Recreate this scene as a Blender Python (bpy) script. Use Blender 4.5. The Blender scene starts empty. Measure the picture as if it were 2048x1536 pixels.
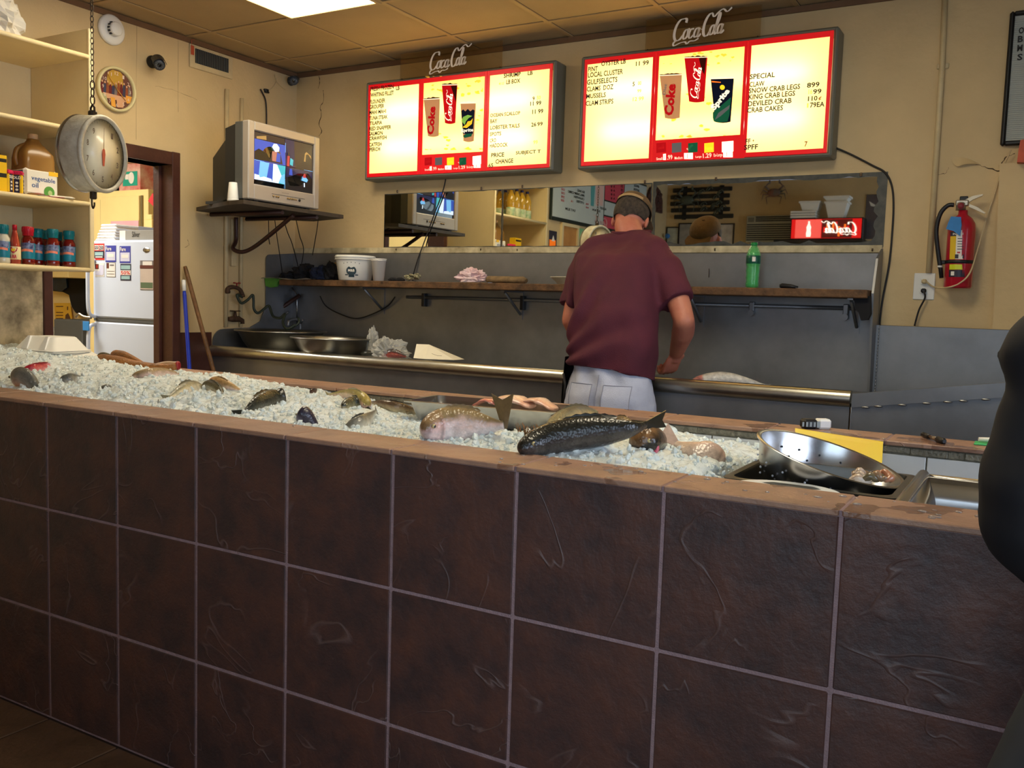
import bpy, bmesh, math, random
from mathutils import Vector, Matrix, noise, Euler
random.seed(7)
SC = bpy.context.scene
CAM_YAW, CAM_PITCH, CAM_ROLL, FPX = 0.5251752, -0.0868448, 0.0322332, 1809.4547
CAM_POS = (2.62816, -1.6780, 1.35516)
WORLD, EXPO, DAY1, DAY2 = .35, 0.25, 130, 60
PANEL, BOARD, TUBE, BACK = 10.5, .5, 1.0, 50
COL = SC.collection
PI = math.pi
# ------------------------------------------------------------------ camera
def _axes(a, b, c):
    f0 = Vector((-math.sin(a), math.cos(a), 0)); r0 = Vector((math.cos(a), math.sin(a), 0)); u0 = Vector((0, 0, 1))
    f = math.cos(b)*f0 + math.sin(b)*u0; u1 = -math.sin(b)*f0 + math.cos(b)*u0
    return math.cos(c)*r0 + math.sin(c)*u1, -math.sin(c)*r0 + math.cos(c)*u1, f
CR, CU, CF = _axes(CAM_YAW, CAM_PITCH, CAM_ROLL)
CC = Vector(CAM_POS)
cd = bpy.data.cameras.new('camera'); cam = bpy.data.objects.new('camera', cd); COL.objects.link(cam)
cd.sensor_width = 36; cd.lens = FPX/2048*36; cd.clip_start = .02; cd.clip_end = 60
m = Matrix.Identity(4)
for i in range(3):
    m[i][0] = CR[i]; m[i][1] = CU[i]; m[i][2] = -CF[i]; m[i][3] = CC[i]
cam.matrix_world = m
SC.camera = cam
# ------------------------------------------------------------------ world, exposure
wd = bpy.data.worlds.new('world'); SC.world = wd; wd.use_nodes = True
wd.node_tree.nodes['Background'].inputs[0].default_value = (.62, .72, 1, 1)
wd.node_tree.nodes['Background'].inputs[1].default_value = WORLD
vs = SC.view_settings
vs.view_transform = 'Standard'; vs.look = 'None'; vs.exposure = EXPO; vs.gamma = 1; vs.use_curve_mapping = False
try:
    SC.cycles.use_denoising = True
    SC.cycles.max_bounces = 10; SC.cycles.diffuse_bounces = 5; SC.cycles.transparent_max_bounces = 12
    SC.cycles.sample_clamp_indirect = 6
except Exception: pass
# ------------------------------------------------------------------ room frame
WX, WY, CZ = -1.731, 2.880, 2.830     # left wall, back wall, ceiling
FX, RY, RX = -1.285, -2.85, 4.5       # shop-side left wall, rear wall, right wall
P = .335                              # tile pitch
HT = 1.011                            # counter top
def at(u, v, x=None, y=None, z=None):
    """world point on the plane x=, y= or z= seen along the sight line of the calibrated photo frame"""
    d = CF + CR*((u-1024)/FPX) - CU*((v-768)/FPX)
    if x is not None: t = (x-CC.x)/d.x
    elif y is not None: t = (y-CC.y)/d.y
    else: t = (z-CC.z)/d.z
    return CC + d*t
def atm(u, v, x=None, y=None):
    p = at(u, v, y=WY-.01)
    d = CF + CR*((u-1024)/FPX) - CU*((v-768)/FPX); d = Vector((d.x, -d.y, d.z))
    t = (x-p.x)/d.x if x is not None else (y-p.y)/d.y
    return p + d*t
# ------------------------------------------------------------------ lights
def area(name, loc, rot, sx, sy, power, col):
    l = bpy.data.lights.new(name, 'AREA'); l.shape = 'RECTANGLE'; l.size = sx; l.size_y = sy; l.energy = power; l.color = col
    o = bpy.data.objects.new(name, l); COL.objects.link(o); o.location = loc; o.rotation_euler = rot
    return o
# daylight through the shop window in the right wall and the glazed rear wall (outside the panes, shining in)
area('window_daylight', (RX+.25, -.6, 1.55), (0, PI/2, 0), 1.9, 3.4, DAY1, (.76, .80, 1))
area('rear_daylight', (2.9, RY-.25, 1.5), (PI/2, 0, 0), 2.6, 2.0, DAY2, (.74, .84, 1))
# ------------------------------------------------------------------ materials
def lin(c):
    return tuple((x/255/12.92 if x/255 <= .04045 else ((x/255+.055)/1.055)**2.4) for x in c)
MC = {}
def mat(name, col, rough=.5, metal=0, var=.12, scale=6, bump=0, bscale=80, emis=0, ecol=None, trans=0, spec=.5, alpha=1, coat=0, col2=None, ior=1.45, attr=None, sss=0):
    if name in MC: return MC[name]
    m = bpy.data.materials.new(name); m.use_nodes = True; nt = m.node_tree; N = nt.nodes; L = nt.links
    b = N['Principled BSDF']
    b.inputs['Roughness'].default_value = rough; b.inputs['Metallic'].default_value = metal
    b.inputs['Specular IOR Level'].default_value = spec; b.inputs['IOR'].default_value = ior
    b.inputs['Transmission Weight'].default_value = trans; b.inputs['Alpha'].default_value = alpha
    b.inputs['Coat Weight'].default_value = coat
    if sss: b.inputs['Subsurface Weight'].default_value = sss; b.inputs['Subsurface Radius'].default_value = (.02, .02, .02)
    g = N.new('ShaderNodeNewGeometry')
    n = N.new('ShaderNodeTexNoise'); n.inputs['Scale'].default_value = scale; n.inputs['Detail'].default_value = 6; n.inputs['Roughness'].default_value = .6
    L.new(g.outputs['Position'], n.inputs['Vector'])
    r = N.new('ShaderNodeMapRange'); r.inputs[1].default_value = .3; r.inputs[2].default_value = .7
    L.new(n.outputs['Fac'], r.inputs[0])
    mx = N.new('ShaderNodeMix'); mx.data_type = 'RGBA'
    c = lin(col); c2 = lin(col2) if col2 else tuple(x*(1-var) for x in c)
    if attr:
        a = N.new('ShaderNodeVertexColor'); a.layer_name = attr
        mu = N.new('ShaderNodeMix'); mu.data_type = 'RGBA'; mu.blend_type = 'MULTIPLY'; mu.inputs[0].default_value = 1
        L.new(a.outputs['Color'], mu.inputs[6]); mx.inputs[6].default_value = (1, 1, 1, 1); mx.inputs[7].default_value = (1-var, 1-var, 1-var, 1)
        L.new(r.outputs[0], mx.inputs[0]); L.new(mx.outputs[2], mu.inputs[7]); out = mu.outputs[2]
    else:
        mx.inputs[6].default_value = (*c, 1); mx.inputs[7].default_value = (*c2, 1); L.new(r.outputs[0], mx.inputs[0]); out = mx.outputs[2]
    L.new(out, b.inputs['Base Color'])
    if emis:
        if ecol: b.inputs['Emission Color'].default_value = (*lin(ecol), 1)
        else: L.new(out, b.inputs['Emission Color'])
        b.inputs['Emission Strength'].default_value = emis
    if bump:
        n2 = N.new('ShaderNodeTexNoise'); n2.inputs['Scale'].default_value = bscale; n2.inputs['Detail'].default_value = 4
        L.new(g.outputs['Position'], n2.inputs['Vector'])
        bu = N.new('ShaderNodeBump'); bu.inputs['Strength'].default_value = bump; bu.inputs['Distance'].default_value = .01
        L.new(n2.outputs['Fac'], bu.inputs['Height']); L.new(bu.outputs[0], b.inputs['Normal'])
    MC[name] = m; m['b'] = 1
    return m
def glass_mat(name, col=(235, 240, 240), rough=.02, mixf=.12):
    if name in MC: return MC[name]
    m = bpy.data.materials.new(name); m.use_nodes = True; nt = m.node_tree; N = nt.nodes; L = nt.links
    N.remove(N['Principled BSDF']); out = N['Material Output']
    t = N.new('ShaderNodeBsdfTransparent'); t.inputs[0].default_value = (*lin(col), 1)
    g = N.new('ShaderNodeBsdfGlossy'); g.inputs['Roughness'].default_value = rough
    fr = N.new('ShaderNodeFresnel'); fr.inputs[0].default_value = 1.5
    n = N.new('ShaderNodeTexNoise'); n.inputs['Scale'].default_value = 5
    ad = N.new('ShaderNodeMath'); ad.operation = 'MULTIPLY_ADD'; ad.inputs[1].default_value = mixf*.3; L.new(n.outputs['Fac'], ad.inputs[0]); L.new(fr.outputs[0], ad.inputs[2])
    s = N.new('ShaderNodeMixShader'); L.new(ad.outputs[0], s.inputs[0]); L.new(t.outputs[0], s.inputs[1]); L.new(g.outputs[0], s.inputs[2]); L.new(s.outputs[0], out.inputs[0])
    MC[name] = m
    return m
def nodes(m): return m.node_tree.nodes, m.node_tree.links, m.node_tree.nodes['Principled BSDF']
# ------------------------------------------------------------------ mesh builder
ICO = None
def _ico():
    t = (1+5**.5)/2; v = [Vector(p).normalized() for p in [(-1,t,0),(1,t,0),(-1,-t,0),(1,-t,0),(0,-1,t),(0,1,t),(0,-1,-t),(0,1,-t),(t,0,-1),(t,0,1),(-t,0,-1),(-t,0,1)]]
    f = [(0,11,5),(0,5,1),(0,1,7),(0,7,10),(0,10,11),(1,5,9),(5,11,4),(11,10,2),(10,7,6),(7,1,8),(3,9,4),(3,4,2),(3,2,6),(3,6,8),(3,8,9),(4,9,5),(2,4,11),(6,2,10),(8,6,7),(9,8,1)]
    return v, f
class MB:
    def __init__(s): s.v = []; s.f = []; s.mi = []; s.sm = []; s.col = []; s.cc = None; s.M = None
    def add(s, vs, fs, mi=0, sm=False):
        o = len(s.v)
        if s.M: vs = [s.M @ Vector(p) for p in vs]
        s.v += [tuple(p) for p in vs]; s.f += [tuple(i+o for i in f) for f in fs]; s.mi += [mi]*len(fs); s.sm += [sm]*len(fs)
        s.col += [s.cc or (1, 1, 1)]*len(vs)
        return s
    def box(s, a, b, mi=0, bev=0, R=None, c=None):
        """box from corner a to corner b; bev chamfers; R rotates about c"""
        a = Vector(a); b = Vector(b); ce = (a+b)/2; h = (b-a)/2; h = Vector([abs(q) for q in h])
        bev = min(bev, min(h)*.98)
        if bev <= 0:
            vs = [Vector((x*h.x, y*h.y, z*h.z)) for x in (-1, 1) for y in (-1, 1) for z in (-1, 1)]
            fs = [(0,1,3,2),(4,6,7,5),(0,4,5,1),(2,3,7,6),(0,2,6,4),(1,5,7,3)]
        else:
            vs = []; ix = {}
            for x in (-1, 1):
                for y in (-1, 1):
                    for z in (-1, 1):
                        for k in range(3):
                            d = [bev]*3; d[k] = 0
                            ix[(x, y, z, k)] = len(vs); vs.append(Vector((x*(h.x-d[0]), y*(h.y-d[1]), z*(h.z-d[2]))))
            fs = []
            def q(l): fs.append(tuple(l))
            S = (-1, 1)
            for x in S: q([ix[(x,-1,-1,0)], ix[(x,1,-1,0)], ix[(x,1,1,0)], ix[(x,-1,1,0)]][::x])
            for y in S: q([ix[(-1,y,-1,1)], ix[(-1,y,1,1)], ix[(1,y,1,1)], ix[(1,y,-1,1)]][::y])
            for z in S: q([ix[(-1,-1,z,2)], ix[(1,-1,z,2)], ix[(1,1,z,2)], ix[(-1,1,z,2)]][::z])
            for y in S:
                for z in S: q([ix[(-1,y,z,1)], ix[(-1,y,z,2)], ix[(1,y,z,2)], ix[(1,y,z,1)]][::y*z])
            for x in S:
                for z in S: q([ix[(x,-1,z,2)], ix[(x,-1,z,0)], ix[(x,1,z,0)], ix[(x,1,z,2)]][::x*z])
            for x in S:
                for y in S: q([ix[(x,y,-1,0)], ix[(x,y,-1,1)], ix[(x,y,1,1)], ix[(x,y,1,0)]][::x*y])
            for x in S:
                for y in S:
                    for z in S: q([ix[(x,y,z,0)], ix[(x,y,z,1)], ix[(x,y,z,2)]][::x*y*z])
        if R: vs = [R @ p for p in vs]
        return s.add([p+ce for p in vs], fs, mi)
    def tube(s, path, r, n=8, mi=0, caps=True, sm=True, flat=1, ref=None):
        path = [Vector(p) for p in path]; k = len(path)
        rs = r if isinstance(r, (list, tuple)) else [r]*k
        T = []
        for i in range(k):
            t = (path[min(i+1, k-1)]-path[max(i-1, 0)])
            T.append(t.normalized() if t.length > 1e-9 else Vector((0, 0, 1)))
        u = Vector(ref) if ref else (Vector((0, 0, 1)) if abs(T[0].z) < .9 else Vector((1, 0, 0)))
        vs = []; 
        for i in range(k):
            u = (u - T[i]*u.dot(T[i])); u = u.normalized() if u.length > 1e-6 else T[i].orthogonal().normalized()
            w = T[i].cross(u)
            for j in range(n):
                a = 2*PI*j/n; vs.append(path[i] + u*(math.cos(a)*rs[i]) + w*(math.sin(a)*rs[i]*flat))
        fs = [(i*n+j, i*n+(j+1) % n, (i+1)*n+(j+1) % n, (i+1)*n+j) for i in range(k-1) for j in range(n)]
        s.add(vs, fs, mi, sm)
        if caps:
            o = len(s.v)-len(vs)
            s.f += [tuple(o+j for j in range(n))[::-1], tuple(o+(k-1)*n+j for j in range(n))]; s.mi += [mi]*2; s.sm += [False]*2
        return s
    def lathe(s, prof, c=(0, 0, 0), ax=None, n=24, mi=0, sm=True, sx=1, sy=1, caps=True):
        """prof: (r, h) pairs about axis ax through c"""
        c = Vector(c); ax = Vector(ax or (0, 0, 1)).normalized(); Q = ax.to_track_quat('Z', 'Y').to_matrix() if abs(ax.z) < .999 else (Matrix.Identity(3) if ax.z > 0 else Matrix.Rotation(PI, 3, 'X'))
        vs = []; k = len(prof)
        for r, h in prof:
            for j in range(n):
                a = 2*PI*j/n; vs.append(c + Q @ Vector((r*math.cos(a)*sx, r*math.sin(a)*sy, h)))
        fs = [(i*n+j, i*n+(j+1) % n, (i+1)*n+(j+1) % n, (i+1)*n+j) for i in range(k-1) for j in range(n)]
        s.add(vs, fs, mi, sm); o = len(s.v)-len(vs)
        if not caps: return s
        if prof[0][0] > 1e-5: s.f.append(tuple(o+j for j in range(n))[::-1]); s.mi.append(mi); s.sm.append(False)
        if prof[-1][0] > 1e-5: s.f.append(tuple(o+(k-1)*n+j for j in range(n))); s.mi.append(mi); s.sm.append(False)
        return s
    def ell(s, c, r, n=16, m=10, mi=0, R=None):
        vs = []; c = Vector(c)
        for i in range(m+1):
            t = PI*i/m
            for j in range(n):
                a = 2*PI*j/n; p = Vector((r[0]*math.sin(t)*math.cos(a), r[1]*math.sin(t)*math.sin(a), r[2]*math.cos(t)))
                vs.append(c + (R @ p if R else p))
        fs = [(i*n+j, (i+1)*n+j, (i+1)*n+(j+1) % n, i*n+(j+1) % n) for i in range(m) for j in range(n)]
        return s.add(vs, fs, mi, True)
    def prism(s, pts, d, mi=0, sm=False):
        """closed 3D polygon pts extruded by vector d"""
        pts = [Vector(p) for p in pts]; d = Vector(d); k = len(pts)
        nrm = Vector((0, 0, 0))
        for i in range(k): nrm += (pts[i]-pts[0]).cross(pts[(i+1) % k]-pts[0])
        if nrm.dot(d) > 0: pts = pts[::-1]
        fs = [tuple(range(k)), tuple(range(2*k-1, k-1, -1))] + [(i, i+k, (i+1) % k+k, (i+1) % k) for i in range(k)]
        return s.add(pts+[p+d for p in pts], fs, mi, sm)
    def quad(s, a, b, c, d, mi=0): return s.add([a, b, c, d], [(0, 1, 2, 3)], mi)
    def grid(s, fn, nu, nv, mi=0, sm=True):
        vs = [fn(i/nu, j/nv) for j in range(nv+1) for i in range(nu+1)]
        fs = [(j*(nu+1)+i, j*(nu+1)+i+1, (j+1)*(nu+1)+i+1, (j+1)*(nu+1)+i) for j in range(nv) for i in range(nu)]
        return s.add(vs, fs, mi, sm)
def chain_loc(o):
    l = Vector((0, 0, 0))
    while o: l += Vector(o.location); o = o.parent
    return l
def obj(name, mb, mats, parent=None, loc=None, label=None, cat=None, group=None, kind=None, sharp=None):
    """one mesh object; mb is in world coordinates, loc is the object's own origin"""
    me = bpy.data.meshes.new(name)
    base = chain_loc(parent) if parent else Vector((0, 0, 0))
    o0 = Vector(loc) if loc is not None else base
    if o0.length: vs = [(x-o0.x, y-o0.y, z-o0.z) for x, y, z in mb.v]
    else: vs = mb.v
    me.from_pydata(vs, [], mb.f)
    if not isinstance(mats, (list, tuple)): mats = [mats]
    for m in mats: me.materials.append(m)
    me.polygons.foreach_set('material_index', mb.mi); me.polygons.foreach_set('use_smooth', mb.sm)
    if mb.cc is not None or any(c != (1, 1, 1) for c in mb.col):
        ca = me.color_attributes.new('Col', 'FLOAT_COLOR', 'POINT')
        buf = []
        for c in mb.col: buf += [*c, 1]
        ca.data.foreach_set('color', buf)
    me.update()
    if sharp:
        try: me.set_sharp_from_angle(angle=sharp)
        except Exception: pass
    o = bpy.data.objects.new(name, me); COL.objects.link(o)
    if parent: o.parent = parent; o.location = o0-base
    else: o.location = o0
    tag(o, label, cat, group, kind)
    return o
def tag(o, label=None, cat=None, group=None, kind=None):
    if label: o['label'] = label
    if cat: o['category'] = cat
    if group: o['group'] = group
    if kind: o['kind'] = kind
def thing(name, label, cat, loc=(0, 0, 0), group=None):
    o = bpy.data.objects.new(name, None); COL.objects.link(o); o.location = loc; o.empty_display_size = .05
    tag(o, label, cat, group); return o
def struct(name, mb, mats, parent=None): return obj(name, mb, mats, parent, kind=None if parent else 'structure')
def dup(root, loc, label=None, group=None, rotz=0, scl=None):
    r = root.copy(); COL.objects.link(r); r.location = loc; r.rotation_euler = (0, 0, rotz)
    if scl: r.scale = (scl,)*3
    if label: r['label'] = label
    if group: r['group'] = group
    for ch in list(root.children):
        c = ch.copy(); COL.objects.link(c); c.parent = r
        for g in ch.children: d = g.copy(); COL.objects.link(d); d.parent = c
    return r
def cat_path(pts, n=8):
    """Catmull-Rom through points"""
    pts = [Vector(p) for p in pts]; out = []
    for i in range(len(pts)-1):
        a = pts[max(i-1, 0)]; b = pts[i]; c = pts[i+1]; d = pts[min(i+2, len(pts)-1)]
        for k in range(n):
            t = k/n; out.append(.5*((2*b) + (c-a)*t + (2*a-5*b+4*c-d)*t*t + (3*b-a-3*c+d)*t**3))
    out.append(pts[-1]); return out
def lerp_list(xs, ys, x):
    if x <= xs[0]: return ys[0]
    for i in range(len(xs)-1):
        if x <= xs[i+1]:
            t = (x-xs[i])/(xs[i+1]-xs[i]); return ys[i]*(1-t)+ys[i+1]*t
    return ys[-1]
# text as mesh data: flat glyphs normalised to a unit cap box
TXT = {}
def text_verts(s, bold=0):
    k = (s, bold)
    if k in TXT: return TXT[k]
    cu = bpy.data.curves.new('t', 'FONT'); cu.body = s; cu.size = 1; cu.offset = bold; cu.resolution_u = 2; cu.fill_mode = 'FRONT'
    ob = bpy.data.objects.new('t', cu); COL.objects.link(ob)
    dg = bpy.context.evaluated_depsgraph_get(); me = bpy.data.meshes.new_from_object(ob.evaluated_get(dg))
    vs = [tuple(v.co) for v in me.vertices]; fs = [tuple(p.vertices) for p in me.polygons]
    bpy.data.objects.remove(ob); bpy.data.curves.remove(cu); bpy.data.meshes.remove(me)
    x0 = min(v[0] for v in vs); x1 = max(v[0] for v in vs); y0 = min(0, min(v[1] for v in vs)); y1 = max(v[1] for v in vs)
    if not any(ch in s for ch in 'gjpqy,'): y0 = min(v[1] for v in vs)
    vs = [((v[0]-x0)/(x1-x0), (v[1]-y0)/(y1-y0)) for v in vs]
    TXT[k] = (vs, fs); return TXT[k]
def put_text(mb, s, o, ux, uy, mi=0, bold=0):
    """glyphs fitted into the parallelogram o, o+ux, o+uy"""
    vs, fs = text_verts(s, bold); o = Vector(o); ux = Vector(ux); uy = Vector(uy)
    mb.add([o+ux*a+uy*b for a, b in vs], fs, mi)
# flowing script drawn with a broad nib, unit box 10 x 3.4
def script_strokes():
    S = []
    def arc(cx, cy, rx, ry, a0, a1, n=14): return [(cx+rx*math.cos(math.radians(a0+(a1-a0)*i/n)), cy+ry*math.sin(math.radians(a0+(a1-a0)*i/n))) for i in range(n+1)]
    S.append(([(2.25, 2.35), (2.2, 2.8), (1.8, 2.95)] + arc(1.35, 1.5, 1.0, 1.45, 80, 285) + [(1.9, .25), (2.2, .6)], .17))   # C
    S.append((arc(2.75, .75, .42, .62, 0, 360), .13)); S.append(([(2.9, 1.35), (3.2, 1.45), (3.45, 1.2)], .07))                  # o
    S.append((arc(3.85, .75, .42, .62, 50, 310) + [(4.4, .5)], .13))                                                             # c
    S.append((arc(4.85, .75, .4, .6, 0, 360), .12)); S.append(([(5.3, 1.35), (5.22, .4), (5.45, .12), (5.8, .5)], .13))           # a
    S.append(([(5.65, 1.05), (6.0, 1.1)], .09))                                                                                  # hyphen
    S.append((arc(6.9, 1.55, .85, 1.5, 75, 285) + [(7.3, .25), (7.5, .6)], .17))                                                 # C
    S.append((arc(7.85, .75, .38, .62, 0, 360), .13))                                                                            # o
    S.append(([(8.3, .6), (8.75, 1.9), (8.75, 2.75), (8.5, 2.9), (8.4, 2.4), (8.45, .5), (8.65, .1), (8.95, .4)], .11))           # l
    S.append((arc(9.3, .75, .38, .6, 0, 360), .12)); S.append(([(9.72, 1.35), (9.66, .4), (9.85, .12), (10.2, .5)], .13))         # a
    S.append(([(7.1, 3.0), (7.6, 2.5), (8.2, 3.0), (9.0, 3.35), (9.9, 2.9), (10.6, 3.35)], .12))                                 # upper swash
    S.append(([(1.1, .1), (.7, -.25), (1.0, -.6), (2.0, -.35), (3.0, -.3), (3.5, -.6), (4.0, -.3), (4.9, -.35), (5.6, -.1)], .13))# lower ribbon
    return S
def put_script(mb, o, ux, uy, mi=0, slant=.32, wmul=1):
    """Spencerian wordmark into the box o..o+ux..o+uy"""
    o = Vector(o); ux = Vector(ux)/11.6; uy = Vector(uy)/4.0
    for pts, w in script_strokes():
        w *= wmul
        p = cat_path([(a+slant*b+.2, b+.6, 0) for a, b in pts], 3)
        nib = Vector((math.cos(.35)*w, math.sin(.35)*w*.2, 0)); vs = []; fs = []
        for i, q in enumerate(p):
            t = (p[min(i+1, len(p)-1)]-p[max(i-1, 0)]); t = t.normalized() if t.length else Vector((1, 0, 0))
            nn = Vector((-t.y, t.x, 0)); hw = .035*wmul+abs(nib.dot(nn))
            for sg in (-1, 1):
                r = q+nn*hw*sg; vs.append(o+ux*r.x+uy*r.y)
            if i: k = 2*i; fs.append((k-2, k, k+1, k-1))
        mb.add(vs, fs, mi)
# ================================================================== SETTING
M_wall = mat('wall_paint', (214, 188, 140), .62, var=.16, scale=2.2, bump=.25, bscale=35)
M_ceil = mat('ceiling_tile', (178, 154, 114), .85, var=.1, scale=3, bump=.2, bscale=160)
M_tbar = mat('ceiling_bar', (180, 152, 106), .6, var=.1)
M_brown = mat('brown_paint', (82, 48, 38), .38, var=.3, scale=9, bump=.15, bscale=60)
M_crown = mat('crown_brown', (120, 88, 60), .6, var=.25)
M_cream = mat('shelf_cream', (232, 212, 164), .5, var=.1, scale=4, bump=.1)
M_black = mat('black_plastic', (22, 22, 24), .45, var=.2)
M_dark = mat('dark_cord', (28, 24, 22), .5)
M_white = mat('white_plastic', (232, 232, 226), .4, var=.05)
M_pipe = mat('painted_pipe', (214, 194, 150), .5, var=.2, scale=14)
M_rust = mat('rusty_iron', (92, 66, 48), .7, metal=.4, var=.5, scale=50, bump=.4)
M_grout = mat('grout', (160, 134, 136), .9, var=.25, scale=40, bump=.4, bscale=300)
M_floor = mat('floor_tile', (122, 92, 66), .32, var=.4, scale=7, bump=.3, bscale=30)
M_fgrout = mat('floor_grout', (66, 50, 42), .8)
M_mortar = mat('dirty_mortar', (150, 144, 124), .9, var=.55, scale=45, bump=.6, bscale=120)
M_wtile = mat('white_tile', (222, 224, 222), .25, var=.08, scale=12)
M_steel = mat('dull_steel', (146, 147, 150), .45, metal=.78, var=.3, scale=3.5, bump=.08, bscale=12)
M_steelb = mat('bright_steel', (196, 196, 196), .24, metal=1, var=.15, scale=10)
M_alum = mat('aluminium', (172, 170, 164), .36, metal=1, var=.25, scale=9)
M_iron = mat('brown_pipe', (70, 42, 34), .45, metal=.2, var=.3)
M_mould = mat('stained_plaster', (218, 200, 160), .8, col2=(120, 108, 84), scale=11, bump=.5, bscale=40)

def slate(name, ca, cb, cc_, rough, vein):
    m = mat(name, ca, rough); N, L, b = nodes(m)
    g = N.new('ShaderNodeNewGeometry')
    dv = N.new('ShaderNodeVectorMath'); dv.operation = 'MULTIPLY_ADD'; dv.inputs[1].default_value = (1/P, 0, 1/P); dv.inputs[2].default_value = (0, 0, .985)
    L.new(g.outputs['Position'], dv.inputs[0])
    fl = N.new('ShaderNodeVectorMath'); fl.operation = 'FLOOR'; L.new(dv.outputs[0], fl.inputs[0])
    wn = N.new('ShaderNodeTexWhiteNoise'); L.new(fl.outputs[0], wn.inputs['Vector'])
    sc = N.new('ShaderNodeVectorMath'); sc.operation = 'MULTIPLY_ADD'; sc.inputs[1].default_value = (7, 7, 7)
    L.new(wn.outputs['Color'], sc.inputs[0]); L.new(g.outputs['Position'], sc.inputs[2])
    n1 = N.new('ShaderNodeTexNoise'); n1.inputs['Scale'].default_value = 9; n1.inputs['Detail'].default_value = 8; n1.inputs['Roughness'].default_value = .65; L.new(sc.outputs[0], n1.inputs['Vector'])
    cr = N.new('ShaderNodeValToRGB'); e = cr.color_ramp.elements
    e[0].position = .36; e[0].color = (*lin(cb), 1); e[1].position = .66; e[1].color = (*lin(cc_), 1)
    k = e.new(.5); k.color = (*lin(ca), 1); L.new(n1.outputs['Fac'], cr.inputs[0])
    n2 = N.new('ShaderNodeTexNoise'); n2.inputs['Scale'].default_value = 3.4; n2.inputs['Detail'].default_value = 3; n2.inputs['Distortion'].default_value = 1.1; L.new(sc.outputs[0], n2.inputs['Vector'])
    s1 = N.new('ShaderNodeMath'); s1.operation = 'SUBTRACT'; s1.inputs[1].default_value = .5; L.new(n2.outputs['Fac'], s1.inputs[0])
    s2 = N.new('ShaderNodeMath'); s2.operation = 'ABSOLUTE'; L.new(s1.outputs[0], s2.inputs[0])
    mr = N.new('ShaderNodeMapRange'); mr.inputs[1].default_value = 0; mr.inputs[2].default_value = .012; mr.inputs[3].default_value = 1; mr.inputs[4].default_value = 0; L.new(s2.outputs[0], mr.inputs[0])
    n3 = N.new('ShaderNodeTexNoise'); n3.inputs['Scale'].default_value = 5; L.new(sc.outputs[0], n3.inputs['Vector'])
    gt = N.new('ShaderNodeMapRange'); gt.inputs[1].default_value = .48; gt.inputs[2].default_value = .62; L.new(n3.outputs['Fac'], gt.inputs[0])
    mm = N.new('ShaderNodeMath'); mm.operation = 'MULTIPLY'; L.new(mr.outputs[0], mm.inputs[0]); L.new(gt.outputs[0], mm.inputs[1])
    mx = N.new('ShaderNodeMix'); mx.data_type = 'RGBA'; mx.inputs[7].default_value = (*lin(vein), 1)
    hf = N.new('ShaderNodeMath'); hf.operation = 'MULTIPLY'; hf.inputs[1].default_value = .4; L.new(mm.outputs[0], hf.inputs[0])
    L.new(hf.outputs[0], mx.inputs[0]); L.new(cr.outputs[0], mx.inputs[6]); L.new(mx.outputs[2], b.inputs['Base Color'])
    ad = N.new('ShaderNodeMath'); ad.operation = 'ADD'; L.new(n1.outputs['Fac'], ad.inputs[0]); L.new(n2.outputs['Fac'], ad.inputs[1])
    a2 = N.new('ShaderNodeMath'); a2.operation = 'MULTIPLY_ADD'; a2.inputs[1].default_value = .35; L.new(mm.outputs[0], a2.inputs[0]); L.new(ad.outputs[0], a2.inputs[2])
    bu = N.new('ShaderNodeBump'); bu.inputs['Strength'].default_value = .55; bu.inputs['Distance'].default_value = .012
    L.new(a2.outputs[0], bu.inputs['Height']); L.new(bu.outputs[0], b.inputs['Normal'])
    return m
M_slate = slate('slate_tile', (78, 54, 49), (63, 48, 47), (91, 59, 49), .45, (126, 104, 98))
M_cap = slate('cap_tile', (160, 124, 102), (144, 112, 94), (170, 132, 108), .36, (168, 134, 112))
# wet patches on the cap tiles: smoother and darker where water lies
def wet(m):
    N, L, b = nodes(m); g = N.new('ShaderNodeNewGeometry')
    n = N.new('ShaderNodeTexNoise'); n.inputs['Scale'].default_value = 7; n.inputs['Detail'].default_value = 3; L.new(g.outputs['Position'], n.inputs['Vector'])
    sp = N.new('ShaderNodeSeparateXYZ'); L.new(g.outputs['Position'], sp.inputs[0])
    rx = N.new('ShaderNodeMapRange'); rx.inputs[1].default_value = 1.0; rx.inputs[2].default_value = 2.1; rx.inputs[3].default_value = -.16; rx.inputs[4].default_value = .0; L.new(sp.outputs[0], rx.inputs[0])
    ad = N.new('ShaderNodeMath'); L.new(n.outputs['Fac'], ad.inputs[0]); L.new(rx.outputs[0], ad.inputs[1])
    mr = N.new('ShaderNodeMapRange'); mr.inputs[1].default_value = .555; mr.inputs[2].default_value = .575; L.new(ad.outputs[0], mr.inputs[0])
    src = b.inputs['Base Color'].links[0].from_socket
    mx = N.new('ShaderNodeMix'); mx.data_type = 'RGBA'; mx.blend_type = 'MULTIPLY'; mx.inputs[7].default_value = (.68, .6, .55, 1)
    L.new(mr.outputs[0], mx.inputs[0]); L.new(src, mx.inputs[6]); L.new(mx.outputs[2], b.inputs['Base Color'])
    r2 = N.new('ShaderNodeMapRange'); r2.inputs[3].default_value = .38; r2.inputs[4].default_value = .08; L.new(mr.outputs[0], r2.inputs[0]); L.new(r2.outputs[0], b.inputs['Roughness'])
wet(M_cap)

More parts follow.
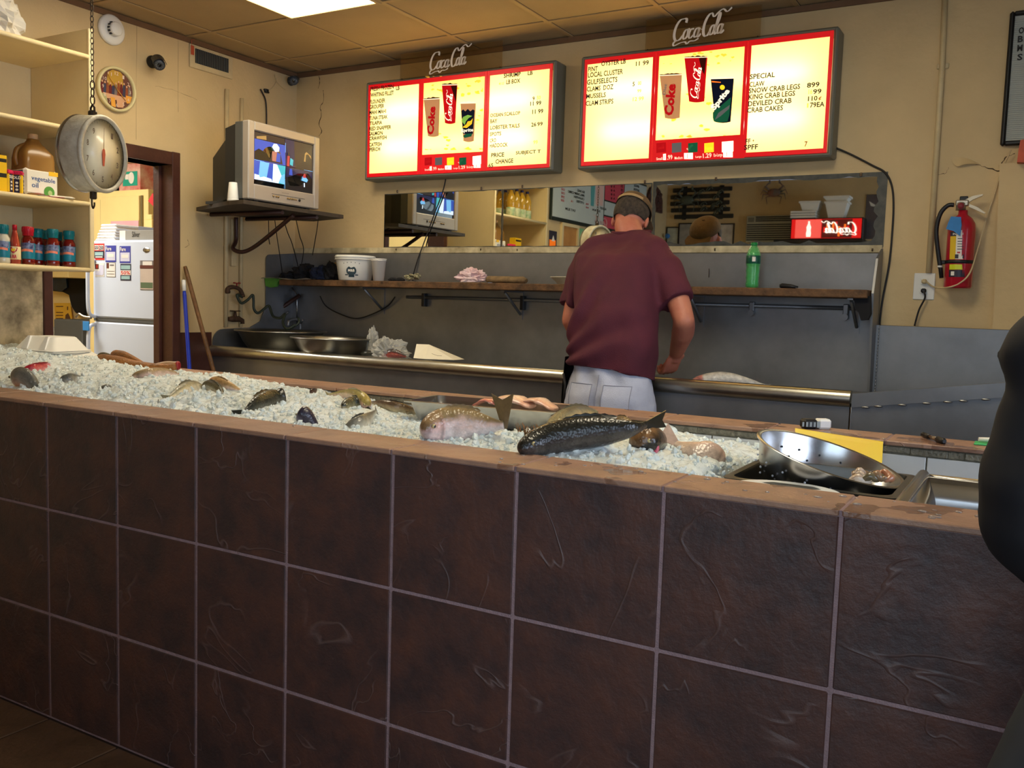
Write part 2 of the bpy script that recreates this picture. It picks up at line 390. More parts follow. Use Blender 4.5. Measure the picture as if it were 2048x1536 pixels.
# floor: tiled shop side, plain behind
fl = MB(); fl.box((-6.7, RY, -.1), (RX, 4.2, -.004), 1)
i = -4
while i*P < RX-.01:
    j = 0
    while -(j+1)*P > RY-P:
        x0 = max(i*P, FX); x1 = min((i+1)*P, RX); y0 = max(-(j+1)*P, RY); y1 = -j*P
        if x1-x0 > .03: fl.box((x0+.004, y0+.004, -.006), (x1-.004, y1-.004, 0), 0, .002)
        j += 1
    i += 1
fl.box((FX-.4, .2, -.006), (RX, WY, 0), 2)
fl.box((-6.6, -.4, -.006), (WX-.02, 4.0, -.001), 2)
struct('floor', fl, [M_floor, M_fgrout, mat('floor_back', (110, 92, 76), .6, var=.3)])
# ceiling: 0.61 m tiles between T-bars
ce = MB(); ce.box((-6.7, RY, CZ+.006), (RX, 4.2, CZ+.1), 0)
gx = [-.312+.607*k for k in range(-9, 9)]; gy = [1.985+.61*k for k in range(-8, 4)]
for x in gx:
    if x < RX: ce.box((x-.012, RY, CZ), (x+.012, 4.2, CZ+.0065), 1, .001); ce.box((x-.0145, RY, CZ+.005), (x+.0145, 4.2, CZ+.0062), 2)
for y in gy:
    if RY < y < 4.2: ce.box((-5.6, y-.012, CZ+.0005), (RX, y+.012, CZ+.006), 1, .001); ce.box((-5.6, y-.0145, CZ+.0052), (RX, y+.0145, CZ+.0063), 2)
struct('ceiling', ce, [M_ceil, M_tbar, mat('gap_dark', (70, 54, 36), .9)])
t = MB(); t.box((WX, WY-.012, CZ-.028), (RX, WY, CZ)); struct('trim_1', t, M_crown)
t = MB(); t.box((WX, .14, CZ-.028), (WX+.012, WY, CZ)); struct('trim_2', t, M_crown)
# walls
w = MB(); w.box((WX-.15, WY, 0), (RX, WY+.15, CZ)); wb = struct('wall_back', w, M_wall)
w = MB()
w.box((WX-.15, .14, 0), (WX, 1.135, CZ)); w.box((WX-.15, 1.135, 2.09), (WX, 1.875, CZ)); w.box((WX-.15, 1.875, 0), (WX, WY, CZ))
wl = struct('wall_left', w, M_wall)
w = MB(); w.box((WX-.15, RY-.15, 0), (FX, .14, CZ)); wf = struct('wall_front_left', w, M_wall)
# rear wall with glazed shop front on its right part
w = MB(); w.box((FX, RY-.15, 0), (1.6, RY, CZ)); w.box((4.2, RY-.15, 0), (RX, RY, CZ)); w.box((1.6, RY-.15, 0), (4.2, RY, .5)); w.box((1.6, RY-.15, 2.5), (4.2, RY, CZ))
struct('wall_rear', w, M_wall)
w = MB(); w.box((RX, RY, 0), (RX+.15, WY, .6)); w.box((RX, RY, 2.5), (RX+.15, WY, CZ)); w.box((RX, RY, .6), (RX+.15, -2.3, 2.5)); w.box((RX, 1.1, .6), (RX+.15, WY, 2.5))
struct('wall_right', w, M_wall)
M_frame = mat('window_frame', (150, 150, 150), .4, metal=.7)
M_pane = glass_mat('window_glass')
w = MB()
for x in (1.6, 2.86, 4.14): w.box((x, RY-.1, .5), (x+.06, RY-.04, 2.5))
for z in (.5, 2.44): w.box((1.66, RY-.1, z), (4.14, RY-.04, z+.06))
o = struct('window_1', w, M_frame); g = MB(); g.box((1.66, RY-.073, .56), (4.14, RY-.067, 2.44)); obj('glass', g, M_pane, o)
w = MB()
for y in (-2.3, -.6, 1.04): w.box((RX+.04, y, .6), (RX+.1, y+.06, 2.5))
for z in (.6, 2.44): w.box((RX+.04, -2.24, z), (RX+.1, 1.04, z+.06))
o = struct('window_2', w, M_frame); g = MB(); g.box((RX+.067, -2.24, .66), (RX+.073, 1.04, 2.44)); obj('glass', g, M_pane, o)
# the room behind the doorway
w = MB(); w.box((-6.7, 3.9, 0), (WX-.15, 4.05, CZ)); w.box((-6.7, -.5, 0), (-6.55, 3.9, CZ)); w.box((-6.55, -.5, 0), (WX-.15, -.35, CZ)); w.box((WX-.155, WY, 0), (WX-.15, 3.9, CZ))
struct('wall_back_room', w, mat('back_room_paint', (238, 214, 150), .6, var=.12, scale=2))
# brown door casing and reveal
w = MB()
w.box((WX-.152, 1.872, 0), (WX+.018, 1.927, 2.165), 0, .003); w.box((WX-.152, 1.09, 0), (WX+.018, 1.138, 2.165), 0, .003)
w.box((WX-.15, 1.1385, 2.09), (WX+.016, 1.8715, 2.163), 0, .003)
w.box((WX-.11, 1.852, 0), (WX-.075, 1.8718, 2.088), 0, .002)
struct('door_1', w, M_brown)
w = MB(); w.box((WX, 1.9275, 0), (WX+.004, 2.17, 1.133)); struct('trim_3', w, M_brown)
# stained plaster below the cream shelves
w = MB(); w.box((WX, .145, 0), (WX+.006, 1.089, 1.45)); struct('trim_4', w, M_mould)
# pillar at the right of the back wall
w = MB()
px = [(2.426, 2.036), (2.43, 1.9), (2.437, 1.7), (2.444, 1.5), (2.448, 1.2), (2.448, .1), (3.2, .1), (3.2, 2.05)]
w.prism([(a, WY, b) for a, b in px], (0, -.045, 0)); struct('wall_pillar', w, M_wall)
# cream ledge board under the mirror
w = MB(); w.box((-1.72, WY-.012, 1.655), (1.966, WY, 1.69), 0, .002); struct('trim_5', w, mat('dirty_board', (226, 214, 176), .6, col2=(140, 124, 92), scale=9))
def crack(name, pts, x=None, y=None, r=.0022, parent=None):
    b = MB(); pp = []
    for u, v in pts: pp.append(at(u, v, x=x, y=y))
    q = cat_path(pp, 4); q = [p + Vector((0 if x is not None else random.uniform(-.003, .003), random.uniform(-.003, .003) if x is not None else 0, random.uniform(-.003, .003))) for p in q]
    b.tube(q, [r*random.uniform(.25, 1.4) for _ in q], 5); return obj(name, b, mat('crack_dark', (84, 66, 46), .9), parent)
crack('crack', [(638, 152), (640, 165), (636, 178)], y=WY, parent=wb)
crack('crack', [(646, 180), (648, 200), (640, 215), (643, 228), (638, 248), (643, 262), (638, 272)], y=WY, parent=wb)
crack('crack', [(1898, 335), (1892, 346), (1884, 348), (1870, 352)], y=WY, parent=wb, r=.0013)
crack('crack', [(1940, 322), (1960, 330), (1978, 337), (2000, 342), (2006, 338)], y=WY, parent=wb, r=.0022)
crack('crack', [(2004, 326), (2012, 315), (2030, 308)], y=WY, parent=wb, r=.002)
# flake of loose paint hanging off the back wall
b = MB(); c0 = at(1905, 315, y=WY); c1 = at(1962, 330, y=WY)
def fk(u, v):
    p = c0.lerp(c1, u); return (p.x, WY-.004-.018*math.sin(PI*u)*v, p.z+.012*math.sin(PI*u)-v*.055*(1-u)*math.sin(PI*min(u*3+.2, 1)*.5))
b.grid(fk, 14, 5); obj('paint_flake', b, M_wall, wb)
crack('crack', [(310, 172), (345, 180), (395, 200)], x=WX, parent=wl, r=.0008)
crack('crack', [(375, 480), (378, 490), (370, 495)], x=WX, parent=wl, r=.0012)
crack('crack', [(356, 225), (356, 75)], x=WX, parent=wl, r=.0006)
crack('crack', [(273, 40), (273, 280)], x=WX, parent=wl, r=.0006)
# conduit on the back wall
b = MB(); b.tube([at(1889, 0, y=WY-.012)+Vector((0, 0, .05)), at(1884, 140, y=WY-.012), at(1857, 545, y=WY-.012)], .0125, 10)
pp = at(1886, 133, y=WY); b.box((pp.x-.025, WY-.01, pp.z-.012), (pp.x+.025, WY, pp.z+.012), 0, .003)
obj('conduit_pipe', b, M_pipe, label='painted conduit pipe running down the back wall to the power outlet', cat='pipe')

# ================================================================== TILED COUNTER
ctr = thing('display_counter', 'long fish counter faced in brown slate tiles with ice bin on top', 'counter', (.6, .6, 0))
X0, X1 = FX, 3.6
b = MB(); b.box((X0, .0025, 0), (X1, .15, HT-.014), 1)
rows = [(1.014*P+.001, 2.014*P), (.002, 1.014*P), (2.014*P, 1.0035)]
i = -4
while i*P < X1:
    for z0, z1 in rows:
        a0 = max(i*P, X0); a1 = min((i+1)*P, X1)
        if a1-a0 > .02: b.box((a0+.0038, 0, z0+.0038), (a1-.0038, .02, z1-.0038 if z1 < 1 else z1-.004), 0, .0025)
    i += 1
obj('front_facing', b, [M_slate, M_grout], ctr)
b = MB(); b.box((WX, .146, .2), (X1, .152, HT-.014), 0); obj('inner_front', b, M_mortar, ctr)
b = MB(); b.box((X0, -.004, HT-.0135), (X1, .148, HT-.002), 1)
i = -4
while i*P < X1:
    a0 = max(i*P, X0); a1 = min((i+1)*P, X1)
    if a1-a0 > .02: b.box((a0+.003, -.0095, HT-.012), (a1-.003, .1545, HT), 0, .002)
    i += 1
obj('front_cap', b, [M_cap, M_grout], ctr)
BY0, BY1 = 1.035, 1.205
b = MB(); b.box((WX+.006, BY0+.012, 0), (X1, BY1-.01, HT-.012), 0); obj('back_wall', b, mat('counter_back', (96, 62, 50), .6), ctr)
b = MB(); b.box((WX+.01, BY0+.006, .7), (X1, BY0+.0125, HT-.013), 1)
x = -1.72
while x < X1:
    for z0, z1 in ((.70, .835), (.838, .973)): b.box((x+.002, BY0, z0), (min(x+.15, X1), BY0+.008, z1), 0, .0015)
    x += .152
q = -1.72
while q < X1:   # rough mortar line under the cap
    l = random.uniform(.04, .12); b.box((q, BY0-.003*random.random(), .975+.004*random.random()), (min(q+l, X1), BY0+.008, HT-.016), 1, .002); q += l
obj('inner_tiles', b, [M_wtile, M_mortar], ctr)
b = MB(); b.box((WX+.02, BY0+.002, HT-.0135), (X1, BY1-.004, HT-.002), 1)
i = -6
while i*P < X1:
    a0 = max(i*P-.07, WX+.02); a1 = min((i+1)*P-.07, X1)
    if a1-a0 > .02: b.box((a0+.003, BY0-.008, HT-.0125), (a1-.003, BY1, HT), 0, .002)
    i += 1
obj('back_cap', b, [M_cap, M_grout], ctr)
b = MB(); b.box((WX+.01, .152, .66), (X1, BY0+.004, .70)); obj('bin_floor', b, M_steel, ctr)
# little bits of debris and water drops left on the caps
b = MB()
for k in range(46):
    if random.random() < .6: x = random.uniform(1.6, 2.6); y = random.uniform(.01, .14)
    else: x = random.uniform(-.6, 2.5); y = random.choice([random.uniform(.01, .14), random.uniform(1.05, 1.19)])
    r = random.uniform(.0015, .005)
    b.ell((x, y, HT+r*.2), (r*random.uniform(1, 2.4), r, r*.5), 8, 5)
obj('ice_drop', b, mat('water_drop', (235, 225, 215), .05, trans=.7), ctr, kind='stuff')

# ================================================================== ICE
IB = [(-1.72, 1.075), (-1.4, 1.07), (-.9, 1.035), (-.6, 1.02), (-.43, 1.016), (-.3, 1.022), (-.1, 1.008), (.05, .985), (.2, .99), (.46, .965), (.8, .96), (1.4, .962), (1.62, 1.0), (1.72, .962), (1.9, .958), (2.06, .93)]
IM = [(-1.72, 1.085), (-1.36, 1.09), (-1.0, 1.06), (-.88, 1.042), (-.6, 1.03), (-.3, 1.03), (0, 1.025), (.5, 1.022), (.78, 1.0), (.87, .968), (1.1, .962), (1.32, .968), (1.42, .995), (1.5, 1.005), (1.8, .985), (2.0, .975), (2.06, .96)]
IQ = [(-1.72, 1.03), (-.6, 1.02), (.3, 1.018), (.9, 1.008), (1.25, 1.0), (1.45, 1.018), (1.7, 1.035), (1.95, 1.01), (2.06, .985)]
def ice(x, y, full=True):
    a = lerp_list(*zip(*IB), x); m_ = lerp_list(*zip(*IM), x); q = lerp_list(*zip(*IQ), x)
    z = lerp_list([.155, .32, .66, 1.03], [1.0, q, m_, a], y)
    if full:
        z += .013*noise.noise((x*5.5, y*5.5, 0)) + .011*noise.noise((x*17, y*17, 3)) + .008*noise.noise((x*48, y*48, 5)) + .004*abs(noise.noise((x*110, y*110, 2)))
    return z
IX1 = 2.05
nu, nv = 620, 150
mb = MB()
def fi(u, v):
    x = WX+.012+(IX1-WX-.012)*u; y = .1535+(BY0-.002-.1535)*v; z = ice(x, y)
    if u > .985: z -= (u-.985)/.015*.1
    if v < .012: z = min(z, 1.006)
    return (x, y, z)
mb.grid(fi, nu, nv)
iv, ifc = _ico()
R_ = random.Random(3)
for k in range(9500):
    x = R_.uniform(WX+.03, IX1-.01); y = R_.uniform(.166, BY0-.012) if R_.random() < .75 else R_.uniform(.166, .45)
    z = ice(x, y); s = R_.choice([.0035, .005, .0065, .009, .012])*R_.uniform(.7, 1.2)
    E_ = Euler((R_.uniform(0, 6), R_.uniform(0, 6), R_.uniform(0, 6))).to_matrix(); sx = Vector((R_.uniform(.7, 1.3), R_.uniform(.6, 1.1), R_.uniform(.45, .9)))*s
    vs = [E_ @ Vector((p.x*sx.x, p.y*sx.y, p.z*sx.z))*R_.uniform(.8, 1.15) for p in iv]
    hh = R_.uniform(-.7, .35)*s
    if y < .185: hh = min(hh, 1.006-z)
    mb.add([p+Vector((x, y, z+hh)) for p in vs], ifc, 0, False)
M_ice = mat('crushed_ice', (246, 254, 251), .1, var=.03, scale=30, trans=.22, ior=1.31, spec=.6, bump=.3, bscale=160)
obj('crushed_ice', mb, M_ice, label='bed of crushed ice heaped in the counter bin under the fish', cat='ice', kind='stuff')
# ================================================================== CEILING LIGHT
M_diff = mat('light_diffuser', (255, 246, 225), .5, emis=PANEL, ecol=(255, 240, 208), var=.02)
def ceiling_light(x0, x1, y0, y1, label):
    t = thing('ceiling_light', label, 'light', ((x0+x1)/2, (y0+y1)/2, CZ), 'fluorescent panels in the ceiling grid')
    b = MB(); b.box((x0, y0, CZ+.0005), (x1, y1, CZ+.005)); obj('diffuser', b, M_diff, t)
    b = MB()
    b.box((x0-.012, y0-.012, CZ-.006), (x0+.008, y1+.012, CZ-.0005)); b.box((x1-.008, y0-.012, CZ-.006), (x1+.012, y1+.012, CZ-.0005))
    b.box((x0+.008, y0-.012, CZ-.006), (x1-.008, y0+.008, CZ-.0005)); b.box((x0+.008, y1-.008, CZ-.006), (x1-.008, y1+.012, CZ-.0005))
    obj('frame', b, M_tbar, t); return t
ceiling_light(-.905, -.325, .78, 1.972, 'fluorescent ceiling panel glowing white above the fish counter')
ceiling_light(1.523, 2.09, .17, 1.36, 'added fluorescent ceiling panel, out of view over the right end of the counter')  # unseen panel added to light the right end of the counter

# ================================================================== STEEL SINK RUN
snk = thing('sink_counter', 'long stainless steel sink run with backsplash along the back wall', 'sink', (.1, 2.5, 0))
SY = 2.16; RZ = 1.055; DK = 1.0
M_deck = mat('steel_deck', (128, 128, 122), .38, metal=.8, var=.3, scale=5)
b = MB(); b.box((WX+.012, SY+.01, DK-.02), (1.985, WY-.035, DK)); obj('deck', b, M_deck, snk)
b = MB(); b.box((WX+.012, SY, .35), (1.985, SY+.012, RZ-.012)); b.box((1.992, SY, .35), (2.95, SY+.012, 1.035))
b.prism([(1.992, SY, 1.035), (2.95, SY, 1.035), (2.95, SY, 1.17)], (0, .012, 0)); obj('apron', b, M_steel, snk)
b = MB(); pr_ = [(SY+.035, RZ-.012), (SY+.02, RZ-.001), (SY+.004, RZ), (SY-.01, RZ-.004), (SY-.02, RZ-.014), (SY-.025, RZ-.032), (SY-.022, RZ-.052), (SY-.012, RZ-.064), (SY+.004, RZ-.068)]
b.add([(x, y, z) for x in (WX+.012, 1.988) for y, z in pr_], [(k, k+1, k+10, k+9) for k in range(8)]+[tuple(range(9))[::-1], tuple(range(9, 18))], 0, True); obj('rolled_rim', b, mat('rim_steel', (204, 202, 190), .3, metal=1, var=.25, scale=8), snk, sharp=.7)
b = MB()
zz = lambda x: 1.03+.155*(x-1.993)
b.prism([(1.994, SY-.012, zz(1.994)-.042), (2.95, SY-.012, zz(2.95)-.042), (2.95, SY-.012, zz(2.95)+.014), (1.994, SY-.012, zz(1.994)+.014)], (0, .03, 0)); obj('drainboard_rim', b, M_steel, snk)
b = MB()
for k in range(7):
    x = 2.03+k*.075+random.uniform(-.01, .02); b = MB(); b.ell((x, SY-.012, zz(x)-.045), (.016, .003, .004), 8, 6); obj('weld_bead', b, M_alum, snk)
b = MB(); b.tube([(1.992+.001*math.sin(k*2.3), SY-.002, .99-.02*k) for k in range(26)], .0026, 6); obj('weld_seam', b, M_alum, snk)
b = MB(); b.prism([(1.994, SY+.012, DK+.0), (2.95, SY+.012, zz(2.95)-.03), (2.95, SY+.012, zz(2.95)-.045), (1.994, SY+.012, DK-.015)], (0, WY-.045-SY-.014, 0)); obj('drainboard', b, M_deck, snk)
b = MB(); b.box((WX+.006, WY-.03, DK-.02), (1.96, WY-.02, 1.652), 0, .002); obj('backsplash', b, M_steel, snk)
b = MB(); b.box((1.972, WY-.06, 1.0), (2.95, WY-.05, 1.318), 0, .002); b.box((1.972, WY-.05, 1.305), (2.95, WY-.046, 1.318)); b.box((1.972, WY-.07, .99), (1.985, WY-.06, 1.318)); obj('drainboard_splash', b, M_steel, snk)
b = MB()
for k in range(20): b.ell((1.984, WY-.072, 1.01+.0155*k), (.003, .003, .007), 6, 5)
obj('rivet_strip', b, M_steelb, snk)
b = MB(); b.prism([(1.962, WY-.02, 1.0), (1.962, 2.735, 1.0), (1.962, 2.67, 1.46), (1.962, 2.73, 1.62), (1.962, WY-.02, 1.672)], (.01, 0, 0)); b.box((1.955, 2.662, 1.0), (1.974, 2.668, 1.0)); obj('end_panel', b, M_steel, snk)
def rcorner(y0, z, r, n=7): return [(WX+.0065, y0+r-r*math.cos(PI/2*k/n), z-r+r*math.sin(PI/2*k/n)) for k in range(n+1)]
b = MB()
pts = [(WX+.0065, WY-.03, 1.0), (WX+.0065, SY+.012, 1.0)] + rcorner(SY+.012, 1.152, .08) + [(WX+.0065, 2.47, 1.16), (WX+.0065, 2.56, 1.2), (WX+.0065, 2.607, 1.3)] + rcorner(2.607, 1.632, .035) + [(WX+.0065, WY-.03, 1.652)]
b.prism(pts, (.006, 0, 0)); obj('side_splash', b, M_steel, snk)

# ================================================================== WOODEN SHELF over the sink
M_oldwood = mat('old_wood', (128, 92, 58), .7, col2=(62, 44, 30), scale=16, bump=.5, bscale=60)
SH = 1.474
sh = thing('wall_shelf', 'long rough wooden shelf above the sink on iron brackets', 'shelf', (.2, 2.73, SH))
b = MB(); b.box((-1.60, 2.6, SH-.038), (1.955, WY-.032, SH), 0, .004); obj('board', b, M_oldwood, sh)
for x in (-.95, .05, 1.12, 1.88):
    b = MB(); b.box((x-.012, WY-.036, SH-.2), (x+.012, WY-.0305, SH-.04)); b.tube([(x, WY-.04, SH-.17), (x, 2.66, SH-.05)], .008, 8); b.box((x-.012, 2.63, SH-.046), (x+.012, WY-.036, SH-.0385)); obj('bracket', b, M_steel, sh)
# pipe rail below the shelf
rl = thing('pipe_rail', 'thin grey water pipe clipped under the wooden shelf', 'pipe', (.3, 2.8, 1.37))
b = MB(); b.tube([(-.75, WY-.055, 1.385), (.3, WY-.055, 1.388), (1.94, WY-.055, 1.392)], .0095, 8); obj('pipe', b, M_steel, rl)
for px_, py_ in ((1503, 622), (1691, 630)):
    p = at(px_, py_, y=WY-.06); b = MB(); b.box((p.x-.012, WY-.068, p.z-.01), (p.x+.012, WY-.0305, 1.41), 0, .003); b.lathe([(.016, -.012), (.016, .012)], (p.x, WY-.07, p.z-.01), (0, 1, 0), 14); obj('pipe_clip', b, M_steel, rl)
for x in (-.62, .07):
    b = MB(); b.box((x-.012, WY-.066, 1.33), (x+.012, WY-.0305, 1.41), 0, .003); obj('pipe_clip', b, M_black, rl)

# ================================================================== MIRRORS
M_mir = mat('mirror_silver', (222, 224, 214), .015, metal=1, var=.04, scale=3)
M_mirb = mat('mirror_decay', (84, 84, 76), .5, col2=(52, 54, 52), scale=24)
M_clip = mat('clip_metal', (120, 100, 80), .4, metal=.8)
def mirror(x0, x1, z0, z1, label, rag=0):
    t = thing('wall_mirror', label, 'mirror', ((x0+x1)/2, WY, z0), 'mirror panes on the back wall')
    b = MB(); b.box((x0, WY-.006, z0), (x1, WY-.0005, z1)); obj('backing', b, M_mirb, t)
    R = random.Random(int(x0*100)+5); pts = []
    n = 26
    e = [.003, .003, .004, .004] if not rag else rag      # left, right, bottom, top insets
    def j(a): return a*R.uniform(.55, 1.25) if rag else a*R.uniform(.6, 1.6)
    for k in range(n): pts.append((x0+e[0]+(x1-x0-e[0]-e[1])*k/n, z0+j(e[2])))
    for k in range(n//2): pts.append((x1-j(e[1]), z0+e[2]+(z1-z0-e[2]-e[3])*k/(n//2)))
    for k in range(n): pts.append((x1-e[1]-(x1-x0-e[0]-e[1])*k/n, z1-j(e[3])))
    for k in range(n//2): pts.append((x0+j(e[0]), z1-e[3]-(z1-z0-e[2]-e[3])*k/(n//2)))
    b = MB(); b.prism([(x, WY-.006, z) for x, z in pts], (0, -.0008, 0)); obj('silvering', b, M_mir, t)
    return t
MZ0, MZ1 = 1.69, 2.022
ms = [mirror(-.975, -.113, MZ0, MZ1, 'left mirror pane reflecting the television and cream wall'),
      mirror(-.107, .806, MZ0, MZ1, 'middle mirror pane above the shelf reflecting the letter board'),
      mirror(.812, 1.968, MZ0-.01, MZ1+.006, 'right mirror pane with blackened ragged edges reflecting a crab and red sign', (.02, .045, .03, .022))]
for u, v, k in ((795, 383, 0), (793, 499, 0), (963, 377, 0), (962, 499, 0), (1045, 373, 1), (1035, 500, 1), (1290, 364, 1), (1432, 358, 2), (1722, 349, 2), (1430, 499, 2), (1745, 500, 2)):
    p = at(u, v, y=WY-.008); b = MB(); b.box((p.x-.006, WY-.012, p.z-.009), (p.x+.006, WY-.0069, p.z+.009), 0, .002); b.ell((p.x, WY-.013, p.z), (.004, .003, .004), 8, 6)
    obj('clip', b, M_clip, ms[k])

# ================================================================== MENU BOARDS
M_mframe = mat('menu_frame', (112, 112, 98), .45, var=.15)
M_red = mat('menu_red', (205, 16, 24), .35, emis=.5, ecol=(215, 12, 22), var=.08)
M_letter = mat('letter_black', (20, 16, 12), .5)
M_letterd = mat('letter_faint', (84, 70, 30), .5)
M_lety = mat('letter_yellow', (255, 236, 120), .5, emis=.8, ecol=(250, 210, 70))
def lit(name, ecol, st, tcol=(255, 226, 150)):
    """backlit print: translucent sheet in front of the tubes plus an even glow"""
    if name in MC: return MC[name]
    m = bpy.data.materials.new(name); m.use_nodes = True; N = m.node_tree.nodes; L = m.node_tree.links
    N.remove(N['Principled BSDF']); out = N['Material Output']
    tr = N.new('ShaderNodeBsdfTranslucent'); tr.inputs[0].default_value = (*lin(tcol), 1)
    em = N.new('ShaderNodeEmission'); em.inputs[0].default_value = (*lin(ecol), 1); em.inputs[1].default_value = st
    n = N.new('ShaderNodeTexNoise'); n.inputs['Scale'].default_value = 14; n.inputs['Detail'].default_value = 6
    g = N.new('ShaderNodeNewGeometry'); L.new(g.outputs['Position'], n.inputs[0])
    mr = N.new('ShaderNodeMapRange'); mr.inputs[3].default_value = st*.92; mr.inputs[4].default_value = st*1.08; L.new(n.outputs['Fac'], mr.inputs[0]); L.new(mr.outputs[0], em.inputs[1])
    ad = N.new('ShaderNodeAddShader'); L.new(tr.outputs[0], ad.inputs[0]); L.new(em.outputs[0], ad.inputs[1]); L.new(ad.outputs[0], out.inputs[0])
    MC[name] = m; return m
M_panel = lit('menu_panel', (255, 232, 150), BOARD, (255, 246, 215))
M_ice_art = lit('ice_art', (255, 222, 120), BOARD*.95, (255, 236, 190))
M_blotch = lit('ice_blotch', (236, 196, 84), BOARD*.7, (236, 200, 120))
BY = WY-.125       # front plane of the lit boxes
def bp(u, v, dy=0): p = at(u, v, y=BY+dy); return p.x, p.z
def textline(mb, s, u0, u1, v, h, mi=0, bold=.0, dy=-.004):
    x0, z0 = bp(u0, v); x1, _ = bp(u1, v); _, z1 = bp(u0, v-h)
    put_text(mb, s, (x0, BY+dy, z0), (x1-x0, 0, 0), (0, 0, z1-z0), mi, bold)
def poly(mb, pts, mi=0, dy=-.004, th=.001):
    mb.prism([(bp(u, v)[0], BY+dy, bp(u, v)[1]) for u, v in pts], (0, -th, 0), mi)
def menu_board(corners, panels, label, tubes):
    xs = [bp(*c)[0] for c in corners]; zs = [bp(*c)[1] for c in corners]
    x0, x1 = (xs[0]+xs[3])/2, (xs[1]+xs[2])/2; z1, z0 = (zs[0]+zs[1])/2, (zs[2]+zs[3])/2
    t = thing('menu_board', label, 'sign', ((x0+x1)/2, WY, z0), 'lit menu boards on the back wall')
    fw = .022
    b = MB()
    b.box((x0, BY, z0), (x0+fw, WY-.001, z1), 0, .008); b.box((x1-fw, BY, z0), (x1, WY-.001, z1), 0, .008)
    b.box((x0+.008, BY, z1-fw), (x1-.008, WY-.001, z1), 0, .008); b.box((x0+.008, BY, z0), (x1-.008, WY-.001, z0+fw), 0, .008)
    b.box((x0+.01, WY-.012, z0+.01), (x1-.01, WY-.0015, z1-.01), 1)
    obj('housing', b, [M_mframe, mat('housing_white', (240, 238, 230), .7, var=.03)], t)
    edges = [x0+fw] + [bp(u, (corners[0][1]+corners[2][1])/2)[0] for u in panels[1:-1]] + [x1-fw]
    rz0, rz1 = z0+fw-.004, z1-fw+.004
    for k in range(3):
        a, c = edges[k]+.001, edges[k+1]-.001; rw = .026
        b = MB()
        b.box((a, BY-.003, rz0), (a+rw*.6, BY+.006, rz1), 0, .001); b.box((c-rw*.6, BY-.003, rz0), (c, BY+.006, rz1), 0, .001)
        b.box((a+rw*.6, BY-.003, rz1-rw), (c-rw*.6, BY+.006, rz1), 0, .001); b.box((a+rw*.6, BY-.003, rz0), (c-rw*.6, BY+.006, rz0+rw*.8), 0, .001)
        f = obj('panel_frame', b, M_red, t)
        b = MB(); b.box((a+rw*.5, BY+.001, rz0+rw*.5), (c-rw*.5, BY+.003, rz1-rw*.5)); obj('lit_panel', b, M_panel if k != 1 else M_ice_art, f)
    for z in tubes:
        zz_ = z0+(z1-z0)*z
        l = area('menu_tube_lamp', ((x0+x1)/2, WY-.045, zz_), (-PI/2, 0, 0), (x1-x0)*.8, .03, TUBE, (1, .93, .72)); l.parent = t; l.location = Vector(l.location)-chain_loc(t)
    return t, (x0, x1, z0, z1), edges
m1, e1, ed1 = menu_board([(729, 164), (1113, 121), (1105, 345), (731, 357)], (0, 841, 972, 0), 'left lit menu board listing fresh frozen fish and shrimp prices', (.32, .68))
m2, e2, ed2 = menu_board([(1160, 112), (1677, 54), (1664, 315), (1157, 337)], (0, 1308, 1490, 0), 'right lit menu board listing oysters, clams and crab prices', (.32, .68))
b = MB()
for s, u0, u1, v, h in [('FRESH FROZEN', 741, 788, 183, 8.5), ('LB', 792, 800, 181, 8.5), ('WHITING FILLET', 741, 788, 195, 8.5), ('FLOUNDER', 740, 771, 208.5, 8.5), ('GROUPER', 739, 769, 219, 8.5), ('MAHI MAHI', 738.5, 773, 229.5, 8), ('TUNA STEAK', 738.5, 776, 241, 8), ('TILAPIA', 739, 765, 251, 7.5), ('RED SNAPPER', 738.5, 783, 262, 8), ('SALMON', 738, 766, 272, 8), ('CRAWFISH', 738.5, 774, 281.5, 8), ('CATFISH', 738, 764, 294, 8), ('PERCH', 739, 761, 303.5, 8)]:
    b = MB(); textline(b, s, u0+.8, u1, v, h, 0, .035); obj('letter_row', b, [M_letter, M_letterd, M_lety], m1)
for s, u0, u1, v, h, mi in [('SHRIMP', 1008, 1042, 156.5, 9, 0), ('LB', 1056, 1066, 151, 8, 0), ('4', 998, 1002, 171, 6, 2), ('OZ', 1003, 1009, 170, 5, 2), ('LB BOX', 1013, 1041, 169, 9, 0), ('9', 1065.5, 1070, 202, 8.5, 0), ('50', 1074, 1082, 200, 8, 2), ('11 99', 1061, 1083, 212.5, 9, 0), ('OCEAN SCALLOP', 981, 1041, 235, 7.5, 1), ('11 99', 1065, 1087, 229, 9.5, 0), ('BAY', 981, 995, 247, 8, 1), ('LOBSTER TAILS', 981, 1040, 260, 8, 1), ('26', 1063, 1073, 254, 8.5, 0), ('99', 1075, 1086, 253, 8.5, 1), ('SPOTS', 980, 1003, 273, 8, 1), ('CRO', 980, 993, 285.5, 8, 1), ('HADDOCK', 980, 1016, 296, 8.5, 1), ('99', 1067, 1076, 289, 8, 2), ('PRICE', 983, 1009, 315, 8.5, 0), ('SUBJECT T', 1032, 1082, 311.5, 9, 0), ('CHANGE', 991.5, 1027, 328, 9, 0), ('65', 977.5, 987, 335.5, 8.5, 0)]:
    b = MB(); textline(b, s, u0, u1, v, h, mi, .03); obj('letter_row', b, [M_letter, M_letterd, M_lety], m1)
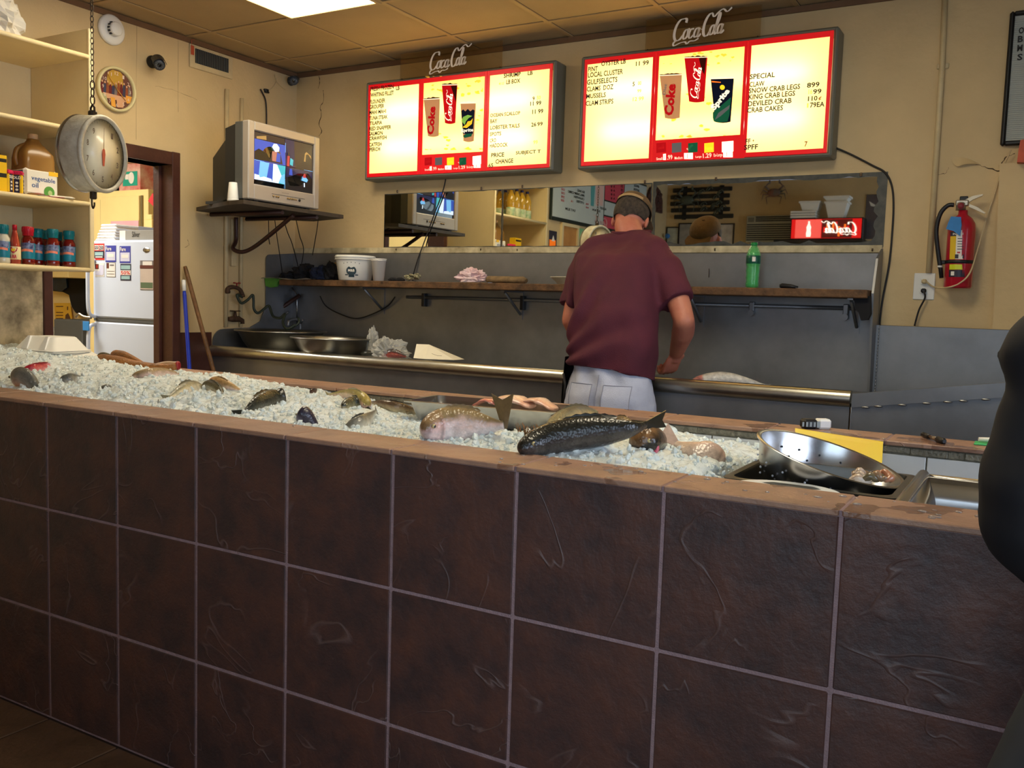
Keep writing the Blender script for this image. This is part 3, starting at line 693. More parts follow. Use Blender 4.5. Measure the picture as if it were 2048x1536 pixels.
for s, u0, u1, v, h, mi in [('OYSTER LB', 1203, 1252, 133, 10, 0), ('PINT', 1177, 1196, 144, 9.5, 0), ('11 99', 1272, 1298, 133, 9.5, 0), ('LOCAL CLUSTER', 1176.5, 1246, 156, 10.5, 0), ('GULFSELECTS', 1174.5, 1235, 170.5, 10.5, 0), ('CLAMS  DOZ', 1174, 1227, 184, 10, 0), ('5', 1265.5, 1270, 173, 8.5, 0), ('00', 1276, 1283, 171, 8, 2), ('99', 1275, 1283, 186, 7, 2), ('12 99', 1266, 1288, 203, 8, 2), ('MUSSELS', 1173, 1212, 198, 9.5, 0), ('CLAM STRIPS', 1172, 1227, 212.5, 10, 0),
    ('SPECIAL', 1500, 1550, 159.5, 10.5, 0), ('CLAW', 1499, 1529, 175, 10.5, 0), ('899', 1614, 1639, 176.5, 10.5, 0), ('SNOW CRAB LEGS', 1498, 1600, 187.5, 10.5, 0), ('16', 1617, 1625, 189, 10, 2), ('99', 1626, 1643, 189, 10, 0), ('KING CRAB LEGS', 1497.5, 1590, 200, 10.5, 0), ('110', 1616, 1635, 203, 10, 0), ('¢', 1637, 1643, 202, 9, 3), ('DEVILED CRAB', 1496.5, 1583, 213.5, 10.5, 0), ('1', 1614, 1617, 216, 9, 2), ('79EA', 1620, 1649, 216, 10.5, 0), ('CRAB CAKES', 1494.5, 1566, 226.5, 10.5, 0), ('FF', 1491.5, 1501, 288, 10, 0), ('+', 1505, 1509, 284, 5, 1), ('SPFF', 1488.5, 1516, 300.5, 10.5, 0), ('7', 1609, 1615, 294, 11, 3)]:
    b = MB(); textline(b, s, u0, u1, v, h, mi, .025); obj('letter_row', b, [M_letter, M_letterd, M_lety, mat('letter_orange', (200, 110, 50), .5)], m2)
# printed drinks in the centre panels
K = {n: lit('print_'+n, c, s, t_) for n, c, s, t_ in [('tan', (196, 150, 104), .55, (120, 96, 70)), ('cream', (250, 225, 190), .9, (200, 180, 150)), ('red', (196, 22, 28), .6, (120, 20, 20)), ('cola', (70, 26, 18), .35, (40, 20, 12)), ('navy', (30, 34, 52), .35, (20, 24, 40)), ('green', (34, 108, 72), .5, (30, 80, 50)), ('lime', (150, 200, 80), .7, (120, 160, 60)), ('yellow', (252, 200, 40), .9, (200, 160, 40)), ('grey', (120, 116, 112), .5, (90, 90, 90)), ('orange', (240, 130, 40), .7, (180, 90, 30)), ('white', (255, 244, 214), 1.0, (220, 210, 190))]}
KL = list(K.values()); KI = {n: i for i, n in enumerate(K)}
def cup(b, u0, u1, v0, v1, skew, body, tilt=0, lip='cream', top='cola'):
    w_ = (u1-u0); ins = w_*.17
    A_ = (u0, v0+tilt); B_ = (u1, v0-tilt*.3); C_ = (u1-ins+skew, v1-tilt*.3); D_ = (u0+ins+skew, v1)
    n = 8; bot = [(C_[0]+(D_[0]-C_[0])*k/n, C_[1]+(D_[1]-C_[1])*k/n + 2.2*math.sin(PI*k/n)) for k in range(n+1)]
    poly(b, [A_, B_]+bot, KI[body], -.0005)
    R = random.Random(int(u0)); tp = [(u0+w_*k/11, v0+tilt*(1-k/11)-.3*tilt*k/11-(1.2+2.6*R.random()*math.sin(PI*k/11))) for k in range(12)]
    poly(b, [(u0, v0+tilt+.6), *tp, (u1, v0-tilt*.3+.6)], KI[top], -.0008)
    poly(b, [(u0-.7, v0+tilt), (u1+.7, v0-tilt*.3), (u1+.5, v0-tilt*.3+1.6), (u0-.5, v0+tilt+1.6)], KI[lip], -.0018)
def vtext(b, s, u, v, ln, h, mi, bold=.04, ang=90, dy=-.0024):
    x, z = bp(u, v); x2, z2 = bp(u+ln*math.cos(math.radians(ang)), v-ln*math.sin(math.radians(ang))); x3, z3 = bp(u+h*math.cos(math.radians(ang+90)), v-h*math.sin(math.radians(ang+90)))
    put_text(b, s, (x, BY+dy, z), (x2-x, 0, z2-z), (x3-x, 0, z3-z), mi, bold)
def vscript(b, u, v, ln, h, mi, ang=90, dy=-.0024, wm=1.2):
    x, z = bp(u, v); x2, z2 = bp(u+ln*math.cos(math.radians(ang)), v-ln*math.sin(math.radians(ang))); x3, z3 = bp(u+h*math.cos(math.radians(ang+90)), v-h*math.sin(math.radians(ang+90)))
    put_script(b, (x, BY+dy, z), (x2-x, 0, z2-z), (x3-x, 0, z3-z), mi, wmul=wm)
def blotches(b, u0, u1, v0, v1, seed):
    R = random.Random(seed)
    for k in range(46):
        u = R.uniform(u0, u1); v = v0+(v1-v0)*R.random()**2.2 if R.random() < .8 else v1-2; r = R.uniform(1.2, 5.5)
        poly(b, [(min(max(u+r*R.uniform(.5, 1.7)*math.cos(a), u0), u1), min(max(v+r*R.uniform(.3, .9)*math.sin(a), v0), v1)) for a in [j*PI/4 for j in range(8)]], len(KL), -.0001, .0002)
b = MB(); blotches(b, 850, 966, 152, 300, 2)
cup(b, 847.5, 880, 197, 272, 3, 'tan', 1.5); vtext(b, 'Coke', 868, 270, 57, 14, KI['red'], .05, 86)
cup(b, 884, 915, 169, 246, 1, 'red', .6); vscript(b, 903, 246, 64, 16, KI['white'], 84); poly(b, [(902, 172), (914, 171), (912, 205), (908, 190)], KI['cola'], -.0014)
cup(b, 921, 952, 205.5, 282, 1, 'tan', .6, 'cream', 'cream'); poly(b, [(923, 222), (927, 219), (931, 223), (936, 218), (941, 223), (946, 219), (949.5, 221), (946, 268), (926, 268)], KI['navy'], -.0014)
poly(b, [(923, 242), (927, 234), (936, 230), (945, 232), (938, 236), (932, 243), (930, 250)], KI['lime'], -.002); poly(b, [(946, 237), (944, 248), (934, 256), (925, 255), (933, 249), (936, 243), (942, 242)], KI['yellow'], -.002)
textline(b, 'Sprite', 923, 947, 267, 9, KI['white'], .03, -.0034); poly(b, [(926, 272), (932, 268), (945, 267), (943, 273), (930, 276)], KI['green'], -.002)
def strip(b, u0, u1, v, h, m_):   # small brand squares and the price line
    s = (u1-u0)/116
    def U(q): return u0+q*s
    for k, (q, c, tx) in enumerate(m_):
        poly(b, [(U(q), v), (U(q+14), v-1.4*s), (U(q+14), v+h-1.4*s), (U(q), v+h)], KI[c], -.0045)
        if tx == 'S': vscript(b, U(q+1), v+h*.72, 12*s, h*.6, KI['cream'], 5, -.0052)
        elif tx: vtext(b, tx, U(q+1.5), v+h*.75-(0 if tx != 'Sprite' else -2), 11*s, h*.4, KI['cream'] if c != 'grey' else KI['red'], .03, 5 if tx != 'Sprite' else 48, -.0052)
    poly(b, [(U(97), v-3), (U(114), v-5), (U(114), v+h-3), (U(97), v+h-1)], KI['white'], -.0045)
    for q, l, tx, c in ((0, 9, 'Small', 'cream'), (16, 8, '.99', 'cream'), (27, 12, 'Medium', 'cream'), (58, 9, 'Large', 'cream'), (69, 13, '1.29', 'cream'), (85, 13, 'Ex-Large', 'cream')):
        vtext(b, tx, U(q), v+h+11*s-q*.045*s, l*s, (4 if l < 11 or l == 12 else 6)*s if tx[0] not in '.1' else 7*s, KI[c], .02, 4, -.0045)
    for q, w_ in ((10, 4), (41, 13), (99, 14)):
        poly(b, [(U(q), v+h+3-q*.06), (U(q+w_), v+h+2.4-q*.06), (U(q+w_), v+h+11*s-q*.06), (U(q), v+h+11*s-q*.06)], KI['white'], -.0045)
        poly(b, [(U(q+w_*.35), v+h+4.5-q*.06), (U(q+w_*.35)+.7, v+h+4.5-q*.06), (U(q+w_*.35)+.7, v+h+10*s-q*.06), (U(q+w_*.35), v+h+10*s-q*.06)], KI['cola'], -.0056)
def redpatch(b, u0, u1, v0a, v0b, v1a, v1b): poly(b, [(u0, v0a), (u1, v0b), (u1, v1b), (u0, v1a)], len(KL)+1, -.0025)
redpatch(b, 842, 971, 310, 303, 347, 341)
strip(b, 850.5, 965, 316, 15, [(0, 'red', 'S'), (21, 'grey', 'Coke'), (45, 'yellow', 'Fanta'), (70, 'green', 'Sprite')])
obj('drinks_print', b, KL+[M_blotch, M_red], m1)
b = MB(); blotches(b, 1318, 1478, 103, 275, 5)
cup(b, 1319.5, 1364, 149, 236, 3, 'tan', 1.5); vtext(b, 'Coke', 1347, 232, 64, 19, KI['red'], .05, 85); vtext(b, 'Diet', 1331, 190, 22, 6, KI['grey'], .02, 80)
cup(b, 1369, 1415, 114, 203, 1.5, 'red', 1); vscript(b, 1396, 202, 74, 20, KI['white'], 80); poly(b, [(1398, 116), (1413, 114), (1409, 150), (1403, 138)], KI['cola'], -.0014)
cup(b, 1421.5, 1468, 156, 244, 1, 'navy', 1, 'cream', 'cream'); poly(b, [(1426, 236), (1426, 225), (1462, 195), (1459, 230), (1455, 243), (1440, 245), (1428, 243)], KI['green'], -.0014); poly(b, [(1430, 240), (1437, 226), (1460, 210), (1458, 218), (1442, 232)], KI['grey'], -.002)
vtext(b, 'Sprite', 1432, 224, 50, 15, KI['white'], .05, 51, -.0028); b2 = [(1445+5*math.cos(a*PI/6), 175+5*math.sin(a*PI/6)) for a in range(12)]; poly(b, b2, KI['yellow'], -.0028); poly(b, [(1424, 162), (1442, 164), (1442, 166), (1424, 165)], KI['orange'], -.0028)
redpatch(b, 1309, 1489, 281, 269, 324, 316)
strip(b, 1313.5, 1470, 287, 19, [(0, 'red', 'S'), (23, 'grey', 'Coke'), (47, 'green', 'Sprite'), (71, 'yellow', 'Fanta')])
obj('drinks_print', b, KL+[M_blotch, M_red], m2)
# clear header cards with the script wordmark
M_clear = glass_mat('clear_acrylic', (238, 232, 220), .05)
M_frost = mat('frosted_script', (226, 214, 196), .5, var=.04, emis=.06)
for t_, ce_, (ua, va, ub, vb) in ((m1, (802, 1005, 118), (858, 150, 938, 111)), (m2, (1290, 1518, 60), (1342, 94, 1455, 42))):
    xa, _ = bp(ce_[0], 130); xb, _ = bp(ce_[1], 130); z1_ = (e1 if t_ is m1 else e2)[3]
    b = MB(); b.box((xa, BY-.006, z1_-.012), (xb, BY-.0035, CZ-.008)); h = obj('header_card', b, M_clear, t_)
    x0, z0 = bp(ua-3, va); x1, _ = bp(ub+3, va); 
    b = MB(); put_script(b, (x0, BY-.0068, z0+.0), (x1-x0, 0, .012), (0, 0, (CZ-.01-z0)*.98), 0, wmul=1.35); obj('script_lettering', b, M_frost, h)
    b = MB()
    for x in (xa+.012, xb-.012): b = MB(); b.ell((x, BY-.007, z1_-.006), (.0035, .0025, .0035), 8, 5); obj('screw', b, M_black, h)
    pass
# power cords of the boards
def cord(name, pts, r, label, cat='cable', m=None, n=6, parent=None, group=None):
    b = MB(); b.tube(cat_path(pts, 7), r, n)
    if parent: return obj(name, b, m or M_dark, parent)
    return obj(name, b, m or M_dark, None, Vector(pts[0]), label, cat, group)
cord('power_cord', [at(893, 350, y=WY-.02), at(885, 385, y=WY-.018), at(868, 430, y=WY-.018), at(850, 480, y=WY-.02), at(835, 520, y=WY-.04), at(826, 553, y=WY-.05), at(826, 562, y=WY-.05)], .004, '', parent=m1)
cord('power_cord', [at(1662, 292, y=WY-.02), at(1700, 308, y=WY-.01), at(1745, 331, y=WY-.01), at(1770, 345, y=WY-.01), at(1783, 370, y=WY-.01), at(1787, 410, y=WY-.01), at(1784, 470, y=WY-.01), at(1778, 530, y=WY-.01), at(1765, 600, y=WY-.01), at(1760, 640, y=WY-.015), at(1759, 665, y=WY-.03)], .0045, '', parent=m2)
# ================================================================== LEFT WALL: cream shelf unit and goods
su = thing('shelf_unit', 'cream painted wooden shelf unit on the left wall holding bottles and oil', 'shelf', (-1.5, .6, 1.45))
def side(y, nm='side_panel'):
    b = MB(); b.box((WX+.002, y-.018, 1.45), (FX+.0, y, 2.57), 0, .002); b.box((FX, y-.02, 1.45), (FX+.012, y+.002, 2.57), 0, .003); obj(nm, b, M_cream, su)
side(1.062); side(.165)
SZ = [1.467, 1.776, 2.108, 2.452]
for z in SZ:
    b = MB(); b.box((WX+.002, .166, z-.02), (FX-.001, 1.043, z), 0, .001)
    b.tube([(FX+.004, .166, z-.011), (FX+.004, 1.042, z-.011)], .0105, 10); obj('shelf_board', b, M_cream, su)
b = MB(); b.box((WX+.0005, .166, 1.45), (WX+.0018, 1.044, 2.56)); obj('back_panel', b, M_cream, su)
M_teal = mat('teal_cap', (12, 118, 128), .28, var=.2, scale=30)
M_redcap = mat('red_cap', (196, 22, 44), .3, var=.2)
M_sauce = mat('red_sauce', (120, 20, 12), .12, var=.3, coat=.6)
M_wsauce = mat('tartar_sauce', (208, 204, 184), .2, coat=.5)
M_lab = mat('teal_label', (24, 126, 152), .35, var=.1)
M_labn = mat('navy_label', (30, 40, 92), .35, col2=(150, 160, 190), scale=60)
M_peach = mat('peach_band', (240, 150, 120), .4, col2=(235, 120, 90), scale=80)
def fontmat(n, c): return mat('ink_'+n, c, .5, var=.03)
def jar(name, sauce, cap, label, cat, loc):
    r = .029; t = thing(name, label, cat, (0, 0, 0))
    b = MB(); b.lathe([(r*.9, 0), (r, .006), (r, .022), (r*.985, .024), (r*.985, .098), (r, .1), (r*.97, .112), (r*.72, .126), (r*.7, .132)], n=20); obj('glass_body', b, sauce, t)
    b = MB(); b.lathe([(r*.995, .026), (r*1.005, .027), (r*1.005, .096), (r*.995, .097)], n=20, mi=0); o = obj('paper_label', b, M_lab, t)
    b = MB()
    for a0, a1, z0, z1, mi in ((-70, 70, .068, .094, 0), (-55, 55, .056, .067, 1)):
        vs = []; n = 10
        for k in range(n+1):
            a = math.radians(a0+(a1-a0)*k/n-45); zz_ = .004*math.cos(PI*(k/n-.5))
            vs += [(r*1.012*math.cos(a), r*1.012*math.sin(a), z0+zz_), (r*1.012*math.cos(a), r*1.012*math.sin(a), z1+zz_*(1-mi*0))]
        b.add(vs, [(2*k, 2*k+2, 2*k+3, 2*k+1) for k in range(n)], mi)
    obj('label_print', b, [M_labn, M_peach], o)
    b = MB(); b.lathe([(r*.78, .13), (r*.8, .131), (r*.8, .144), (r*.84, .146), (r*.84, .168), (r*.78, .171), (.0001, .172)], n=20)
    for k in range(20):
        a = 2*PI*k/20; b.box((-.0008, -.0015, .147), (.0008, .0015, .166), R=None) if 0 else b.tube([(r*.84*math.cos(a), r*.84*math.sin(a), .148), (r*.84*math.cos(a), r*.84*math.sin(a), .167)], .0011, 4)
    obj('cap', b, cap, t); t.location = loc; return t
def shelfpt(u, x, z): p = at(u, 700, x=x); return (x, p.y, z)
z0 = SZ[0]
gS = 'sauce jars on the lowest cream shelf'
j0 = jar('sauce_jar', M_sauce, M_teal, 'dark red sauce jar with teal cap, nearest the side panel', 'jar', shelfpt(140, -1.375, z0))
tag(j0, group=gS)
dup(j0, shelfpt(108, -1.36, z0), 'dark red sauce jar with teal cap, second from the side panel', gS)
dup(j0, shelfpt(94, -1.50, z0), 'dark red sauce jar with teal cap half hidden behind the front row', gS)
dup(j0, shelfpt(78, -1.43, z0), 'dark red sauce jar with teal cap just right of the red capped jar', gS)
jar('sauce_jar', M_sauce, M_redcap, 'dark red sauce jar with a red cap on the lowest shelf', 'jar', shelfpt(59, -1.355, z0))
jar('sauce_jar', M_wsauce, M_teal, 'white sauce jar with teal cap at the left of the lowest shelf', 'jar', shelfpt(9, -1.36, z0))
for u, x, n in ((124, -1.52, 'teal'), (148, -1.60, 'x')):
    pass
dup(j0, shelfpt(128, -1.51, z0), 'dark red sauce jar with teal cap hidden behind the two right hand jars', gS)
# hot sauce bottle
p = shelfpt(33, -1.35, z0)
t = thing('hot_sauce_bottle', 'slim red hot sauce bottle with yellow and white label and red cap', 'bottle', p)
b = MB(); b.lathe([(.021, 0), (.023, .004), (.023, .078), (.02, .09), (.012, .135), (.0085, .15), (.0085, .155)], p, n=20); obj('glass_body', b, mat('hot_sauce', (178, 62, 44), .12, var=.3, coat=.6), t)
b = MB(); b.lathe([(.0232, .02), (.0238, .021), (.0238, .076), (.0232, .077)], p, n=20); o = obj('paper_label', b, mat('cream_label', (246, 226, 170), .5), t)
b = MB(); M45 = Matrix.Translation(p) @ Matrix.Rotation(math.radians(-48), 4, 'Z')
def onjar(b, pts, r, mi):   # flat print wrapped on a cylinder; pts (angle deg, z)
    b.add([M45 @ Vector((r*math.cos(math.radians(a)), r*math.sin(math.radians(a)), z)) for a, z in pts], [tuple(range(len(pts)))], mi)
onjar(b, [(-40, .072), (-20, .075), (20, .075), (42, .072), (34, .058), (0, .046), (-34, .058)], .0252, 0); onjar(b, [(-22, .066), (0, .069), (24, .066), (12, .056), (-14, .056)], .0256, 1)
for a in (-34, -6, 14): onjar(b, [(a, .041), (a+10, .041), (a+16, .024), (a+8, .024), (a+5, .032), (a+1, .024), (a-5, .024)], .0252, 0)
obj('label_print', b, [fontmat('red', (200, 34, 60)), fontmat('yellow', (250, 196, 40))], o)
b = MB(); b.lathe([(.0098, .15), (.0098, .172), (.008, .174), (.0001, .1745)], p, n=16); obj('cap', b, M_redcap, t)
# second row: yellow carton, spice tins, oil jug, papers
z1 = SZ[1]
M_yel = mat('yellow_carton', (248, 200, 20), .45)
p = at(-16, 384, x=-1.33); p = Vector((-1.33, p.y, z1))
t = thing('yellow_carton', 'tall yellow carton with black print cut off by the left picture edge', 'box', p)
b = MB(); b.box((p.x-.03, p.y-.05, z1), (p.x+.03, p.y+.05, z1+.155), 0, .001); obj('carton_body', b, M_yel, t)
b = MB(); b.box((p.x+.0301, p.y-.045, z1+.125), (p.x+.0306, p.y+.048, z1+.14)); b.box((p.x+.0301, p.y-.045, z1+.06), (p.x+.0306, p.y+.048, z1+.078)); obj('carton_print', b, mat('ink_black', (24, 20, 18), .5), t)
M_blk = mat('ink_black', (24, 20, 18), .5); M_pink = mat('pink_lid', (222, 40, 92), .35); M_wht = mat('ink_white', (240, 236, 226), .5)
def spice(loc, label, rz=0):
    t = thing('spice_tin', label, 'tin', (0, 0, 0)); w = .019
    b = MB(); b.box((-w*1.25, -w, 0), (w*1.25, w, .082), 0, .005); obj('tin_body', b, M_yel, t)
    b = MB(); b.box((-w*.6, -w-.0008, .002), (w*.6, -w-.0002, .08)); b.box((w*1.25+.0002, -w*.6, .002), (w*1.25+.0008, w*.6, .08)); b.box((-w*1.25-.0008, -w*.6, .002), (-w*1.25-.0002, w*.6, .08)); o = obj('dark_band', b, M_labn if 0 else fontmat('navy', (34, 26, 60)), t)
    b = MB(); put_text(b, 'OLD', (-w*.9, -w-.0012, .062), (w*1.8, 0, 0), (0, 0, .013), 0, .03); put_text(b, 'OLD', (w*1.25+.0012, -w*.8, .062), (0, w*1.6, 0), (0, 0, .013), 0, .03)
    for k in range(3):
        for q in (0, 1):
            c = (0, -w-.0013, .016+.015*k) if q == 0 else (w*1.25+.0013, 0, .016+.015*k)
            b.ell(c, (.006, .0003, .005) if q == 0 else (.0003, .006, .005), 10, 6)
    obj('tin_print', b, M_wht, o)
    b = MB(); b.box((-w*1.27, -w*1.02, .082), (w*1.27, w*1.02, .09), 0, .002)
    for k in range(9):
        for s_ in (-1, 1): b.box((-w*1.2+k*w*.3-.0015, s_*w-.001, .084), (-w*1.2+k*w*.3+.0015, s_*w+.001, .097), 0, .0008)
    b.box((-w*1.2, -w*.95, .088), (w*1.2, w*.95, .098), 0, .003); obj('lid', b, M_pink, t)
    t.location = loc; t.rotation_euler = (0, 0, rz); return t
q = at(12, 384, x=-1.325); s1_ = spice((-1.325, q.y, z1), 'left yellow and navy spice tin with pink lid on the second shelf', .5)
q = at(35, 384, x=-1.325); dup(s1_, (-1.325, q.y, z1), 'right yellow and navy spice tin with pink lid next to the oil jug', rotz=.9)
tag(s1_, group='spice tins on the second shelf')
for o_ in list(COL.objects):
    if o_.name.startswith('spice_tin'): o_['group'] = 'spice tins on the second shelf'
M_oil = mat('oil_amber', (150, 108, 52), .3, var=.2, scale=5, coat=.25, sss=0)
def jug(cx, cy, z, label, w=.062, d=.076, h=.262, text=True):
    t = thing('oil_jug', label, 'jug', (cx, cy, z))
    prof = [(0, .93), (.01, 1), (.13, 1), (.14, .985), (.17, .98), (.195, .93), (.222, .7), (.245, .42), (.255, .33), (.262, .32)]
    b = MB(); n = 24; vs = []
    for hz, k in prof:
        for j in range(n):
            a = 2*PI*j/n; ca, sa = math.cos(a), math.sin(a); e = .34 if hz < .2 else .6
            vs.append((cx+w*k*math.copysign(abs(ca)**e, ca), cy+d*k*math.copysign(abs(sa)**e, sa), z+hz*h/.262))
    b.add(vs, [(i*n+j, i*n+(j+1) % n, (i+1)*n+(j+1) % n, (i+1)*n+j) for i in range(len(prof)-1) for j in range(n)] + [tuple(range(n))[::-1], tuple((len(prof)-1)*n+j for j in range(n))], 0, True)
    b.tube(cat_path([(cx-.01, cy-d*.35, z+.235), (cx, cy-d*.95, z+.21), (cx, cy-d*1.08, z+.17), (cx, cy-d*.96, z+.135)], 5), .011, 8)
    obj('plastic_body', b, M_oil, t)
    b = MB(); b.lathe([(.021, .262), (.022, .263), (.022, .283), (.02, .285), (.0001, .286)], (cx, cy, z), n=18); obj('cap', b, mat('oil_cap', (206, 170, 130), .4), t)
    if text:
        b = MB(); e = .0035; W, D = w+e, d+e; r = .012
        b.box((cx-W, cy-D, z+.006), (cx+W, cy+D, z+.125), 0, r); o = obj('paper_wrap', b, mat('wrap_white', (236, 232, 220), .5, var=.05), t)
        b = MB()
        put_text(b, 'vegetable', (cx+W+.0008, cy-D*.62, z+.066), (0, D*1.4, -.004), (0, 0, .026), 0, .01)
        put_text(b, 'oil', (cx+W+.0008, cy-D*.6, z+.04), (0, D*.38, -.001), (0, 0, .022), 0, .01)
        b.box((cx-W*.85, cy-D-.0008, z+.05), (cx+W*.8, cy-D-.0002, z+.11), 0)
        put_text(b, 'M', (cx-W*.25, cy-D-.0012, z+.085), (W*.4, 0, 0), (0, 0, .018), 2, .02); put_text(b, 'Y', (cx-W*.1, cy-D-.0012, z+.06), (W*.3, 0, 0), (0, 0, .018), 2, .02)
        b.ell((cx+W+.0005, cy+D*.42, z+.026), (.0008, .026, .026), 20, 12, 1); b.ell((cx+W+.0016, cy+D*.46, z+.022), (.0006, .011, .012), 14, 8, 3)
        b.box((cx+W+.0003, cy+D*.4, z+.1), (cx+W+.0008, cy+D*.95, z+.119), 4)
        obj('wrap_print', b, [fontmat('blue', (40, 86, 150)), fontmat('green', (84, 150, 60)), fontmat('pale_blue', (150, 180, 210)), fontmat('sage', (170, 190, 130)), fontmat('yellow', (250, 196, 40))], o)
    return t
jug(-1.40, .845, z1, 'amber vegetable oil jug with white label standing on the second shelf', .061, .078)
jug(-1.59, .74, z1, 'dark amber oil jug without label behind the vegetable oil', .055, .066, .245, False)
b = MB()
c0 = at(85, 388, x=-1.31).y
for k, (dy, dx, a, L_, mi) in enumerate([(0, 0, .25, .12, 0), (.03, .005, -.2, .11, 1), (.065, .0, .1, .12, 0), (.09, .01, -.35, .1, 0)]):
    R_m = Matrix.Rotation(a, 3, 'Z') @ Matrix.Rotation(.06*k, 3, 'Y'); b.box((-1.315-.03+dx, c0+dy-.05, z1+.0005+.003*k), (-1.315+.03+dx, c0+dy+L_-.05, z1+.002+.003*k), mi, R=R_m)
obj('paper_pile', b, [mat('paper_white', (228, 222, 208), .7), mat('paper_red', (206, 70, 70), .6)], label='loose white and red papers lying at the front of the second shelf', cat='paper', loc=(-1.31, c0, z1))
# oil bottles seen in the mirror, third shelf
M_oilb = mat('oil_golden', (206, 160, 50), .12, var=.2, coat=.6)
def oilb(loc):
    t = thing('oil_bottle', 'clear bottle of golden cooking oil on the third cream shelf, seen in the mirror', 'bottle', (0, 0, 0), 'oil bottles on the third cream shelf')
    b = MB(); b.lathe([(.036, 0), (.04, .006), (.04, .09), (.036, .1), (.04, .11), (.04, .17), (.03, .2), (.014, .232), (.013, .245)], n=20); obj('plastic_body', b, M_oilb, t)
    b = MB(); b.lathe([(.0402, .02), (.0412, .021), (.0412, .092), (.0402, .093)], n=20); obj('paper_label', b, mat('oil_label', (236, 230, 190), .4, col2=(120, 170, 120), scale=24), t)
    b = MB(); b.lathe([(.0155, .243), (.0155, .262), (.0001, .263)], n=16); obj('cap', b, mat('oil_cap_blue', (44, 50, 110), .3), t)
    t.location = loc; return t
ob_ = oilb((-1.42, .56, SZ[2]))
for k, (x, y) in enumerate([(-1.42, .465), (-1.42, .37), (-1.42, .275), (-1.56, .52), (-1.56, .42), (-1.56, .31)]): dup(ob_, (x, y, SZ[2]), 'clear bottle of golden cooking oil on the third cream shelf, seen in the mirror')
# small cartons beyond the jug, seen in the mirror
mc = {}
for k, (y, w_, h_, c) in enumerate([(.22, .05, .085, (214, 90, 40)), (.29, .05, .1, (150, 70, 150)), (.36, .045, .09, (240, 190, 40)), (.43, .06, .06, (60, 90, 160)), (.51, .045, .09, (230, 120, 60))]):
    b = MB(); b.box((-1.40, y-w_/2, z1), (-1.34, y+w_/2, z1+h_), 0, .001); b.box((-1.3399, y-w_/2+.005, z1+h_*.45), (-1.339, y+w_/2-.005, z1+h_*.75), 1)
    nm = ['orange', 'purple', 'yellow', 'blue', 'peach'][k]
    obj('breading_carton', b, [mat('carton_'+nm, c, .5), M_wht], label='small %s breading carton on the second cream shelf, seen in the mirror' % nm, cat='box', group='small cartons on the second cream shelf', loc=(-1.37, y, z1))
# plastic bag on top shelf (only its right edge in the frame)
def crumple(c, r, seed, n=28, m=18, amp=.35, sq=(1, 1, 1), f=3.0):
    b = MB(); vs = []; c = Vector(c)
    for i in range(m+1):
        t_ = PI*i/m
        for j in range(n):
            a = 2*PI*j/n; d = Vector((math.sin(t_)*math.cos(a), math.sin(t_)*math.sin(a), math.cos(t_)))
            q = noise.noise(d*f+Vector((seed, 0, 0))); q2 = abs(noise.noise(d*f*2.3+Vector((0, seed, 0))))
            k = 1+amp*(q-.9*q2); p = Vector((d.x*r[0]*k, d.y*r[1]*k, max(d.z*r[2]*k, -r[2]*.55))); vs.append(c+p)
    b.add(vs, [(i*n+j, (i+1)*n+j, (i+1)*n+(j+1) % n, i*n+(j+1) % n) for i in range(m) for j in range(n)], 0, False); return b
M_film = mat('clear_film', (225, 225, 218), .22, var=.1, trans=.35, alpha=.6, bump=.4, bscale=60)
p = at(-12, 20, x=-1.38); obj('plastic_bag', crumple((-1.38, p.y+.0, SZ[3]+.065), (.1, .12, .13), 3), mat('cloudy_film', (228, 222, 208), .35, var=.1, alpha=.85), label='cloudy plastic bag on the top cream shelf at the picture corner', cat='bag', loc=(-1.38, p.y, SZ[3]))

# ================================================================== LEFT WALL FITTINGS
p = at(221, 60, x=WX)
t = thing('smoke_detector', 'round white smoke detector on the left wall near the ceiling', 'detector', (WX, p.y, p.z))
b = MB(); b.lathe([(.078, 0), (.078, .012), (.07, .02), (.04, .022)], (WX+.0005, p.y, p.z), (1, 0, 0), 32); obj('base', b, M_white, t)
b = MB(); b.lathe([(.036, .018), (.036, .05), (.03, .056), (.0001, .058)], (WX+.001, p.y, p.z), (1, 0, 0), 28)
obj('sensor_dome', b, M_white, t)
b = MB()
for k in range(5):
    a = 2.2+k*.45; b.box((WX+.03, p.y+.0365*math.cos(a)-.004, p.z+.0365*math.sin(a)-.004), (WX+.044, p.y+.0365*math.cos(a)+.004, p.z+.0365*math.sin(a)+.004))
obj('vent_slot', b, M_black, t)
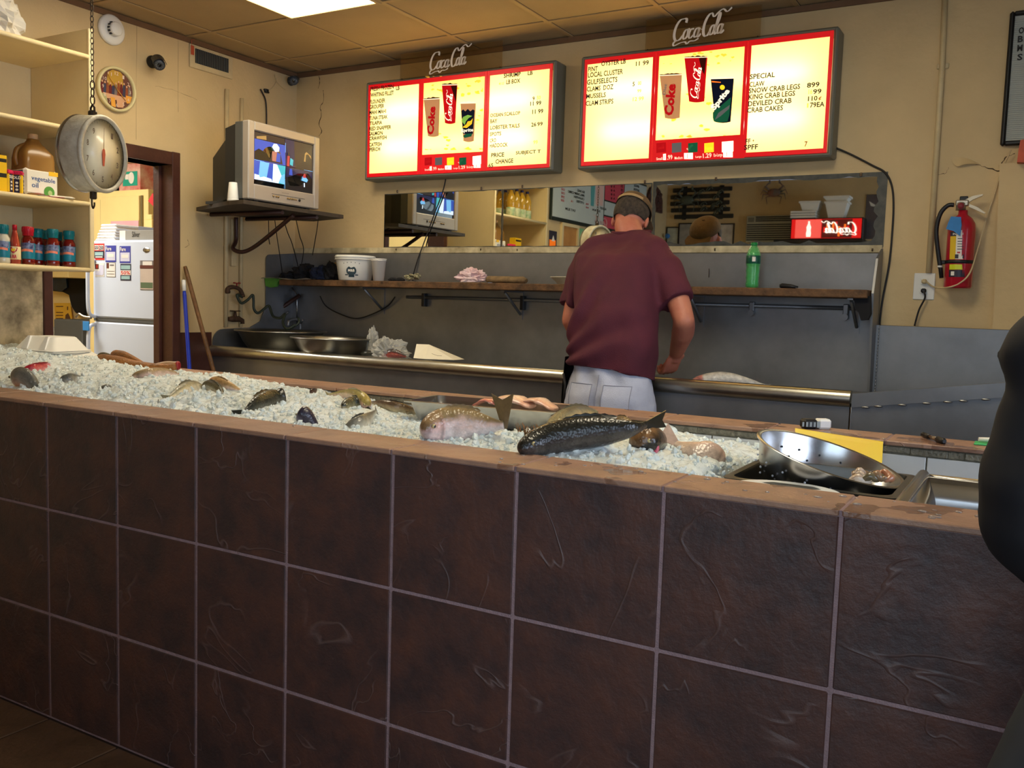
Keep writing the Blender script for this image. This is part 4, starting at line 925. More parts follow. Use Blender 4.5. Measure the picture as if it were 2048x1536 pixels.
# round picture clock
p = at(230, 179, x=WX); cy_, cz_ = p.y, p.z
t = thing('wall_clock', 'round cream framed picture clock on the left wall', 'clock', (WX, cy_, cz_))
RC = .118
b = MB(); b.lathe([(RC, 0), (RC, .02), (RC-.006, .026), (RC-.014, .024), (RC-.016, .012), (RC-.016, .006)], (WX+.0005, cy_, cz_), (1, 0, 0), 40); obj('rim', b, mat('clock_rim', (224, 212, 160), .35), t)
b = MB(); r_ = RC-.015
def dk(b, pts, mi, d): b.prism([(WX+d, cy_+y*r_, cz_+z*r_) for y, z in pts], (.0008, 0, 0), mi)
dk(b, [(math.cos(a*PI/16), math.sin(a*PI/16)) for a in range(32)], 0, .008)
dk(b, [(-.55, .1), (-.5, .75), (-.2, .95), (.25, .93), (.4, .8), (.42, .15)], 1, .009)
Rr = random.Random(4)
for k in range(11):
    y = -.82+k*.16; h_ = Rr.uniform(.28, .5); c = [2, 3, 4, 2, 3, 5, 4, 2, 3, 4, 5][k]
    if abs(y) < .85: dk(b, [(y-.1, -.35), (y-.06, h_-.18), (y, h_-.1), (y+.06, h_-.18), (y+.11, -.35)], c, .0096+.0001*k); dk(b, [(y+.045*math.cos(a*PI/4), h_-.08+.06*math.sin(a*PI/4)) for a in range(8)], 6, .0108)
dk(b, [(-.8, -.3), (.85, -.3), (.72, -.55), (-.65, -.55)], 6, .0112); dk(b, [(-.35, -.45), (-.1, -.45), (-.05, -.92), (-.3, -.9)], 7, .012); dk(b, [(.0, -.5), (.45, -.5), (.4, -.85), (.05, -.9)], 6, .012); dk(b, [(.55, -.2), (.92, -.2), (.8, -.55), (.6, -.6)], 7, .0122); dk(b, [(-.85, -.35), (-.62, -.35), (-.5, -.8), (-.72, -.6)], 8, .012)
obj('picture_face', b, [mat('clk_brown', (110, 70, 60), .25), mat('clk_ochre', (196, 154, 60), .25), mat('clk_maroon', (110, 40, 44), .25), mat('clk_slate', (64, 64, 88), .25), mat('clk_rust', (150, 80, 50), .25), mat('clk_grey', (130, 116, 110), .25), mat('clk_skin', (222, 170, 130), .25), mat('clk_orange', (240, 170, 70), .25), mat('clk_khaki', (180, 176, 130), .25)], t)
b = MB()
for n_ in range(12):
    a = PI/2-n_*PI/6; s_ = str(n_ or 12); w_ = .011*len(s_); y = cy_+.082*math.cos(a); z = cz_+.082*math.sin(a)
    put_text(b, s_, (WX+.0145, y-w_/2, z-.009), (0, w_, 0), (0, 0, .018))
obj('numeral', b, mat('clk_num', (230, 206, 190), .4), t, kind=None)
b = MB()
for a, L_ in ((-.75, .072), (2.25, .085)):
    b.tube([(WX+.017, cy_, cz_), (WX+.017, cy_+L_*math.cos(a), cz_+L_*math.sin(a))], .0022, 6)
obj('clock_hand', b, mat('clk_gold', (230, 170, 70), .3, metal=.5), t)
# cameras
def seccam(base, dirn, label, s=1, wallax=(1, 0, 0), mt=M_black):
    base = Vector(base); d = Vector(dirn).normalized(); t = thing('security_camera', label, 'camera', base)
    b = MB(); b.lathe([(.034*s, .0005), (.034*s, .012*s), (.022*s, .026*s), (.016*s, .032*s)], base, wallax, 20); obj('mount', b, mt, t)
    h = base+Vector(wallax)*.05*s; b = MB(); b.tube([base+Vector(wallax)*.02*s, h, h+d*.02*s], .011*s, 10); obj('arm', b, mt, t)
    b = MB(); c = h+d*.03*s; b.tube([c-d*.035*s, c-d*.03*s, c+d*.045*s, c+d*.05*s], [.02*s, .028*s, .031*s, .03*s], 18)
    o = obj('camera_body', b, mt, t)
    up = Vector((0, 0, 1)); up = (up-d*up.dot(d)).normalized(); sd = d.cross(up)
    b = MB(); pts = []
    for k in range(9):
        a = PI*(.08+.84*k/8); pts.append(up*math.sin(a)*.035*s+sd*math.cos(a)*.035*s)
    for k in range(8): b.prism([c+pts[k]-d*.03*s, c+pts[k+1]-d*.03*s, c+pts[k+1]+d*.066*s, c+pts[k]+d*.066*s], (pts[k].normalized()*.002))
    obj('sun_hood', b, mt, t)
    b = MB(); b.lathe([(.027*s, .0502*s), (.026*s, .0515*s), (.012*s, .0515*s)], c, d, 20, 0); b.lathe([(.011*s, .0516*s), (.009*s, .052*s), (.0001, .0535*s)], c, d, 16, 1)
    for k in range(12): a = PI*2*k/12; b.ell(c+d*.0525*s+(up*math.sin(a)+sd*math.cos(a))*.019*s, (.0028*s,)*3, 6, 4, 2)
    obj('lens', b, [mat('lens_grey', (70, 72, 74), .3), mat('lens_black', (8, 8, 10), .05, coat=1), mat('led', (120, 120, 116), .2)], o)
    return t
p = at(303, 124, x=WX); seccam(p, (.72, -.42, -.42), 'black bullet security camera on the left wall beside the round clock', 1.0)
p = at(592, 160, x=WX); seccam((WX, WY-.06, p.z-.02), (.55, -.75, -.25), 'dark security camera tucked in the corner under the ceiling', .85, (1, 0, 0), mat('cam_grey', (64, 66, 70), .4))
p0 = at(548, 150, x=WX+.006); cord('camera_wire', [p0, at(553, 160, x=WX+.008), at(545, 175, x=WX+.008), at(534, 182, x=WX+.01)], .0016, 'thin wire hanging from the ceiling corner to a small black connector', m=M_pipe)
cord('camera_wire', [at(550, 148, x=WX+.012), at(553, 162, x=WX+.014), at(562, 172, x=WX+.014), at(572, 180, x=WX+.02)], .0016, 'thin wire looping from the ceiling corner toward the corner camera', m=M_pipe)
p = at(533, 182, x=WX+.012); b = MB(); b.box((p.x-.01, p.y-.014, p.z-.012), (p.x+.01, p.y+.014, p.z+.012), 0, .004); b.tube([(p.x, p.y-.02, p.z+.006), (p.x, p.y+.02, p.z-.006)], .006, 8); obj('cable_connector', b, M_black, label='small black cable connector stuck on the left wall below the ceiling', cat='connector', loc=p)
# vent
ya, yb, za, zb = 2.0, 2.32, 2.668, 2.8
t = thing('air_vent', 'rectangular wall vent with dark vertical louvres under the ceiling', 'vent', (WX, (ya+yb)/2, za))
b = MB(); b.box((WX+.0005, ya, za), (WX+.012, yb, zb), 0, .003); obj('vent_frame', b, M_pipe, t)
b = MB(); b.box((WX+.0122, ya+.035, za+.03), (WX+.014, yb-.035, zb-.02)); obj('vent_back', b, mat('vent_dark', (34, 34, 34), .7), t)
b = MB(); n = 19
for k in range(n): y = ya+.042+(yb-ya-.084)*k/(n-1); b.box((WX+.0142, y-.0035, za+.03), (WX+.019, y+.0008, zb-.02), 0, R=Matrix.Rotation(.5, 3, 'Z'))
obj('louvre', b, mat('louvre_grey', (92, 92, 86), .5, var=.3), t, kind=None)
b = MB(); b.box((WX+.0125, ya+.002, za+.07), (WX+.016, ya+.026, zb-.01), 0, .002); b.tube([(WX+.014, ya+.01, zb-.012), (WX+.016, ya+.005, zb+.02), (WX+.016, ya+.03, zb+.026)], .0015, 5); obj('orange_tag', b, mat('tag_orange', (196, 84, 50), .5), t)
# painted riser pipes with valves
def pipe(name, pts, r, label, m=M_pipe, cat='pipe', n=10): b = MB(); b.tube([Vector(p) for p in pts], r, n); return obj(name, b, m, label=label, cat=cat)
y1, y2 = 2.272, 2.392
pipe('riser_pipe', [(WX+.014, y1, 1.165), (WX+.014, y1, 2.6)], .013, 'left painted water pipe climbing the left wall behind the television')
pipe('riser_pipe', [(WX+.014, y2, 1.165), (WX+.014, y2, 2.57)], .011, 'right painted water pipe climbing the left wall behind the television')
b = MB(); b.box((WX+.0005, y1+.04, 1.54), (WX+.022, y1+.078, 1.83), 0, .003); obj('wall_batten', b, M_pipe, label='painted wooden batten fixed between the two riser pipes', cat='batten', loc=(WX, y1+.06, 1.54))
p = at(458, 577, x=WX+.05)
t = thing('hose_tap', 'rusty garden tap with red handle on the left riser pipe', 'tap', (WX+.03, y1, p.z))
b = MB(); b.tube(cat_path([(WX+.03, y1, p.z-.03), (WX+.032, y1, p.z), (WX+.05, y1+.03, p.z+.01), (WX+.06, y1+.07, p.z-.005), (WX+.064, y1+.085, p.z-.035)], 5), [.014, .016, .017, .016, .015, .014, .013, .014, .014, .013, .012, .012, .012, .012, .012, .012, .013, .013, .014, .014, .014], 10); b.lathe([(.017, 0), (.017, .012), (.013, .02)], (WX+.064, y1+.085, p.z-.05), n=12); obj('tap_body', b, M_rust, t)
b = MB(); b.tube([(WX+.054, y1+.05, p.z+.01), (WX+.054, y1+.05, p.z+.035)], .005, 8); b.box((WX+.046, y1+.025, p.z+.032), (WX+.062, y1+.075, p.z+.038), 0, .003); b.ell((WX+.054, y1+.03, p.z+.036), (.009, .009, .005)); b.ell((WX+.054, y1+.07, p.z+.036), (.009, .009, .005)); obj('tap_handle', b, mat('tap_red', (150, 40, 36), .5), t)
tz = p.z
h0 = Vector((WX+.064, y1+.085, tz-.05))
cord('garden_hose', [h0, at(474, 590, x=-1.655), at(482, 606, x=-1.65), at(495, 600, x=-1.64), at(505, 590, x=-1.63), at(507, 600, x=-1.63), at(508, 618, x=-1.63), at(516, 626, x=-1.62), at(528, 618, x=-1.61), at(538, 612, x=-1.6), at(546, 632, x=-1.56), at(560, 636, x=-1.5), at(570, 628, x=-1.47), at(566, 645, x=-1.45), at(574, 658, x=-1.4), at(590, 650, x=-1.36)], .0085, 'dark green rubber hose curling from the rusty tap into the sink', 'hose', mat('hose_green', (52, 62, 50), .45, var=.2), 8)
p = at(467, 638, x=WX+.03)
t = thing('stop_valve', 'rusty stop valve with round handle between the two riser pipes', 'valve', (WX+.03, p.y, p.z))
b = MB(); b.tube([(WX+.03, y1+.005, p.z), (WX+.03, y1+.04, p.z), (WX+.03, y2-.03, p.z), (WX+.03, y2, p.z-.01), (WX+.03, y2, p.z-.03)], [.013, .018, .018, .014, .013], 10); b.tube([(WX+.03, (y1+y2)/2, p.z), (WX+.03, (y1+y2)/2, p.z+.05)], [.014, .006], 8); obj('valve_body', b, M_rust, t)
b = MB(); b.lathe([(.03, -.003), (.033, 0), (.03, .003)], (WX+.03, (y1+y2)/2, p.z+.05), n=16); obj('valve_wheel', b, M_rust, t)
cord('aerial_cable', [at(521, 178, x=WX+.012), at(524, 184, x=WX+.014), at(531, 200, x=WX+.014), at(533, 225, x=WX+.012), at(533, 252, x=WX+.012)], .005, 'black aerial cable running down the left wall behind the television')
for k, (u, v, x_, y_) in enumerate([(537, 437, -1.52, 0), (549, 437, -1.5, 0), (566, 437, -1.45, 0), (591, 437, -1.35, 0), (637, 425, -1.2, 0)]):
    ends = [(545, 515), (566, 555), (600, 548), (600, 545), (625, 510)][k]; mids = [(538, 480), (558, 500), (585, 490), (607, 500), (632, 470)][k]
    p_ = at(u, v, x=x_); e_ = at(*ends, y=2.78); mm_ = at(*mids, x=(x_+e_.x)/2-.02)
    p_.z = 1.848
    cord('television_cable', [p_, p_.lerp(mm_, .5)+Vector((0, 0, -.01)), mm_, e_], .0028, ['leftmost thin cable hanging under the television shelf', 'second thin cable from the left hanging under the television shelf', 'middle thin cable hanging under the television shelf', 'slanting thin cable under the television shelf crossing to the sink shelf', 'rightmost thin cable dropping under the television beside the back wall'][k])

# ================================================================== TELEVISION on corner shelf
t = thing('corner_shelf', 'dark plank shelf on bent iron bracket holding the television', 'shelf', (-1.4, 2.2, 1.83))
M_plank = mat('dark_plank', (72, 62, 52), .6, col2=(44, 38, 34), scale=14)
b = MB(); zt_ = 1.868
b.prism([(WX+.03, 2.03, zt_), (WX+.03, 2.5, zt_), (-1.42, 2.72, zt_), (-1.07, 2.6, zt_), (-1.07, 1.80, zt_), (-1.2, 1.82, zt_)], (0, 0, -.022)); obj('plank', b, M_plank, t)
b = MB(); b.tube(cat_path([(WX+.05, y1+.045, zt_-.03), (WX+.05, y1+.045, 1.70), at(466, 497, x=-1.655), at(483, 504, x=-1.6), at(505, 496, x=-1.53), (-1.33, 2.25, 1.72), (-1.13, 2.24, zt_-.035)], 6), .0125, 10)
b.tube([(WX+.05, 2.12, zt_-.034), (-1.1, 2.12, zt_-.034)], .012, 8); b.tube([(WX+.05, 2.4, zt_-.034), (-1.1, 2.4, zt_-.034)], .012, 8); obj('bracket', b, M_iron, t)
t = thing('television', 'old silver tube television on the corner shelf showing a video', 'television', (-1.3, 2.14, zt_))
TX = -1.095; ta, tb, tz0, tz1 = 1.858, 2.412, zt_+.012, 2.297
M_tv = mat('tv_silver', (168, 160, 150), .38, metal=.25, var=.05); M_tvd = mat('tv_dark', (84, 86, 84), .5, metal=.1); M_tvb = mat('tv_black', (40, 42, 42), .55)
b = MB(); bz = .045
b.box((TX-.05, ta, tz0), (TX, ta+bz, tz1), 0, .006); b.box((TX-.05, tb-bz, tz0), (TX, tb, tz1), 0, .006); b.box((TX-.05, ta+bz-.004, tz1-.05), (TX, tb-bz+.004, tz1), 0, .006); b.box((TX-.05, ta+bz-.004, tz0), (TX, tb-bz+.004, tz0+.085), 0, .006)
obj('bezel', b, M_tv, t)
b = MB(); b.box((TX-.11, ta+.004, tz0+.002), (TX-.05, tb-.004, tz1-.003), 0, .004); obj('cabinet', b, M_tvd, t)
b = MB(); 
def frus(b, x0, x1, a0, b0, c0, d0, a1, b1, c1, d1): b.add([(x0, a0, c0), (x0, b0, c0), (x0, b0, d0), (x0, a0, d0), (x1, a1, c1), (x1, b1, c1), (x1, b1, d1), (x1, a1, d1)], [(0, 1, 2, 3), (7, 6, 5, 4), (0, 4, 5, 1), (1, 5, 6, 2), (2, 6, 7, 3), (3, 7, 4, 0)])
frus(b, TX-.11, TX-.20, ta+.01, tb-.01, tz0+.004, tz1-.012, ta+.02, tb-.02, tz0+.004, tz1-.03); frus(b, TX-.20, TX-.42, ta+.03, tb-.03, tz0+.004, tz1-.08, ta+.13, tb-.13, tz0+.004, tz1-.16)
b.box((TX-.40, ta+.06, zt_+.0005), (TX-.02, ta+.09, tz0+.004)); b.box((TX-.40, tb-.09, zt_+.0005), (TX-.02, tb-.06, tz0+.004))
obj('tube_housing', b, M_tvb, t)
sy0, sy1, sz0, sz1 = ta+bz-.002, tb-bz+.002, tz0+.082, tz1-.047
M_scr = mat('screen_glass', (10, 10, 14), .08, coat=1)
b = MB()
def scr(u, v): y = sy0+(sy1-sy0)*u; z = sz0+(sz1-sz0)*v; return (TX-.014+.01*(1-(2*u-1)**2)*(1-(2*v-1)**2), y, z)
b.grid(scr, 16, 12); so = obj('screen', b, M_scr, t)
def em(n, c, s): return mat('tvpic_'+n, (4, 4, 6), .3, emis=s, ecol=c, var=0)
TM = [em('navy', (22, 28, 70), 1), em('blue', (50, 84, 190), 1), em('sky', (120, 190, 250), 1.1), em('white', (225, 238, 255), 1.2), em('black', (8, 8, 12), 1), em('skin', (190, 120, 100), 1), em('brown', (50, 40, 40), 1), em('red', (190, 60, 60), 1), em('amber', (180, 140, 80), 1), em('teal', (70, 190, 200), 1)]
b = MB()
def tp(pts, mi, l=1):
    q = [Vector(scr(u, v)) for u, v in pts]; q = [p+Vector((.0006*l+.0015, 0, 0)) for p in q]; b.add(q, [tuple(range(len(q)))], mi)
def rect(a, c, d, e): return [(a, d), (c, d), (c, e), (a, e)]
tp(rect(.01, .5, .46, .98), 0); tp(rect(.02, .5, .46, .85), 1, 2); tp(rect(.02, .5, .86, .98), 6, 2.4); tp([(.05, .9), (.2, .95), (.2, .87), (.05, .86)], 8, 3)
tp([(.02, .47), (.28, .47), (.2, .62), (.08, .68), (.02, .62)], 4, 3); tp([(.24, .47), (.45, .47), (.42, .64), (.36, .7), (.28, .68)], 6, 4); tp([(.28, .5), (.34, .5), (.36, .7), (.28, .68)], 5, 4.6)
tp([(.28, .76), (.31, .83), (.36, .84), (.40, .78), (.39, .70), (.33, .68)], 3, 5); tp([(.34, .5), (.41, .5), (.41, .66), (.36, .68)], 1, 5.4)
tp(rect(.505, .66, .46, .98), 0, 2); tp(rect(.66, .99, .46, .98), 6, 2); tp([(.52, .46), (.56, .46), (.57, .66), (.53, .66)], 7, 3); tp([(.57, .5), (.62, .48), (.63, .6), (.58, .63)], 9, 3.6); tp([(.53, .66), (.57, .66), (.565, .73), (.54, .73)], 6, 4); tp([(.82, .62), (.84, .78), (.87, .82), (.95, .76), (.96, .7), (.9, .78), (.86, .76), (.85, .62)], 8, 3)
tp(rect(.01, .3, .1, .45), 1, 2); tp([(.08, .1), (.2, .1), (.24, .45), (.1, .45)], 2, 3); tp([(.02, .1), (.3, .1), (.28, .16), (.02, .2)], 3, 3.5); tp(rect(.3, .5, .1, .45), 9, 2); tp([(.3, .1), (.4, .1), (.44, .25), (.36, .45), (.3, .45)], 3, 3); tp([(.4, .12), (.5, .1), (.49, .3), (.44, .26)], 2, 3.4)
tp(rect(.505, .99, .02, .45), 4, 2); tp([(.51, .24), (.6, .28), (.72, .36), (.9, .4), (.98, .3), (.98, .44), (.51, .45)], 0, 3); tp([(.56, .3), (.62, .3), (.61, .42), (.57, .42)], 1, 4); tp([(.78, .24), (.88, .22), (.9, .27), (.84, .34), (.8, .32)], 2, 4.5); tp([(.8, .3), (.86, .3), (.85, .38), (.82, .38)], 7, 5); tp([(.83, .12), (.85, .12), (.845, .2), (.83, .2)], 3, 4)
tp(rect(.502, .508, .02, .9), 2, 6); tp([(.01, .455), (.99, .455), (.99, .463), (.01, .463)], 2, 6)
obj('picture', b, TM, so)
b = MB()
for k, (f, r) in enumerate([(.33, .006), (.37, .006), (.4, .006), (.53, .006), (.56, .006), (.59, .006), (.62, .006), (.65, .005), (.7, .008)]): b.lathe([(r, 0), (r, .003), (.0001, .0035)], (TX+.0005, ta+(tb-ta)*f, tz0+.035), (1, 0, 0), 12, 0 if k < 8 else 1)
put_text(b, 'POLAROID'[:0]+'.....', (TX+.001, ta+(tb-ta)*.45, tz0+.06), (0, .05, 0), (0, 0, .003), 1)
b.box((TX-.001, ta+(tb-ta)*.31, tz0+.046), (TX+.0008, tb-(tb-ta)*.22, tz0+.048), 1)
obj('control_button', b, [mat('button_brass', (150, 124, 80), .4, metal=.6), M_black], t)
# foam cup on the corner shelf
def foam_cup(p, label, h=.085, r=.031, up=True, m=None):
    t = thing('foam_cup', label, 'cup', p); b = MB()
    pr = [(r*.72, 0), (r, h*.96), (r*1.06, h*.965), (r*1.06, h), (r*.96, h), (r*.66, .005)] if up else [(r, 0), (r*1.04, .003), (r*.74, h-.003), (r*.7, h), (.0001, h)]
    b.lathe(pr, p, n=24); obj('cup_body', b, m or mat('foam', (236, 234, 226), .6, var=.03), t)
    b = MB(); b.lathe([(r*1.0, h*.9), (r*1.035, h*.905), (r*1.035, h*.93), (r*1.0, h*.935)] if up else [(r*.99, .004), (r*1.06, .006), (r*1.06, .009), (r*.98, .011)], p, n=24); obj('cup_lip', b, m or mat('foam', (236, 234, 226), .6), t); return t
p = at(466, 404, x=-1.2); foam_cup((p.x, p.y+.0, zt_), 'upside down white foam cup on the corner shelf beside the television', .1, .03, False)

# ================================================================== HANGING SCALE
SYc = .574; sp_ = at(186, 308, y=SYc)
t = thing('hanging_scale', 'old round hanging dial scale with peeling grey case on a chain', 'scale', (sp_.x, SYc, CZ))
dn = Vector((.94, .33, -.02)).normalized(); cc_ = Vector(sp_)
SR = .145; M_scb = mat('scale_grey', (204, 198, 178), .45, metal=.1, col2=(160, 148, 126), scale=16, bump=.2); M_chain = mat('chain_iron', (70, 58, 44), .5, metal=.7, var=.4)
b = MB(); b.lathe([(SR*.93, -.062), (SR*.99, -.056), (SR, -.03), (SR, .03), (SR*.99, .035), (SR*.98, .04)], cc_, dn, 48); obj('case', b, M_scb, t)
M_dial = mat('dial_cream', (250, 236, 200), .35, var=.12, scale=14, coat=.3)
for sg in (1, -1):
    d_ = dn*sg; rr = .042
    b = MB(); b.lathe([(SR*1.0, rr-.004), (SR*1.02, rr+.004), (SR*1.0, rr+.01), (SR*.92, rr+.012), (SR*.9, rr+.002)], cc_, d_, 48, caps=False); f_ = obj('dial_bezel', b, M_scb if sg > 0 else M_steelb, t)
    b = MB(); b.lathe([(SR*.9, rr), (.0001, rr+.0005)], cc_, d_, 40); fo = obj('dial_face', b, M_dial if sg > 0 else mat('dial_pale', (214, 220, 236), .3), t)
    u_ = Vector((0, 0, 1)); u_ = (u_-d_*u_.dot(d_)).normalized(); r_v = u_.cross(d_)
    b = MB()
    for k in range(10):
        a = PI/2-2*PI*k/10; c = cc_+d_*(rr+.0012)+(r_v*math.cos(a)+u_*math.sin(a))*SR*.66
        if k: put_text(b, str(k), c-r_v*.006-u_*.011, r_v*.012, u_*.022, 0, .01)
    for k in range(50):
        a = 2*PI*k/50; r1 = .84 if k % 5 else .79
        v1 = (r_v*math.cos(a)+u_*math.sin(a)); w_ = (r_v*-math.sin(a)+u_*math.cos(a))*.0006; o_ = cc_+d_*(rr+.0012)
        b.add([o_+v1*SR*r1-w_, o_+v1*SR*.87-w_, o_+v1*SR*.87+w_, o_+v1*SR*r1+w_], [(0, 1, 2, 3)])
    obj('dial_marking', b, mat('dial_ink', (110, 90, 70), .6), fo)
    b = MB(); o_ = cc_+d_*(rr+.004)
    b.prism([o_-r_v*.0015+u_*.02, o_+u_*.1, o_+r_v*.0015+u_*.02], d_*.001, 0)
    b.prism([o_-r_v*.009, o_-r_v*.006+u_*.016, o_+u_*.022, o_+r_v*.006+u_*.016, o_+r_v*.009, o_+r_v*.004-u_*.045, o_-r_v*.004-u_*.045], d_*.0015, 1)
    obj('pointer', b, [mat('pointer_brown', (150, 110, 60), .5), mat('pointer_red', (196, 84, 56), .5)], fo)
top = cc_+Vector((0, 0, SR)); b = MB(); b.box(top+Vector((-.014, -.014, -.005)), top+Vector((.014, .014, .02)), 0, .006); b.tube([top+Vector((-.011, 0, .012)), top+Vector((-.011, 0, .03)), top+Vector((0, 0, .042)), top+Vector((.011, 0, .03)), top+Vector((.011, 0, .012))], .004, 8); obj('top_lug', b, M_chain, t)
bo = cc_-Vector((0, 0, SR)); b = MB(); b.box(bo+Vector((-.012, -.01, -.028)), bo+Vector((.012, .01, .006)), 0, .004); b.tube(cat_path([bo+Vector((-.009, 0, -.02)), bo+Vector((-.009, 0, -.048)), bo+Vector((-.002, 0, -.062)), bo+Vector((.006, 0, -.052)), bo+Vector((.006, 0, -.04))], 5), .0032, 8); obj('hook', b, M_chain, t)
b = MB(); z = top.z+.045; k = 0
while z < CZ-.004:
    L_ = .026 if k > 2 else .036; w_ = .0065 if k > 2 else .009; pth = []
    for j in range(11):
        a = 2*PI*j/10; x_ = w_*math.cos(a); zz_ = (L_/2)*math.sin(a); pth.append((top.x+(x_ if k % 2 else 0)+.0, SYc+(0 if k % 2 else x_), z+zz_+L_/2-.004))
    b.tube(pth, .0017 if k > 2 else .0024, 5, caps=False); z += L_*.78; k += 1
obj('chain', b, M_chain, t)
# ================================================================== ROOM BEHIND THE DOOR
area('back_room_lamp', (-3.3, 1.3, CZ-.03), (0, 0, 0), 1.2, .6, BACK, (1, .97, .92))
t = thing('ceiling_light', 'fluorescent panel in the ceiling of the back room', 'light', (-3.3, 1.3, CZ)); b = MB(); b.box((-3.9, 1.0, CZ-.012), (-2.7, 1.6, CZ-.001)); obj('diffuser', b, M_diff, t)
FYr = 2.1
M_fr = mat('fridge_white', (200, 212, 232), .32, var=.03)
t = thing('refrigerator', 'white refrigerator covered in stickers behind the doorway', 'refrigerator', (-2.4, 2.4, 0))
fx0, fx1 = -2.775, -2.0; fzt = at(240, 480, y=FYr).z; fzm = at(240, 642, y=FYr).z
b = MB(); b.box((fx0+.01, FYr+.065, .02), (fx1, 2.8, fzt-.005), 0, .006); obj('cabinet', b, M_fr, t)
b = MB(); b.box((fx0, FYr, fzm+.012), (fx1, FYr+.06, fzt), 0, .014); d1 = obj('freezer_door', b, M_fr, t)
b = MB(); b.box((fx0, FYr, .08), (fx1, FYr+.06, fzm-.008), 0, .014); d2 = obj('fridge_door', b, M_fr, t)
b = MB(); b.box((fx0+.005, FYr+.006, fzm-.007), (fx1, FYr+.058, fzm+.011)); obj('door_gasket', b, mat('gasket', (86, 88, 86), .7), t)
for d_, za, zb in ((d1, fzm+.02, 1.56), (d2, .72, fzm-.03)):
    b = MB(); b.tube(cat_path([(fx0+.03, FYr, za), (fx0+.028, FYr-.045, za+.03*(1 if d_ is d1 else 1)), (fx0+.028, FYr-.052, (za+zb)/2), (fx0+.028, FYr-.045, zb-.03), (fx0+.03, FYr, zb)], 6), .012, 10); obj('handle', b, M_fr, d_)
p = at(158, 634, y=FYr-.06); b = MB(); b.tube(cat_path([(fx0+.03, FYr-.03, fzm+.012), (fx0-.02, FYr-.05, fzm+.018), (p.x, FYr-.06, p.z+.02), (p.x-.03, FYr-.06, p.z+.0)], 6), .009, 8); obj('towel_hook', b, M_steelb, d1)
p = at(170, 652, y=FYr-.075); b = MB(); b.box((p.x-.03, FYr-.072, p.z-.03), (p.x+.035, FYr-.066, p.z+.03), 0, .002); obj('blue_ribbon', b, mat('ribbon_blue', (50, 130, 200), .6), d2)
# stickers and magnets: (px quad, ground colour, prints)
def decal(name, u0, v0, u1, v1, base, prints, label):
    a = at(u0, v1, y=FYr-.001); c = at(u1, v0, y=FYr-.001); w_, h_ = c.x-a.x, c.z-a.z
    b = MB(); b.box((a.x, FYr-.0016, a.z), (c.x, FYr-.0002, c.z), 0); ms = [base]
    for ip, pr in enumerate(prints):
        dq = .0003*ip
        x0, z0, x1, z1, m = pr[:5]
        if m not in ms: ms.append(m)
        if len(pr) > 5: put_text(b, pr[5], (a.x+w_*x0, FYr-.0026-dq, a.z+h_*z0), (w_*(x1-x0), 0, 0), (0, 0, h_*(z1-z0)), ms.index(m), .02)
        else: b.box((a.x+w_*x0, FYr-.0022-dq, a.z+h_*z0), (a.x+w_*x1, FYr-.0017-dq, a.z+h_*z1), ms.index(m))
    o = obj(name, b, ms, label=label, cat='magnet', loc=(a.x+w_/2, FYr, a.z)); return o
W_ = mat('mag_white', (226, 224, 220), .5); RD = mat('mag_red', (206, 56, 52), .5); NV = mat('mag_navy', (40, 42, 66), .5); BL = mat('mag_blue', (60, 66, 160), .5); LB = mat('mag_lilac', (200, 202, 226), .5); GR = mat('mag_grey', (120, 116, 116), .5); PK = mat('mag_teal', (150, 186, 190), .5); BR = mat('mag_brown', (96, 50, 40), .5)
decal('fridge_magnet', 188.5, 487, 208.5, 520, RD, [(.06, .6, .46, .9, W_), (.52, .6, .94, .9, W_), (.08, .62, .44, .86, NV, '$50'), (.54, .62, .92, .86, NV, '250'), (0, .13, 1, .55, NV), (.1, .27, .9, .48, PK), (.15, .15, .85, .22, W_), (.1, .93, .9, .98, W_, 'SAVE'), (.1, .03, .9, .09, W_, 'MAX')][:7], 'red and dark coupon magnet at the top left of the fridge')
for (u0, v0, u1, v1), l in (((211, 491, 232, 524), 'left blue and lilac calendar magnet on the fridge'), ((239.5, 492, 261, 526), 'right blue and lilac calendar magnet on the fridge')):
    decal('fridge_magnet', u0, v0, u1, v1, BL, [(.07, .1, .93, .62, LB), (.06, .7, .58, .93, W_, 'Fare'), (.2, .3, .8, .5, W_)], l)
decal('fridge_magnet', 190, 526, 208.5, 553, W_, [(.02, .55, .42, .92, BR), (.16, .62, .3, .85, RD), (.5, .2, .95, .85, LB), (.05, .1, .9, .4, LB)], 'pale card with small red photo under the coupon magnet')
decal('fridge_magnet', 213, 525.5, 231, 554, GR, [(.04, .03, .96, .97, W_), (.04, .6, .3, .97, BR), (.4, .78, .85, .88, GR), (.1, .2, .9, .24, GR), (.1, .4, .9, .43, GR)], 'white framed card with small dark photo on the fridge')
decal('fridge_magnet', 241, 528, 262, 561, NV, [(.06, .68, .94, .92, PK), (.02, .33, .98, .62, W_), (.06, .36, .94, .58, RD, '50%'), (.1, .08, .9, .28, PK)], 'dark navy coupon magnet with red figures on the fridge')
decal('fridge_magnet', 280.5, 521, 307, 580, GR, [(.02, .03, .98, .72, mat('mag_beige', (196, 182, 172), .5)), (.2, .84, .9, .97, W_), (.2, .76, .95, .8, BR), (.05, .07, .95, .26, mat('mag_green', (90, 110, 84), .5)), (.0, .73, 1, .84, BR)], 'tall arched calendar magnet beside the door reveal')
p = at(293, 500, y=FYr); b = MB(); b.lathe([(.034, 0), (.032, .002), (.0001, .003)], (p.x, FYr-.0005, p.z), (0, -1, 0), 24, sy=.5); obj('badge', b, M_steelb, d1)
